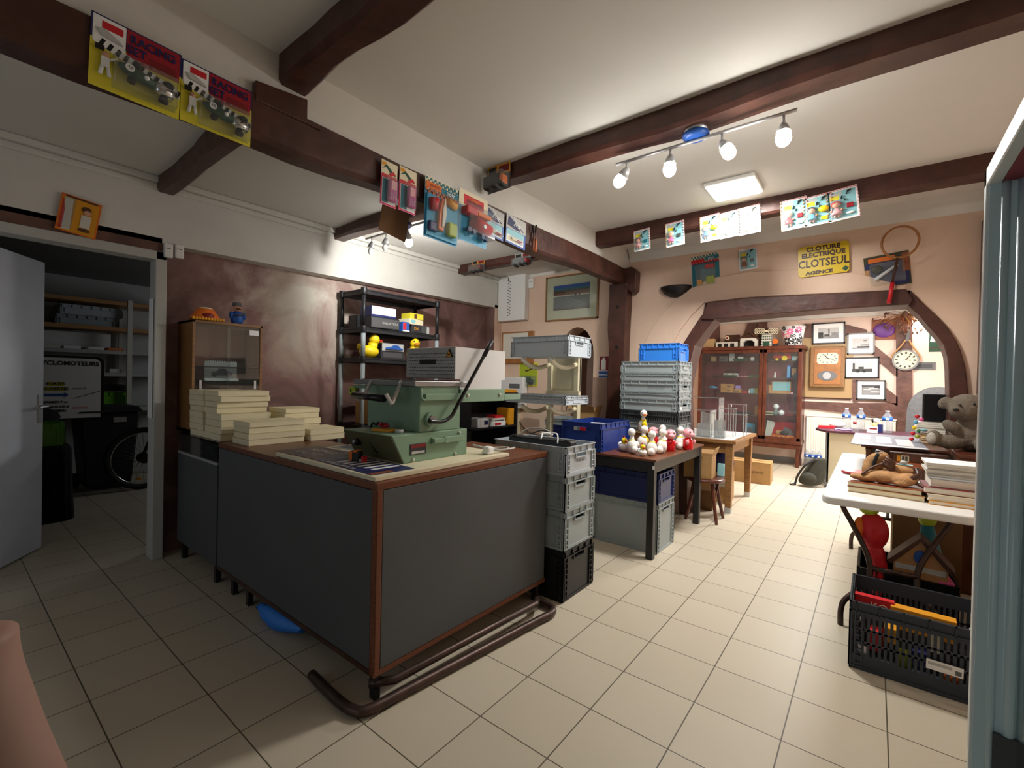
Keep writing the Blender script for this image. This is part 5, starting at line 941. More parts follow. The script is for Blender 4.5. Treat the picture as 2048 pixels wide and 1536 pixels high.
for k in range(4):
    b = MB(); b.box(CX0+.03, CY0+.06, SL[k]-.012, -.315, CY1-.02, SL[k], 'glass'); b.build('shelf', t); b = MB(); b.box(-.285, CY0+.06, SR[k]-.012, CX1-.03, CY1-.02, SR[k], 'glass'); b.build('shelf', t)
ZB = CZ0+.055
def spot(u, z): return at(u, 750, 1, YS).x, YS, z
def item(label, u, z, sx, sz, m, sy=.06, name='shelf_toy', cat='toy', rz=0, prints=()): x, y, z = spot(u, z); return dbox(name, label, x, y, z+.001, sx, sy, sz, m, rz, None, prints, cat)
def ball(label, u, z, r, m='white', dy=0):
    x, y, z = spot(u, z); b = MB(); b.ell((0, 0, r), r, m, 14, 10); o = b.build('ball'); o.location = (x, y+dy, z+.001); tag(o, label, 'ball')
ZT = SL[0]
item('tan card box at the left end of the top shelf', 1427, SL[0], .09, .10, 'card', name='small_box', cat='box'); item('boxed toy car with grey window on the cabinet top shelf', 1447, SL[0], .15, .10, 'mgrey', name='toy_car_box', cat='toy box', prints=[(.1, .2, .7, .7, 'dgrey')])
item('white upright carton beside the model ship', 1463, SL[0], .09, .16, 'lgrey', name='small_box', cat='box', rz=.15)
x, y, z = spot(1480, SL[0]); t = thing('model_ship', 'green and white model ship on the top cabinet shelf', 'model', (x, y, z+.001)); b = MB(); b.prism([(-.13, .05), (-.10, 0), (.10, 0), (.14, .06)], -.03, .03, 'dgreen'); b.build('hull', t); b = MB(); b.box(-.04, -.02, .05, .05, .02, .09, 'white'); b.box(-.01, -.012, .09, .02, .012, .14, 'rust'); b.build('superstructure', t)
ball('white ball at the right of the top cabinet shelf', 1504, SL[0], .045)
item('small dark toy at the left of the second cabinet shelf', 1430, SL[1], .10, .03, 'charcoal')
x, y, z = spot(1462, SL[1]); t = thing('toy_house', 'dark roofed toy house with white arches on the second cabinet shelf', 'toy house', (x, y, z+.001)); b = MB(); b.box(-.12, -.06, 0, .12, .06, .07, 'offwhite'); b.box(-.12, -.062, 0, .12, -.06, .035, 'dgreen'); [b.lathe([(.03, -.0), (.03, .01)], 'black', 12, (s*.06, -.061, .05)) for s in (-1, 1)]; b.build('walls', t); b = MB(); b.hexa([(-.13, -.07, .07), (.13, -.07, .07), (.13, .07, .07), (-.13, .07, .07)], [(-.07, -.01, .15), (.07, -.01, .15), (.07, .01, .15), (-.07, .01, .15)], 'walnut'); b.build('roof', t)
x, y, z = spot(1495, SL[1]); t = thing('skipping_rope', 'pink cord trailing on the second cabinet shelf', 'rope', (x, y, z+.006)); b = MB(); b.tube(smooth_pts([(-.18, 0, 0), (-.06, -.02, 0), (.05, .01, .02), (.16, 0, .03)], 5), .006, 'pink', 8); b.build('cord', t)
x, y, z = spot(1511, SL[1]); t = thing('green_lizard', 'spotted green toy lizard at the right of the second cabinet shelf', 'toy animal', (x, y, z+.001)); b = MB(); b.tube(smooth_pts([(-.12, 0, .012), (-.05, .01, .02), (.04, -.01, .02), (.10, 0, .014)], 5), .02, 'green', 10); b.build('body', t)
x, y, z = spot(1425, SL[2]+.09); t = thing('toy_plane', 'blue toy plane hanging at the left above the third cabinet shelf', 'toy plane', (x, y, z)); b = MB(); b.tube([(-.08, 0, 0), (.0, 0, .01), (.09, 0, .0)], .025, 'sky', 12, radii=[.01, .026, .012]); b.box(-.01, -.09, 0, .03, .09, .008, 'blue'); b.build('fuselage', t)
b = MB(); b.cyl((x, y, SL[2]), (x, y, SL[2]+.075), .006, 'steel', 8); o = b.build('toy_stand'); tag(o, 'thin metal stand under the blue toy plane', 'stand')
for k in (0, 1): item(('lower' if k == 0 else 'upper')+' tan drawer box on the third cabinet shelf', 1456, SL[2]+.082*k, .225, .08, 'tan', sy=.1, name='drawer_box', cat='box', prints=[(.5, .35, .75, .6, 'dgrey')])
item('single small tan drawer box beside the stacked pair', 1477, SL[2], .12, .075, 'tan', name='drawer_box', cat='box', prints=[(.15, .35, .6, .6, 'dgrey')]); item('pale blue toy box on the small tan drawer box', 1477, SL[2]+.077, .08, .06, 'lilac', name='small_box', cat='toy box')
item('low red toy car on the third cabinet shelf', 1491, SL[2], .09, .03, 'red'); x, y, z = spot(1499.5, SL[2]); b = MB(); b.lathe([(.014, 0), (.016, .03), (.008, .06), (.006, .08)], 'white', 10, (x, y, z+.001)); tag(b.build('small_bottle'), 'tiny white bottle on the third cabinet shelf', 'bottle')
item('green and yellow card box on the third cabinet shelf', 1510, SL[2], .12, .095, 'aqua', name='small_box', cat='box', prints=[(.6, 0, 1, 1, 'lemon')]); item('tall tan box at the right end of the third cabinet shelf', 1519, SL[2], .05, .15, 'card', name='small_box', cat='box', sy=.04).location.y += .09
item('dark toy vehicles on the fourth cabinet shelf behind the acrylic stands', 1488, SL[3], .25, .05, 'charcoal'); item('tan and yellow upright box at the right of the fourth shelf', 1517, SL[3], .08, .18, 'tan', name='small_box', cat='box', prints=[(.1, .3, .9, .5, 'amber')])
item('blue boxed set standing on the cabinet floor at the left door', 1504, ZB, .16, .24, 'cyan', name='toy_box', cat='toy box', prints=[(.2, .1, .7, .7, 'mgrey')])
x, y, z = spot(1562, SR[0]); t = thing('toy_locomotive', 'red toy locomotive with yellow wheel on the right top shelf', 'toy train', (x, y, z+.001)); b = MB(); b.cyl((-.12, 0, .08), (.05, 0, .08), .045, 'red', 14); b.box(.04, -.05, .03, .15, .05, .15, 'red'); b.box(.03, -.06, .15, .17, .06, .17, 'red'); b.cyl((-.08, 0, .12), (-.08, 0, .16), .014, 'red', 10); b.build('body', t, bevel=.004)
for xx, r in ((.055, .045), (-.06, .024)): b = MB(); b.cyl((xx, -.065, r), (xx, -.05, r), r, 'toyyellow', 16); b.build('wheel', t)
item('green and white toy card at the right end of the top shelf', 1592, SR[0], .13, .085, 'aqua', name='small_box', cat='toy box', prints=[(.3, .1, .95, .8, 'white'), (.5, .2, .9, .5, 'dgrey')])
x, y, z = spot(1550, SR[1]); t = thing('white_figurine', 'little white figurine on the right second shelf', 'figurine', (x, y, z+.001)); b = MB(); b.lathe([(.025, 0), (.022, .04), (.014, .06), (.016, .08), (.008, .1)], 'offwhite', 12); b.build('figure', t)
x, y, z = spot(1578, SR[1]); b = MB(); b.box(x-.025, y-.07, z+.001, x+.025, y+.07, z+.225, 'blue'); b.box(x-.018, y-.0705, z+.01, x+.018, y-.07, z+.2, 'sky'); tag(b.build('book'), 'tall blue book standing on the right second shelf', 'book')
item('brown picture card leaning beside the blue book', 1591, SR[1], .12, .18, 'olive', sy=.02, name='picture_card', cat='picture', prints=[(.05, .3, .6, .95, 'tan'), (.3, .1, .9, .5, 'dgrey')])
for k in range(3): x, y, z = spot(1536+3*k, SR[2]); b = MB(); b.box(x-.012, y-.07, z+.001, x+.012, y+.07, z+.17-.01*k, ('brown', 'rust', 'tan')[k]); tag(b.build('book'), ('dark brown', 'rust brown', 'tan')[k]+' slim book at the left of the right third shelf', 'book')
item('pale blue framed slate in a tray on the right third shelf', 1563, SR[2]+.045, .30, .17, 'tan', sy=.02, name='slate', cat='slate', prints=[(.05, .05, .95, .95, 'aqua')]); item('long tan tray holding the pale blue slate', 1561, SR[2], .32, .043, 'tan', sy=.09, name='tray', cat='tray'); item('small pink toy on the right third shelf', 1585, SR[2], .04, .03, 'pink')
ball('upper white ball resting on the green figure on the fourth right shelf', 1554, SR[3]+.10, .05); ball('lower white ball beside the green figure on the fourth right shelf', 1566, SR[3], .048, dy=-.07)
x, y, z = spot(1554, SR[3]); t = thing('green_figure', 'green glazed figure between the two white balls', 'figurine', (x, y, z+.001)); b = MB(); b.lathe([(.05, 0), (.055, .03), (.045, .07), (.03, .1)], 'green_glass', 14); b.build('figure', t); b = MB(); b.tube(smooth_pts([(.04, 0, .04), (.08, 0, .07), (.09, 0, .1)], 4), .01, 'green_glass', 8); b.build('spout', t)
item('flat patterned card box on the fourth right shelf', 1540, SR[3], .15, .05, 'cream', name='small_box', cat='box', prints=[(.1, .2, .9, .8, 'olive')]); item('small crimson toys on the fourth right shelf', 1582, SR[3], .10, .03, 'dred')
x, y, z = spot(1539, ZB); t = thing('white_card', 'white card leaning at the left of the lower right compartment', 'card', (x, y, z), rot=(-.1, .12, 0)); b = MB(); b.prism([(-.05, 0), (.04, 0), (.075, .30), (-.06, .32)], -.004, 0, 'offwhite'); b.build('sheet', t)
t = item('orange patterned toy chest at the bottom of the cabinet', 1570, ZB, .36, .075, 'orange', sy=.16, name='toy_chest', cat='toy box', prints=[(.1, .2, .18, .7, 'cream'), (.3, .2, .38, .7, 'cream'), (.5, .2, .58, .7, 'cream'), (.7, .2, .78, .7, 'cream')])
b = MB(); b.box(-.19, .09, .075, .19, .10, .30, 'red'); b.build('lid', t); b = MB(); b.box(-.12, -.05, .075, .0, .03, .15, 'tan'); b.build('toy_animal', t, bevel=.02); b = MB(); b.ell((.02, -.06, .115), (.07, .03, .04), 'charcoal'); b.build('toy_gun', t); b = MB(); b.prism([(-.05, .075), (.15, .075), (.13, .16), (.02, .22)], .0, .03, 'mgrey'); b.build('toy_tent', t)
# things on top of the cabinet
def top(u): return at(u, 680, 1, 5.95).x, 5.95, CZ1+.001
x, y, z = top(1421); dbox('small_box', 'tan cardboard box at the left on top of the display cabinet', x, y, z, .17, .14, .17, 'card')
x, y, z = top(1456); t = thing('toy_house', 'low toy farm wing with white arches and brown roof on the cabinet', 'toy house', (x, y, z)); b = MB(); b.box(-.20, -.06, 0, .18, .06, .10, 'offwhite'); [b.box(xx-.035, -.062, 0, xx+.035, -.06, .075, 'black') for xx in (-.13, -.02, .09)]; b.build('walls', t); b = MB(); b.hexa([(-.05, -.075, .10), (.19, -.075, .10), (.19, .075, .10), (-.05, .075, .10)], [(-.05, .03, .24), (.19, .03, .24), (.19, .07, .24), (-.05, .07, .24)], 'walnut'); b.build('roof', t); b = MB(); b.cyl((.0, -.07, .175), (.0, -.03, .175), .035, 'cream', 14); b.cyl((.0, -.073, .175), (.0, -.07, .175), .022, 'dred', 14); b.build('round_window', t)
x, y, z = top(1499); t = thing('toy_barn', 'toy barn with wide arched door and steep brown roof on the cabinet', 'toy house', (x, y, z)); b = MB(); b.prism([(-.14, 0), (-.10, 0), (-.10, .08), (-.05, .12), (.05, .12), (.10, .08), (.10, 0), (.14, 0), (.14, .16), (-.14, .16)], -.08, .08, 'offwhite'); b.box(-.13, .07, 0, .13, .08, .15, 'black'); b.build('walls', t); b = MB(); b.prism([(-.18, .15), (0, .29), (.18, .15), (.16, .13), (0, .255), (-.16, .13)], -.10, .10, 'walnut'); b.prism([(-.12, .16), (.12, .16), (0, .25)], -.075, .06, 'walnut'); b.build('roof', t)
x, y, z = top(1534); t = thing('toy_windmill', 'toy windmill with white lattice sails on top of the cabinet', 'toy windmill', (x, y, z)); b = MB(); b.hexa([(-.085, -.07, 0), (.085, -.07, 0), (.085, .07, 0), (-.085, .07, 0)], [(-.07, -.05, .24), (.07, -.05, .24), (.07, .05, .24), (-.07, .05, .24)], 'offwhite'); [b.box(-.08+.03*i, -.0745+.0003*j, .03+.045*j, -.065+.03*i, -.07, .05+.045*j, 'dgreen') for i in range(6) for j in range(5)]; b.box(-.05, -.076, 0, .05, -.07, .09, 'dgreen'); b.build('tower', t)
b = MB(); b.hexa([(-.08, -.06, .24), (.08, -.06, .24), (.08, .06, .24), (-.08, .06, .24)], [(-.02, -.04, .34), (.02, -.04, .34), (.02, .04, .34), (-.02, .04, .34)], 'walnut'); b.build('cap', t)
b = MB()
for s in (-1, 1):
    X = Matrix.Translation((0, -.085, .27)) @ Matrix.Rotation(.04, 4, 'Y')
    for zz in (-.045, -.002, .04): b.box(s*.03, -.004, zz, s*.19, .004, zz+.012, 'cream', X)
    for k in range(5): b.box(s*(.03+.037*k), -.004, -.045, s*(.042+.037*k), .004, .052, 'cream', X)
b.box(-.03, -.006, -.012, .03, .006, .02, 'cream', Matrix.Translation((0, -.085, .27))); b.build('sails', t)
x, y, z = top(1551); t = thing('warning_beacon', 'small orange lamp next to the toy windmill', 'lamp', (x, y, z)); b = MB(); b.lathe([(.05, 0), (.045, .04), (.02, .05)], 'charcoal', 14); b.build('base', t); b = MB(); b.cyl((0, -.03, .09), (0, .02, .09), .045, 'orange', 16); b.build('lens', t)
x, y, z = top(1586); t = thing('flower_pot', 'white plastic pot with pink and black flower pattern on the cabinet', 'pot', (x, y, z)); b = MB(); b.lathe([(.125, 0), (.185, .34), (.175, .34), (.12, .02)], 'white', 28); b.build('pot', t)
b = MB(); rnd = random.Random(5)
def petal(a, zc, r, m, n_):
    for k in range(n_):
        th = 2*PI*k/n_; pts = []
        for q, wd in ((.25, .10), (.7, .22), (1, .12)): pts.append((q, wd))
        pl = [(q*math.cos(th)-w_*math.sin(th), q*math.sin(th)+w_*math.cos(th)) for q, w_ in pts]+[(q*math.cos(th)+w_*math.sin(th), q*math.sin(th)-w_*math.cos(th)) for q, w_ in pts[::-1]]
        vs = []
        for dx, dz in pl:
            zz = zc+dz*r; R = .1265+.06*zz/.34; ang = a+dx*r/R; vs.append((R*math.cos(ang), R*math.sin(ang), zz))
        b.add(vs, [tuple(range(len(vs)))], m)
for i, (da, zc, r, m) in enumerate(((-2.15, .08, .075, 'black'), (-1.2, .075, .065, 'black'), (-1.75, .24, .06, 'hotpink'), (-.95, .27, .06, 'hotpink'), (-2.35, .30, .05, 'black'), (-1.35, .17, .03, 'black'), (-2.05, .17, .05, 'pink'), (-1.45, .31, .03, 'black'), (-.75, .18, .03, 'black'), (-1.65, .16, .03, 'black'), (-2.6, .2, .05, 'hotpink'), (-.5, .1, .06, 'black'), (-1.15, .24, .03, 'black'))): petal(da, zc, r, m, 8)
b.build('flower_print', t)
# ------------------------------------------------------------------ far wall
b = MB(); p0, p1 = at(1606, 676, 1, YF-.03), at(1704, 797, 1, YF-.03); b.box(p0.x, YF-.03, p1.z, p1.x, YF-.001, p0.z, 'card'); b.box(p0.x, YF-.045, p1.z-.02, p1.x-.02, YF-.001, p1.z, 'walnut'); tag(b.build('pin_board'), 'plain tan board on the far wall behind the pendulum clock', 'board')
p = at(1655, 733, 1, YF-.1); t = thing('pendulum_clock', 'wooden wall clock with rectangular dial and oval pendulum window', 'clock', (p.x, YF-.03, p.z))
b = MB(); b.box(-.255, -.13, -.36, .245, 0, .345, 'oak'); b.build('case', t, bevel=.02); b = MB(); b.box(-.19, -.14, -.31, .19, -.13, .3, 'ply'); b.build('door', t, bevel=.008)
b = MB(); q = [(-.15, .07), (-.12, .04), (.12, .04), (.15, .07), (.15, .2), (.12, .23), (-.12, .23), (-.15, .2)]; b.prism(q, -.146, -.14, 'cream'); dl_ = b.build('dial', t)
b = MB(); [b.box(.12*math.cos(a)-.008, -.148, .135+.075*math.sin(a)-.01, .12*math.cos(a)+.008, -.146, .135+.075*math.sin(a)+.01, 'dgrey') for a in [2*PI*k/12 for k in range(12)]]; b.build('numerals', dl_)
b = MB(); b.prism([(0, .13), (.09, .115), (.09, .125), (0, .145)], -.150, -.147, 'black'); b.prism([(-.005, .135), (-.05, .2), (-.04, .205), (.008, .14)], -.150, -.147, 'black'); b.build('hands', dl_)
b = MB(); b.lathe([(.14, 0), (.14, .006)], 'mgrey', 24, X=Matrix.Translation((0, -.141, -.16)) @ Matrix.Diagonal((1, 1, .6, 1)) @ Matrix.Rotation(PI/2, 4, 'X')); b.build('pendulum_window', t); b = MB(); b.cyl((.0, -.152, -.16), (0, -.148, -.16), .06, 'metal', 20); b.build('pendulum_bob', t)
def frame(label, u0, v0, u1, v1, fm, scene_):
    a, c = at(u0, v0, 1, YF-.04), at(u1, v1, 1, YF-.04); w_, h_ = c.x-a.x, a.z-c.z
    t = thing('framed_photo', label, 'picture', ((a.x+c.x)/2, YF-.045, (a.z+c.z)/2), 0, 'framed photos on the far wall', rot=(0, -.015, 0)); x, z = w_/2, h_/2; f = .022
    b = MB(); [b.box(*q, fm) for q in ((-x, -.02, -z, x, 0, -z+f), (-x, -.02, z-f, x, 0, z), (-x, -.02, -z, -x+f, 0, z), (x-f, -.02, -z, x, 0, z))]; b.build('frame', t)
    b = MB(); b.box(-x+f, -.01, -z+f, x-f, 0, z-f, 'white'); b.build('mount', t)
    b = MB(); X, Z = x*.62, z*.5; b.box(-X, -.011, -Z, X, -.01, Z, 'photo_light'); k = 0
    for (x0, z0, x1, z1, m) in scene_: k += 1; b.box(-X+2*X*x0, -.0115-.0002*k, -Z+2*Z*z0, -X+2*X*x1, -.011, -Z+2*Z*z1, m)
    b.build('photograph', t)
frame('framed black and white photo above the pendulum clock, black frame', 1625, 647, 1690, 687, 'black_paint', [(0, 0, 1, .3, 'photo_mid'), (0, .1, .25, .6, 'photo_dark'), (.3, .2, .55, .4, 'photo_dark'), (.5, .3, .56, .9, 'photo_dark'), (.65, .3, .98, .55, 'photo_mid')])
frame('framed photo of a boat on pale water, upper right of the clock', 1695, 667, 1749, 708, 'grey', [(.0, 0, 1, .12, 'photo_mid'), (.3, .1, 1, .25, 'photo_dark'), (.5, .3, 1, .42, 'photo_mid'), (.65, .7, .85, .85, 'photo_mid')])
frame('largest framed photo showing an old open car, right of the clock', 1690, 715, 1758, 757, 'black_paint', [(.0, 0, 1, .12, 'photo_light'), (.05, .1, 1, .4, 'photo_dark'), (.35, .35, .6, .6, 'photo_dark'), (.08, .3, .18, .95, 'photo_dark'), (.25, .05, .4, .35, 'black'), (.55, .05, .68, .3, 'black')])
frame('lowest framed photo on the far wall with cars from above', 1713, 760, 1771, 801, 'dgrey', [(0, 0, 1, 1, 'photo_mid'), (0, .85, 1, .98, 'photo_dark'), (.1, .5, .5, .65, 'photo_light'), (.4, .6, .9, .72, 'white'), (.5, .25, .95, .4, 'photo_light'), (.7, .7, 1, 1, 'photo_dark')])
p = at(1768, 659, 1, YF-.03); t = thing('wooden_plaque', 'square wooden plaque with glossy purple oval shield on the far wall', 'plaque', (p.x, YF, p.z)); b = MB(); b.box(-.16, -.02, -.165, .16, 0, .165, 'rust'); b.build('board', t); b = MB(); b.ell((0, -.02, -.01), (.145, .03, .12), 'purple', 22, 12); b.build('shield', t)
p = at(1810, 640, 1, YF-.1); t = thing('dried_branches', 'bunch of dried twigs tied to the far wall post', 'dried plant', (p.x, YF-.10, p.z+.04)); b = MB(); rnd = random.Random(21)
for k in range(90):
    a = max(-1.7, min(1.7, rnd.gauss(0, .75)*1.25)); L = rnd.uniform(.18, .42); s_ = Vector((0, -.02, .05)); e_ = s_+Vector((math.sin(a)*L, rnd.uniform(-.12, .0), -math.cos(a)*L*.8)); m_ = (s_+e_)/2+Vector((rnd.uniform(-.04, .04), rnd.uniform(-.05, 0), rnd.uniform(-.03, .05))); b.tube([s_, m_, e_], .003, 'rust' if k % 3 else 'tan', 4)
    if k % 2: b.ell(e_, (.014, .010, .018), 'brown', 5, 4)
b.ell((0, -.02, .02), (.05, .04, .09), 'brown'); tag(b.build('twigs', t), kind='stuff')
p = at(1811, 720, 1, YF-.12); t = thing('barometer', 'round white dial hanging by straps on the far wall post', 'clock', (p.x, YF-.06, p.z), rot=(0, .05, 0)); b = MB(); b.cyl((0, -.05, 0), (0, 0, 0), .165, 'grey', 28); b.build('case', t); b = MB(); b.cyl((0, -.056, 0), (0, -.05, 0), .14, 'cream', 28); d_ = b.build('dial', t); b = MB(); [b.box(-.012, -.058, .095, .012, -.056, .13, 'dgrey', Matrix.Rotation(2*PI*k/12, 4, 'Y')) for k in range(12)]; b.build('numerals', d_); b = MB(); b.box(-.006, -.06, 0, .006, -.057, .09, 'black', Matrix.Rotation(.6, 4, 'Y')); b.box(-.006, -.06, 0, .006, -.057, .07, 'black', Matrix.Rotation(1.6, 4, 'Y')); b.build('hands', d_)
for s in (-1, 1): b = MB(); b.tube(smooth_pts([(s*.02, -.02, .32), (s*.07, -.025, .22), (s*.16, -.02, .08), (s*.17, -.02, .0)], 4), .012, 'tan', 8); b.build('strap', t)
b = MB(); b.box(-.02, -.03, .3, .02, 0, .52, 'mgrey'); b.build('hanger', t)
p0, p1 = at(1859, 662, 1, YF-.02), at(1900, 703, 1, YF-.02); t = card('printed_card', 'green and white poster on the far wall right of the post', p1.x-p0.x, p0.z-p1.z, 'dgreen', [(.1, .45, .9, .95, 'mgrey'), (0, .12, 1, .25, 'olive')], ((p0.x+p1.x)/2, YF-.004, (p0.z+p1.z)/2), 0, cat='poster', pts=[([(.05, .5), (.6, .5), (.7, .75), (.4, .95), (.1, .8)], 'white')])
p = at(1849, 732, 1, YF-.02); t = thing('small_plaque', 'small grey framed plaque on the far wall near the round dial', 'plaque', (p.x, YF, p.z)); b = MB(); b.box(-.13, -.02, -.06, .13, 0, .06, 'mgrey'); b.box(-.09, -.022, -.035, .09, -.02, .035, 'dgrey'); b.build('plate', t)
p = at(1846, 650, 1, YF-.1); t = thing('wall_lamp', 'white lamp shade on the far wall just behind the arch', 'wall lamp', (p.x, YF, p.z)); b = MB(); b.lathe([(.12, -.04), (.13, .0), (.08, .05), (.02, .06)], 'panel', 18, (0, -.13, 0)); b.build('lamp_shade', t); b = MB(); b.box(-.02, -.13, .02, .02, 0, .04, 'metal'); b.build('bracket', t)
# radiator
x0, x1 = at(1612, 850, 1, YF-.1).x, at(1792, 850, 1, YF-.1).x
t = thing('radiator', 'ribbed cream radiator under the far wall beam', 'radiator', (0, 0, 0)); b = MB(); b.box(x0, YF-.09, .12, x1, YF-.03, .89, 'radiator')
n_ = 34
for k in range(n_): x = x0+(x1-x0)*(k+.5)/n_; b.box(x-.010, YF-.105, .16, x+.010, YF-.09, .86, 'radiator')
b.build('panel', t, bevel=.003); b = MB(); b.box(x0-.005, YF-.11, .885, x1+.005, YF-.02, .905, 'white_plastic'); b.build('top_grille', t)
b = MB(); [b.box(x, YF-.08, 0, x+.03, YF-.04, .13, 'white_plastic') for x in (x0+.15,)]; b.build('foot', t); b = MB(); b.box(x1-.18, YF-.08, 0, x1-.15, YF-.04, .13, 'white_plastic'); b.build('foot', t)
# water bottles on the floor and on the desk
def water_bottle(label, x, y, z, h=.31, r=.042, group=None):
    t = thing('water_bottle', label, 'bottle', (x, y, z), 0, group)
    b = MB(); b.lathe([(r*.85, 0), (r, .012), (r, h*.66), (r*.92, h*.74), (r*.42, h*.90), (r*.36, h*.93), (r*.36, h*.96)], 'bottle', 18); b.build('bottle_body', t); b = MB(); b.lathe([(r*.42, h*.955), (r*.42, h)], 'white', 14); b.build('cap', t)
    b = MB(); b.lathe([(r*1.012, h*.56), (r*1.012, h*.72)], 'blue', 18); b.box(-r*.3, -r*1.03, h*.6, r*.35, -r*1.0, h*.68, 'white'); b.build('label', t); return t
for k, (u, v) in enumerate(((1613, 931), (1624, 933), (1637, 932))): p = at(u, v, 2, 0); water_bottle(('leftmost', 'middle', 'rightmost')[k]+' of three water bottles on the floor by the radiator', p.x+.02, min(p.y, 6.05), 0, .31, .045, 'water bottles on the floor')
# desk
t = thing('desk', 'beige panelled desk with dark purple-brown top in the far room', 'desk', (0, 0, 0)); DX0, DX1, DY0, DY1, DZ = .77, 2.25, 4.30, 4.98, .80
b = MB(); b.prism([(DX0-.16, DY0+.25), (DX0-.02, DY0-.03), (DX1, DY0-.03), (DX1, DY1), (DX0-.16, DY1)], DZ-.03, DZ, 'plum', 'xy'); b.build('desktop', t, bevel=.004); b = MB(); b.box(DX0, DY0, .08, DX1-.02, DY0+.02, DZ-.03, 'beige_panel'); b.build('front_panel', t); b = MB(); b.box(DX0-.02, DY0, .02, DX0+.02, DY1-.05, DZ-.03, 'mgrey'); b.build('side_panel', t); b = MB(); b.box(DX1-.06, DY0+.02, .02, DX1-.02, DY1-.05, DZ-.03, 'mgrey'); b.build('side_panel', t)
for x in (DX0, DX1-.04): b = MB(); b.box(x-.015, DY0+.0, 0, x+.03, DY1-.05, .03, 'black_paint'); b.build('foot', t)
def dk(u, y=4.62): return at(u, 800, 1, y).x, y, DZ+.001
DB = 'water bottles on the desk'
water_bottle('clear water bottle with blue label at the left on the desk', *dk(1694), .31, .05, DB); water_bottle('clear water bottle with blue label in the middle of the desk', *dk(1723), .31, .05, DB); x, y, z = dk(1776, 4.5); water_bottle('largest clear bottle, right on the desk', x, y, z, .30, .056, DB)
x, y, z = dk(1711, 4.42); t = thing('glass_decanter', 'squat glass bottle with dark red stopper on the desk', 'bottle', (x, y, z)); b = MB(); b.lathe([(.05, 0), (.052, .05), (.045, .08), (.014, .09), (.014, .1)], 'acrylic', 16); b.build('bottle_body', t); b = MB(); b.lathe([(.018, .1), (.022, .135)], 'dred', 12); b.build('stopper', t)
x, y, z = dk(1746, 4.40); dbox('small_box', 'white carton with red print on the desk between the bottles', x, y, z, .115, .08, .085, 'white', 0, None, [(.25, .55, .95, .8, 'dred')])
x, y, z = dk(1762, 4.52); dbox('small_box', 'dark navy box beside the largest bottle on the desk', x, y, z, .06, .06, .11, 'navy')
x, y, z = dk(1752, 4.66); t = thing('pencil_cup', 'pencil cup with a white and black animal topper on the desk', 'cup', (x, y, z)); b = MB(); b.lathe([(.035, 0), (.04, .12), (.035, .12), (.03, .01)], 'tan', 14); b.build('cup', t); b = MB(); b.ell((0.012, 0, .15), (.035, .03, .034), 'white'); b.ell((-.03, 0, .15), (.014, .014, .03), 'black'); b.ell((.03, -.02, .155), (.009, .009, .009), 'black'); b.build('topper', t)
x, y, z = dk(1655, 4.75); t = dbox('flat_box', 'flat red box at the left end of the desk', x, y, z, .20, .12, .03, 'red', .1); x, y, z = dk(1688, 4.40); b = MB(); b.tube(smooth_pts([(-.10, 0, .012), (-.05, .02, .02), (0, -.01, .014), (.06, .01, .02), (.1, 0, .012)], 5), .013, 'lilac', 8); o = b.build('ribbon'); o.location = (x, y, z); tag(o, 'crumpled lilac ribbon on the desk in front of the bottles', 'ribbon')
x, y, z = dk(1676, 4.86); b = MB(); b.ell((0, 0, .05), (.10, .08, .05), 'white', 16, 10); o = b.build('paper_wad'); o.location = (x, y, z); tag(o, 'white tissue heap on the desk by the radiator', 'paper')
# backpack leaning on the desk
p = at(1632, 965, 2, 0); t = thing('backpack', 'dark olive backpack leaning against the left end of the desk', 'backpack', (.575, 4.22, 0), 0)
b = MB(); rg = []
for k in range(10):
    f = k/9; w_ = .15*(1-.75*max(0, f-.25)**1.3)*(.72 if k == 0 else 1); d_ = .12*(1-.6*f); rg.append([(w_*math.cos(a)+.13*f, d_*math.sin(a)*(.85 if math.sin(a) < 0 else 1), .02+.40*f) for a in [2*PI*j/18 for j in range(18)]])
b.rings(rg, 'fabric_olive'); b.build('bag_body', t, sub=1); b = MB(); b.ell((.0, -.09, .12), (.10, .05, .09), 'fabric_olive'); b.build('pocket', t)
b = MB(); b.tube(smooth_pts([(.10, -.03, .40), (-.04, -.07, .30), (-.13, -.05, .14), (-.16, -.04, .03), (-.2, -.06, .01)], 5), .014, 'black_plastic', 8); b.build('strap', t); b = MB(); b.tube(smooth_pts([(-.15, -.05, .02), (-.19, -.1, .012), (-.22, -.07, .012)], 4), .01, 'black_plastic', 6); b.build('strap_end', t)
# chair with grey jacket behind the desk
t = thing('office_chair', 'office chair draped with a grey jacket behind the desk', 'chair', (1.98, 5.35, 0), 0)
b = MB(); b.lathe([(.03, .08), (.03, .42)], 'black_plastic', 12); b.build('column', t); b = MB(); b.box(-.24, -.24, .42, .24, .24, .5, 'fabric_grey'); b.build('seat', t, bevel=.03)
for k in range(5): a = 2*PI*k/5; b = MB(); b.tube([(0, 0, .09), (.28*math.cos(a), .28*math.sin(a), .05)], .02, 'black_plastic', 8); b.ell((.28*math.cos(a), .28*math.sin(a), .025), .025, 'black_plastic', 8, 6); b.build('base_arm', t)
b = MB(); rg = []
for k in range(12):
    f = k/11; z = .48+.96*f; w_ = .37*(1-.10*f) if f < .6 else .345*math.sqrt(max(.02, 1-((f-.6)/.42)**2)); rg.append([(w_*math.cos(a)*(1+.03*math.sin(5*a+4*f)), .11*math.sin(a)*(1-.4*f)+.015*math.sin(7*a+3*f), z) for a in [2*PI*j/24 for j in range(24)]])
b.rings(rg, 'fabric_grey'); b.build('jacket', t, sub=1); b = MB(); b.box(-.2, .12, .5, .2, .15, 1.3, 'black_plastic'); b.build('backrest', t)
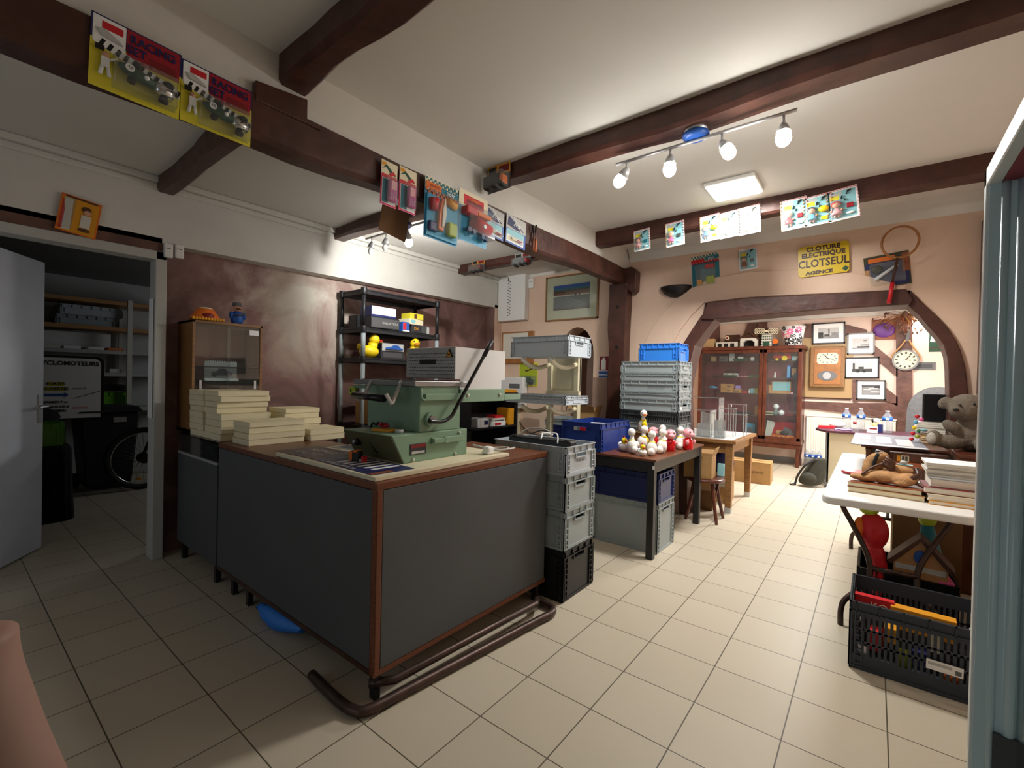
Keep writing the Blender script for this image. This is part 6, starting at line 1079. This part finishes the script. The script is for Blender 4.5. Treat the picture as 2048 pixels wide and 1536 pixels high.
b = MB(); b.tube(smooth_pts([(.0, -.11, 1.2), (.06, -.13, 1.05), (.04, -.13, .95)], 4), .012, 'black_plastic', 6); b.build('jacket_fold', t)
# ================================================================== white folding table and what is on it
WX0, WX1, WY0, WY1, WZ = 1.02, 1.715, -.045, 2.34, .74
t = thing('folding_table', 'white plastic folding table with dark tube legs at the right', 'table', (0, 0, 0))
r_ = .07; out = []
for cx_, cy_, a0 in ((WX1-r_, WY1-r_, 0), (WX0+r_, WY1-r_, 90), (WX0+r_, WY0+r_, 180), (WX1-r_, WY0+r_, 270)): out += [(cx_+r_*math.cos(math.radians(a0+15*k)), cy_+r_*math.sin(math.radians(a0+15*k))) for k in range(7)]
b = MB(); b.prism(out, WZ-.05, WZ, 'white_plastic', 'xy'); b.build('tabletop', t, bevel=.012, seg=3)
for ye, s in ((.0, 1), (1.46, -1)):
    yc = ye
    for sx in (-1, 1):
        xm = 1.37; P = lambda dx, dy, z: (xm+sx*dx, yc+s*dy, z)
        b = MB(); b.tube(smooth_pts([P(.235, -.085, 0), P(.235, -.082, .09), P(.215, -.06, .15), P(.13, .0, .235), P(.105, .03, .30), P(.12, .07, .40), P(.20, .13, .56), P(.245, .16, .64), P(.25, .17, .695)], 5), .0155, 'brown_metal', 10); b.build('leg', t)
    b = MB(); b.cyl((1.37-.11, yc+s*.04, .335), (1.37+.11, yc+s*.04, .335), .014, 'brown_metal', 10); b.build('crossbar', t)
b = MB(); b.tube([(1.37, 1.42, .34), (1.37, .95, .68)], .011, 'brown_metal', 8); b.build('brace', t)
def book(label, x, y, z, sx, sy, h, cover, rz=0, group=None, pages='page', name='book'):
    """book lying flat, fore edge towards -y"""
    t = thing(name, label, 'book', (x, y, z), rz, group); b = MB(); b.box(-sx/2+.004, -sy/2+.004, .003, sx/2-.004, sy/2-.004, h-.003, pages); b.build('pages', t)
    b = MB(); b.box(-sx/2, -sy/2, 0, sx/2, sy/2, .003, cover); b.box(-sx/2, -sy/2, h-.003, sx/2, sy/2, h, cover); b.box(-sx/2, sy/2-.004, 0, sx/2, sy/2, h, cover); b.build('cover', t); return t
BK = 'thick books under the leather toy'
zt = WZ+.001
book('lower of two thick yellowed books at the front of the white table', 1.335, .33, zt, .37, .28, .032, 'tan', -.07, BK, 'paper_edge'); book('upper of two thick yellowed books under the tan leather toy', 1.325, .335, zt+.033, .36, .275, .03, 'rust', -.06, BK, 'paper_edge')
zt2 = zt+.064
t = thing('leather_sandals', 'tan leather strap shoes with buckles heaped on the thick books', 'leather shoes', (1.32, .34, zt2), -.06)
def blob(parts, m, name, parent, vox=.006, sm=4):
    b = MB()
    for p in parts: b.ell(p[0], p[1], m, 16, 10, rot=(Euler(p[2]).to_matrix() if len(p) > 2 else None))
    o = b.build(name, parent); r = o.modifiers.new('remesh', 'REMESH'); r.mode = 'VOXEL'; r.voxel_size = vox; r.use_smooth_shade = True; s_ = o.modifiers.new('smooth', 'SMOOTH'); s_.iterations = sm; s_.factor = .5
    return o
blob([((-.09, -.05, .025), (.085, .045, .025)), ((.0, -.05, .04), (.10, .05, .04)), ((.09, -.06, .035), (.07, .05, .035)), ((.03, -.02, .05), (.08, .06, .035)), ((.12, -.03, .045), (.05, .05, .035)), ((-.04, -.045, .05), (.04, .03, .03)), ((.09, -.09, .02), (.04, .03, .02))], 'plush_tan', 'leather_body', t)
blob([((-.055, .03, .11), (.05, .035, .075), (0, .5, 0)), ((-.075, .02, .065), (.04, .035, .06)), ((-.01, .04, .155), (.035, .03, .035))], 'plush_tan', 'upper', t)
blob([((.09, .02, .085), (.075, .05, .032), (0, .15, .2)), ((.03, .03, .08), (.05, .04, .025))], 'plush_tan', 'side_flap', t)
b = MB(); b.tube(smooth_pts([(-.03, -.012, .18), (-.045, -.022, .13), (-.055, -.03, .08), (-.065, -.045, .055)], 5), .011, 'black_plastic', 6); b.build('black_strap', t)
b = MB(); b.tube([(-.045, -.012, .188), (-.01, -.008, .182), (-.004, -.01, .196), (-.04, -.014, .202)], .004, 'metal', 6, closed=True); b.build('buckle', t)
b = MB(); [b.tube(smooth_pts([(.0+.012*math.cos(k), -.02-.01*k % .02, .16-.012*k), (.03, -.04, .15-.014*k), (.05, -.02, .13-.012*k), (.02, -.01, .11-.01*k)], 5), .009, 'brown', 8) for k in range(5)]; b.build('leather_laces', t)
b = MB(); b.tube(smooth_pts([(-.105, -.085, .045), (-.06, -.06, .09), (-.0, -.035, .125)], 5), .008, 'brown', 8); b.build('brown_strap', t)
b = MB(); b.tube(smooth_pts([(.155, -.0, .105), (.165, -.035, .075), (.13, -.075, .05)], 5), .016, 'walnut', 8); b.build('dark_edge', t)
b = MB(); b.box(.06, .01, .118, .14, .04, .124, 'aqua'); b.build('pale_tag', t, bevel=.002); b = MB(); b.ell((.095, .02, .135), (.02, .012, .012), 'lgrey'); b.build('clip', t)
b = MB(); b.tube(smooth_pts([(.14, -.05, .03), (.20, -.09, .01), (.23, -.13, -.03), (.25, -.14, -.05)], 5), .01, 'brown', 8); b.build('cord_end', t)
dbox('yellow_box', 'flat yellow box on the white table behind the books', 1.245, .70, zt, .20, .09, .04, 'lemon', .05)
t = thing('pink_pouch', 'pink and red flat pouch near the left edge of the white table', 'pouch', (1.205, .98, zt), .3); b = MB(); b.ell((0, 0, .016), (.13, .08, .016), 'pink', 20, 8); b.build('pouch', t); b = MB(); b.tube([(.128*math.cos(a), .078*math.sin(a), .014) for a in [2*PI*k/24 for k in range(24)]], .008, 'crimson', 6, closed=True); b.build('piping', t)
# right-hand pile of books
RB = 'pile of books at the right of the white table'
zz = zt
for lab, x, y, sx, sy, h, m in (('lowest book with amber cover in the right pile', 1.66, .27, .28, .24, .022, 'amber'), ('cream paged book second from the bottom of the right pile', 1.655, .28, .28, .24, .034, 'cream'), ('thick book with dark red cover in the right pile', 1.65, .30, .30, .25, .036, 'dred'), ('grey boxed album in the middle of the right pile', 1.66, .33, .27, .26, .048, 'grey')):
    book(lab, x, y, zz, sx, sy, h, m, .02, RB); zz += h+.001
for k, h in enumerate((.012, .012, .014, .010, .012, .014)):
    t = thing('magazine', ('lowest', 'second lowest', 'third lowest', 'third highest', 'second highest', 'topmost')[k]+' white magazine on the book pile at the right', 'magazine', (1.675-.006*(k % 3), .385+.008*(k % 2), zz), .03*((k % 3)-1), 'magazines on the right book pile'); b = MB(); b.box(-.15, -.11, 0, .15, .13, h, 'page'); b.build('pages', t); b = MB(); b.box(-.152, -.112, h-.001, .152, .132, h+.0008, 'white' if k % 2 else 'lgrey'); b.build('cover', t); zz += h+.001
t = thing('paper_sheet', 'white loose sheets behind the leather shoes on the white table', 'paper', (1.53, .72, zt), .1); b = MB(); b.box(-.14, -.12, 0, .14, .14, .006, 'white'); b.build('sheet', t)
# chest, chalet, newspaper, stacks, screen
t = thing('wooden_chest', 'dark wooden chest with turned corner column standing on the white table', 'chest', (0, 0, 0)); KX0, KX1, KY0, KY1, KZ = 1.19, 1.70, 1.16, 2.28, .955
b = MB(); b.box(KX0+.03, KY0+.02, WZ+.002, KX1, KY1, KZ-.02, 'walnut'); b.build('carcass', t, bevel=.004); b = MB(); b.box(KX0, KY0-.01, KZ-.02, KX1, KY1, KZ, 'mahogany'); b.build('lid', t, bevel=.004)
b = MB(); b.lathe([(.022, 0), (.026, .02), (.016, .05), (.024, .09), (.015, .13), (.022, .17), (.024, .19)], 'oak_dark', 14, (KX0+.05, KY0+.01, WZ+.002)); b.build('turned_column', t); b = MB(); b.box(KX0+.09, KY0+.012, WZ+.03, KX1-.03, KY0+.02, KZ-.05, 'oak_dark'); b.build('front_panel', t)
t = thing('toy_chalet', 'brown wooden toy chalet with two white windows and a balcony', 'toy house', (1.535, 1.07, zt)); b = MB(); b.box(-.15, -.04, 0, .13, .06, .18, 'oak_dark'); b.build('walls', t); b = MB(); b.box(-.17, -.075, .085, .14, -.04, .12, 'rust'); b.build('balcony', t)
for xx, s in ((-.085, -1), (.055, 1)):
    b = MB(); b.box(xx-.024, -.046, .125, xx+.024, -.04, .17, 'cream'); b.box(xx-.016, -.048, .13, xx-.002, -.046, .163, 'dgrey'); b.box(xx+.002, -.048, .13, xx+.016, -.046, .163, 'dgrey'); b.build('window', t); b = MB(); b.box(xx+s*.026, -.046, .125, xx+s*.045, -.04, .168, 'amber'); b.build('shutter', t)
b = MB(); b.box(-.17, -.06, .18, .15, .07, .19, 'walnut'); b.build('roof', t)
t = thing('newspaper', 'glossy grey printed sheets spread over the dark chest', 'newspaper', (1.385, 1.70, KZ+.001), 0)
b = MB(); b.box(-.26, -.60, 0, .20, .52, .004, 'print2'); b.box(-.25, -.60, .004, .20, -.50, .0045, 'lgrey'); b.box(-.10, -.35, .004, .0, .25, .0046, 'lgrey'); b.box(.03, -.45, .004, .13, .1, .0046, 'photo_light'); b.box(-.24, -.1, .004, -.14, .3, .0046, 'photo_mid'); b.build('pages', t)
OS = 'old books stacked beside the bear'; zz = KZ+.001
for k, (h, m) in enumerate(((.02, 'rust'), (.018, 'tan'), (.022, 'amber'), (.02, 'olive'))): book(('lowest', 'second', 'third', 'top')[k]+' worn brown book of the stack beside the bear', 1.645, 1.80+.01*k, zz, .13, .22, h, m, .05*(k % 2), OS, 'paper_edge'); zz += h+.001
for k in range(6): t = thing('magazine', ('first', 'second', 'third', 'fourth', 'fifth', 'sixth')[k]+' pale magazine up from the worn brown books', 'magazine', (1.65, 1.82+.004*(k % 3), zz), .02*(k % 3), 'pale magazines beside the bear'); b = MB(); b.box(-.10, -.11, 0, .075, .12, .0125, 'page'); b.build('pages', t); b = MB(); b.box(-.101, -.111, .0115, .076, .121, .0135, 'offwhite'); b.build('cover', t); zz += .0145
t = thing('flat_screen', 'black rectangular screen standing on the pale magazines behind the bear', 'screen', (1.675, 1.84, zz)); b = MB(); b.box(-.085, -.02, 0, .085, .02, .235, 'black_plastic'); b.build('housing', t, bevel=.004); b = MB(); b.box(-.075, -.022, .01, .075, -.02, .225, 'black_gloss'); b.build('panel', t)
t = thing('bead_string', 'stack of bright coloured plastic beads by the pale magazines', 'toy beads', (1.535, 1.72, KZ+.006)); cs = ['red', 'lime', 'red', 'green', 'toyyellow', 'hotpink', 'sky', 'hotpink', 'red']
for k in range(9): b = MB(); b.ell((.016*(1 if k % 2 else -1)+.004*k, .005*(k % 3), .018+.024*k), .0165, cs[k], 10, 7); b.build('bead', t)
b = MB(); b.ell((.06, 0, .10), (.025, .02, .012), 'aqua'); b.build('blue_bead', t)
# trunk and the plush bear
b = MB(); b.box(1.728, .98, 0, 2.03, 1.56, .955, 'oak_dark'); b.box(1.724, .972, .93, 2.04, 1.56, .958, 'mahogany'); tag(b.build('wooden_coffer', bevel=.006), 'reddish wooden coffer beside the white table carrying the plush bear', 'trunk')
t = thing('teddy_bear', 'large grey brown plush bear sitting on the wooden coffer by the arch', 'plush bear', (1.80, 1.26, .96), 0)
body = blob([((.03, .03, .12), (.125, .11, .125)), ((.045, .02, .20), (.10, .09, .10)), ((-.01, -.03, .315), (.105, .10, .10)), ((-.065, -.085, .29), (.045, .045, .04)), ((-.125, -.03, .345), (.04, .022, .05), (0, .5, 0)), ((.085, -.01, .395), (.05, .022, .045)), ((-.10, -.07, .06), (.10, .05, .05), (0, .1, .35)), ((-.185, -.10, .085), (.045, .05, .06)), ((.08, -.12, .055), (.06, .09, .05)), ((.09, -.19, .075), (.05, .04, .06)), ((-.085, -.06, .17), (.07, .04, .04), (0, .7, .3)), ((.15, -.06, .17), (.045, .08, .04))], 'plush', 'bear_body', t, .009, 5)
for p in ((-.055, -.125, .335), (.02, -.13, .345)): b = MB(); b.ell(p, .009, 'black_gloss', 10, 8); b.build('eye', t)
b = MB(); b.ell((-.075, -.128, .30), (.018, .012, .012), 'black', 10, 8); b.build('nose', t)
mat('plush_pale', 'b9b2a6', .95, bump=.6, bscale=120); b = MB(); b.ell((-.2, -.135, .085), (.03, .02, .042), 'plush_pale', 12, 8); b.build('paw_pad', t); b = MB(); b.ell((.09, -.225, .075), (.035, .014, .045), 'plush_pale', 12, 8); b.build('paw_pad', t)
# ================================================================== crates under the white table
crate('perforated_crate', 'dark slatted crate full of toys on the floor in front of the white table', (1.486, -.345, 0), 0, .60, .43, .335, 'crate_slate', None, perf=True)
t = card('crate_label', 'white printed label on the dark slatted crate', .125, .045, 'white', [(.05, .5, .7, .8, 'lgrey'), (.78, .15, .95, .6, 'mgrey')], (1.54, -.562, .135), 0, cat='label', tilt=.02)
dbox('toy_box', 'red box with white letters in the dark slatted crate', 1.285, -.40, .24, .16, .04, .085, 'red', -.03, None, [(.45, .0, .52, .5, 'white')], txt=('KO', .05, 'white', .02))
t = dbox('toy_box', 'yellow box with black cross emblem in the dark slatted crate', 1.47, -.42, .21, .24, .06, .105, 'amber', -.04, None, [(.0, .75, 1, .82, 'red'), (.55, .3, .68, .7, 'black')]); b = MB(); b.tube([(.085+.022*math.cos(a), -.032, .06+.022*math.sin(a)) for a in [2*PI*k/16 for k in range(16)]], .003, 'black', 6, closed=True); b.box(.07, -.034, .057, .10, -.031, .063, 'black'); b.box(.082, -.034, .045, .088, -.031, .075, 'black'); b.build('emblem', t)
TC = 'toys inside the dark slatted crate'; rnd = random.Random(31)
nm_ = ['white', 'red', 'amber', 'lime', 'navy', 'cream', 'orange', 'charcoal', 'pink', 'olive']
for k in range(10): dbox('toy_block', 'small '+nm_[k]+' toy box lying inside the dark slatted crate', 1.24+.055*k, -.49+.03*(k % 2), .012+.075*(k % 3), .05, .07, .07+.03*(k % 2), nm_[k], rnd.uniform(-.2, .2), TC, cat='toy box')
dbox('toy_box', 'grey carton filling the back of the dark slatted crate', 1.48, -.26, .012, .5, .18, .18, 'dgrey')
t = thing('plush_toy', 'white plush toy at the right end of the dark slatted crate', 'plush toy', (1.68, -.40, .21)); blob([((0, 0, .05), (.05, .045, .05)), ((.02, -.02, .10), (.04, .035, .035))], 'offwhite', 'body', t)
t = crate('open_crate', 'black open crate of toys under the front of the white table', (1.43, .35, 0), 0, .46, .46, .30, 'crate_black')
t = thing('plush_toy', 'red plush toy with pale head standing in the black open crate', 'plush toy', (1.272, .17, .012)); blob([((0, 0, .51), (.082, .06, .115)), ((.02, -.0, .36), (.05, .045, .08)), ((.03, 0, .22), (.055, .05, .2))], 'red', 'body', t); b = MB(); b.ell((-.02, 0, .655), (.055, .05, .05), 'lime', 14, 10); b.build('head', t); b = MB(); b.ell((-.065, -.02, .52), (.03, .04, .07), 'orange', 12, 8); b.build('side_patch', t)
t = thing('toy_house', 'tan house-shaped toy box with blue oval under a dark strap', 'toy house', (1.495, .17, .012), -.05); b = MB(); b.prism([(-.12, 0), (.12, 0), (.12, .38), (0, .50), (-.12, .38)], -.02, .10, 'tan'); b.build('walls', t); b = MB(); b.prism([(-.15, .36), (0, .53), (.15, .36), (.13, .345), (0, .505), (-.13, .345)], -.04, .12, 'walnut'); b.build('roof', t); b = MB(); b.ell((0, -.025, .41), (.03, .01, .042), 'blue', 16, 8); b.build('oval', t); b = MB(); b.box(-.11, -.024, .325, .11, -.02, .355, 'lgrey'); b.build('ledge', t)
t = thing('toy_bird', 'pale green toy bird head above the house-shaped toy', 'toy', (1.535, .36, .012)); b = MB(); b.ell((0, 0, .60), (.045, .04, .055), 'lime', 14, 10); b.ell((-.045, -.01, .615), (.03, .012, .015), 'lime'); b.tube([(0, 0, .56), (.02, 0, .3), (.02, 0, .02)], .05, 'teal', 12, radii=[.03, .075, .07]); b.build('figure', t)
dbox('toy_tray', 'red and pink tray in the black open crate', 1.60, .22, .26, .07, .16, .05, 'hotpink', .1)
b = MB(); b.box(1.38, .62, 0, 1.72, .92, .62, 'cardboard_dark'); tag(b.build('cardboard_box', bevel=.004), 'dark brown carton standing on the floor under the white table', 'cardboard box')
b = MB(); b.box(1.735, -.14, 0, 1.95, .3, .42, 'grey'); tag(b.build('storage_bin', bevel=.01), 'grey bin at the right of the black open crate', 'bin')
# ================================================================== glass showcase at the right
GX, GYE = 1.418, -2.15
t = thing('glass_showcase', 'tall aluminium framed glass showcase filling the right edge', 'showcase', (0, 0, 0)); GY0, GZ, GXB = -3.6, 1.835, 1.85
b = MB(); b.box(GX, GYE-.022, 0, GX+.02, GYE, GZ, 'alu_white'); b.build('corner_post', t, bevel=.002)
b = MB(); b.box(GX+.004, GYE-.030, 0, GX+.068, GYE-.014, GZ-.03, 'alu_teal'); b.cyl((GX+.026, GYE-.030, 0), (GX+.026, GYE-.030, GZ-.03), .006, 'alu_teal', 8); b.cyl((GX+.05, GYE-.030, 0), (GX+.05, GYE-.030, GZ-.03), .009, 'alu_teal', 8); b.build('track_profile', t)
b = MB(); b.box(GX, GY0, GZ-.035, GX+.02, GYE, GZ, 'alu_white'); b.build('top_rail', t, bevel=.002); b = MB(); b.box(GX+.02, GY0, GZ-.035, GX+.055, GYE, GZ-.01, 'maroon'); b.build('track_channel', t)
b = MB(); b.box(GX, GY0, .0, GX+.06, GYE, .12, 'alu_teal'); b.build('bottom_rail', t)
b = MB(); b.box(GX+.060, GY0, .12, GX+.064, GYE-.03, GZ-.035, 'glass'); b.build('sliding_glass', t); b = MB(); b.box(GX+.07, GYE-.010, .12, GXB, GYE-.006, GZ-.03, 'glass'); b.build('end_glass', t)
b = MB(); b.box(GX+.02, GY0, GZ-.012, GXB, GYE, GZ, 'glass'); b.build('top_glass', t); b = MB(); b.box(GXB, GY0, 0, GXB+.02, GYE, GZ, 'alu_white'); b.build('back_panel', t); b = MB(); b.box(GX+.06, GY0, 0, GXB, GYE, .11, 'alu_white'); b.build('base', t)
b = MB(); b.box(GX+.03, GYE-.040, .50, GX+.075, GYE-.028, .76, 'dgrey'); b.build('lock_plate', t)
t = thing('framed_print', 'thin red-edged frame leaning on top of the showcase', 'picture frame', (1.60, -2.32, GZ+.0005), rot=(0, .0, 0)); b = MB(); b.box(-.006, -.02, 0, .006, -.012, .16, 'dred'); b.box(-.006, -.2, 0, .006, -.012, .008, 'dred'); b.box(-.006, -.2, .152, .006, -.012, .16, 'dred'); b.box(-.006, -.208, 0, .006, -.2, .16, 'dred'); b.build('frame', t); b = MB(); b.box(-.002, -.2, .008, .002, -.02, .152, 'acrylic'); b.build('sheet', t)
# ================================================================== storeroom
t = thing('storeroom_door', 'open grey white door leaf swung into the storeroom', 'door', (-2.985, -3.465, 0)); dv = Vector((-3.842+2.985, -2.875+3.465, 0)); Ld = dv.length; an = math.atan2(dv.y, dv.x)
t.rotation_euler = (0, 0, an)
b = MB(); b.box(0, 0, .012, Ld, .04, 2.235, 'doorpaint'); b.build('door_leaf', t, bevel=.003)
b = MB(); b.box(Ld-.065, -.006, .99, Ld-.025, 0, 1.21, 'metal'); hp = b.build('handle_plate', t, bevel=.004); b = MB(); b.tube(smooth_pts([(Ld-.045, -.006, 1.12), (Ld-.045, -.05, 1.12), (Ld-.07, -.058, 1.12), (Ld-.16, -.056, 1.115)], 4), .009, 'metal', 10); b.build('lever', hp)
b = MB(); b.box(Ld-.065, .04, .99, Ld-.025, .046, 1.21, 'metal'); hp = b.build('handle_plate', t); b = MB(); b.tube(smooth_pts([(Ld-.045, .046, 1.12), (Ld-.045, .09, 1.12), (Ld-.07, .098, 1.12), (Ld-.16, .096, 1.115)], 4), .009, 'metal', 10); b.build('lever', hp)
# rack of shelves along the back
t = thing('storage_rack', 'tall pale metal storage rack along the back of the storeroom', 'rack', (0, 0, 0)); RXF, RXB = -6.42, -6.9
for z, m in ((1.965, 'tan'), (1.665, 'lgrey'), (1.38, 'lgrey'), (.93, 'lgrey'), (2.30, 'tan')): b = MB(); b.box(RXB, -3.4, z-.045, RXF, -1.2, z, m); b.build('shelf', t)
for y in (-3.35, -1.80, -1.25):
    for x in (RXF-.04, RXB): b = MB(); b.box(x, y-.025, 0, x+.045, y+.025, 2.33, 'offwhite'); b.build('upright', t)
SC = 'grey crates on the top storeroom shelf'
crate('stacking_crate', 'upper grey crate on the top shelf in the storeroom', (-6.69, -2.16, 1.966+.125), R90, .6, .4, .12, 'crate_pale', SC); crate('stacking_crate', 'lower grey crate on the top shelf in the storeroom', (-6.69, -2.20, 1.966), R90, .6, .4, .12, 'crate_grey', SC)
for k, (y, m, lab) in enumerate(((-2.60, 'offwhite', 'leftmost white flat box on the middle storeroom shelf'), (-2.42, 'white', 'second white flat box on the middle storeroom shelf'), (-2.20, 'white', 'third white flat box on the middle storeroom shelf'), (-2.01, 'orange', 'orange red flat box with pale lettering on the middle storeroom shelf'))): dbox('flat_box', lab, -6.52, y+.07, 1.666, .15, .2, .035, m, R90, 'flat boxes on the middle storeroom shelf', txt=(('VAPEUR', .03, 'cream') if k == 3 else None))
for k, y in enumerate((-2.12, -1.95)): dbox('white_carton', ('left' if k == 0 else 'right')+' low white carton behind the moped board in the storeroom', -6.56, y+.02, 1.381, .12, .2, .05, 'offwhite', R90, 'white cartons behind the moped board')
dbox('green_box', 'large grey green cartons in shadow on the upper storeroom shelf', -6.75, -2.4, 1.666, .9, .2, .22, 'frost', R90)
crate('stacking_crate', 'lime green crate on the lower storeroom shelf right of the moped board', (-6.69, -1.98, .932), R90, .42, .4, .20, 'crate_green')
dbox('metal_tray', 'black tray with bright rim over the lime green storeroom crate', -6.69, -1.98, 1.135, .34, .34, .09, 'black_plastic', R90, None, [(.02, .0, .98, .08, 'chrome')])
# moped board
p0, p1 = at(92, 716, 0, -5.75), at(209, 806, 0, -5.75); yb0, yb1 = -3.1, at(208, 760, 0, -5.75).y
t = thing('moped_board', 'white board with black rounded frame announcing mopeds in the storeroom', 'sign', (-5.75, (yb0+yb1)/2, .85), R90); w_, h_ = yb1-yb0, at(150, 712, 0, -5.75).z-.85
b = MB(); q = [(-w_/2, 0), (w_/2, 0)]+[(w_/2-.07+.07*math.cos(a), h_-.07+.07*math.sin(a)) for a in [PI/2*k/6 for k in range(7)]]+[(-w_/2, h_)]; b.prism(q, -.01, .01, 'black'); b.build('frame', t); q = [(-w_/2+.02, .02), (w_/2-.03, .02)]+[(w_/2-.09+.06*math.cos(a), h_-.085+.06*math.sin(a)) for a in [PI/2*k/6 for k in range(7)]]+[(-w_/2+.02, h_-.025)]
b = MB(); b.prism(q, -.014, -.01, 'white'); b.build('panel', t); R_ = w_/2
text('CYCLOMOTEURS', .066, t, (R_-.045, -.016, h_-.085), 'charcoal', align='RIGHT', off=.002); text('E', .066, t, (R_-.60, -.016, h_-.085), 'charcoal', align='RIGHT')
for s_, z, m in (('PORTES', .40, 'lemon'), ('OUVERTES', .345, 'lemon')): b = MB(); l_ = .13 if s_ == 'PORTES' else .17; b.box(R_-.40-l_/2, -.0155, z-.022, R_-.40+l_/2, -.014, z+.022, m); b.build('yellow_strip', t); text(s_, .042, t, (R_-.40, -.017, z), 'charcoal', off=.001)
b = MB(); b.prism([(R_-.49, .265), (R_-.33, .265), (R_-.33, .25), (R_-.30, .279), (R_-.33, .308), (R_-.33, .293), (R_-.49, .293)], -.0165, -.014, 'blue'); b.build('arrow', t); b = MB(); b.prism([(R_-.26, .235), (R_-.035, .315), (R_-.035, .322), (R_-.26, .241)], -.0165, -.014, 'navy'); b.build('ruled_line', t)
for s_, z in (('SAMEDI 7 et', .20), ('DIMANCHE 8', .15), ('DECEMBRE', .105)): text(s_, .036, t, (R_-.40, -.016, z), 'charcoal', off=.001)
text('amsrp 15', .03, t, (R_-.21, -.016, .35), 'dgrey'); b = MB(); b.box(R_-.26, -.0155, .125, R_-.14, -.014, .145, 'pink'); b.build('tape_mark', t)
# wheeled bin
t = thing('wheeled_bin', 'dark grey wheeled waste bin with pale label in the storeroom', 'bin', (-6.08, -2.10, 0), R90)
b = MB(); b.hexa([(-.21, -.25, .05), (.21, -.25, .05), (.21, .22, .05), (-.21, .22, .05)], [(-.27, -.32, .92), (.27, -.32, .92), (.27, .28, .92), (-.27, .28, .92)], 'charcoal'); b.build('bin_body', t, bevel=.02); b = MB(); b.hexa([(-.30, -.36, .92), (.30, -.36, .92), (.30, .32, .92), (-.30, .32, .92)], [(-.26, -.30, .985), (.26, -.30, .985), (.26, .26, .985), (-.26, .26, .985)], 'charcoal'); b.build('lid', t, bevel=.015); b = MB(); b.box(.02, -.318, .80, .14, -.308, .86, 'lgrey'); b.build('label', t)
for s in (-1, 1): b = MB(); b.cyl((s*.2, .2, .08), (s*.25, .2, .08), .08, 'rubber', 16); b.build('wheel', t)
# moped wheel
p = at(287, 903, 0, -5.6); t = thing('moped', 'dark moped with large spoked front wheel in the storeroom', 'moped', (-5.60, p.y, 0), R90); R_ = .34
b = MB(); b.tube([(R_*math.cos(a), 0, R_+.03+R_*math.sin(a)) for a in [2*PI*k/40 for k in range(40)]], .03, 'rubber', 10, closed=True); wh = b.build('wheel', t); b = MB(); b.tube([((R_-.035)*math.cos(a), -.01, R_+.03+(R_-.035)*math.sin(a)) for a in [2*PI*k/40 for k in range(40)]], .008, 'chrome', 8, closed=True); b.build('rim', wh)
b = MB(); [b.cyl((.04*math.cos(a), 0, R_+.03+.04*math.sin(a)), ((R_-.04)*math.cos(a+.3*(1 if k % 2 else -1)), 0, R_+.03+(R_-.04)*math.sin(a+.3*(1 if k % 2 else -1))), .002, 'steel', 4) for k, a in enumerate([2*PI*j/24 for j in range(24)])]; b.build('spokes', wh); b = MB(); b.cyl((0, -.05, R_+.03), (0, .05, R_+.03), .06, 'dark_metal', 16); b.build('hub', wh)
b = MB(); b.tube([(-.03, -.055, R_+.03), (.1, -.055, .75), (.18, -.03, 1.0)], .018, 'black_paint', 8); b.build('fork', t); b = MB(); b.tube([(.1, 0, .7), (.35, .02, .5), (.9, .03, .55)], .05, 'black_paint', 10); b.build('frame_tube', t); b = MB(); b.tube(smooth_pts([(.02, -.2, 1.05), (.15, -.1, 1.08), (.2, 0, 1.02), (.15, .15, 1.08)], 4), .012, 'black_paint', 8); b.build('handlebar', t); b = MB(); b.ell((-.05, -.06, .14), (.03, .01, .02), 'amber'); b.build('reflector', t)
for y in (-.0,): b = MB(); b.tube([(1.3+.34*math.cos(a), .03, .37+.34*math.sin(a)) for a in [2*PI*k/32 for k in range(32)]], .03, 'rubber', 8, closed=True); b.build('wheel', t); b = MB(); b.tube([(.9, .03, .55), (1.3, .03, .37)], .03, 'black_paint', 8); b.build('swing_arm', t)
# draped table with green crate
t = thing('draped_table', 'table hung with black cloth just behind the open door', 'table', (-5.05, -2.95, 0)); b = MB(); rg = []
for z, k in ((0, 1.03), (.25, 1.0), (.5, .99), (.66, .98), (.69, .95)):
    rg.append([(math.copysign(abs(math.cos(a))**.25, math.cos(a))*.42*k*(1+.02*math.sin(18*a)*(1-z)), math.copysign(abs(math.sin(a))**.25, math.sin(a))*.38*k*(1+.02*math.sin(16*a)*(1-z)), z) for a in [2*PI*(j+.5)/64 for j in range(64)]])
mat('black_cloth', '0e0e10', .9, bump=.1); b.rings(rg, 'black_cloth'); b.build('cloth', t)
crate('stacking_crate', 'lime green crate on the black draped table by the open door', (-4.86, -2.84, .695), R90, .42, .3, .21, 'crate_green')
t = thing('folded_cloth', 'heap of black cloth behind the lime green crate in the storeroom', 'cloth', (-5.25, -2.86, .695)); b = MB(); b.ell((0, 0, .18), (.18, .26, .20), 'black_cloth', 18, 12); rnd = random.Random(6); b.v = [v+Vector((rnd.uniform(-.02, .02), rnd.uniform(-.02, .02), rnd.uniform(-.01, .01))) for v in b.v]; b.build('cloth', t)
# ================================================================== photographer's fingertip at the lower left edge of the view
b = MB(); D = .085
pts = [CAM+(_f+_r*((u-1024)/FPX)+_u*((768-v)/FPX))*D for u, v in ((-130, 1260), (-128, 1300), (-118, 1370), (-92, 1450), (-58, 1540), (-5, 1660), (60, 1800))]
b.tube(smooth_pts(pts, 5), .008, 'finger', 20, radii=[.0025]+[min(.0105, .0025+.0016*k) for k in range(1, 31)]); o = b.build('person_finger'); tag(o, "fingertip of the person taking the picture, at the lower left edge", 'person')
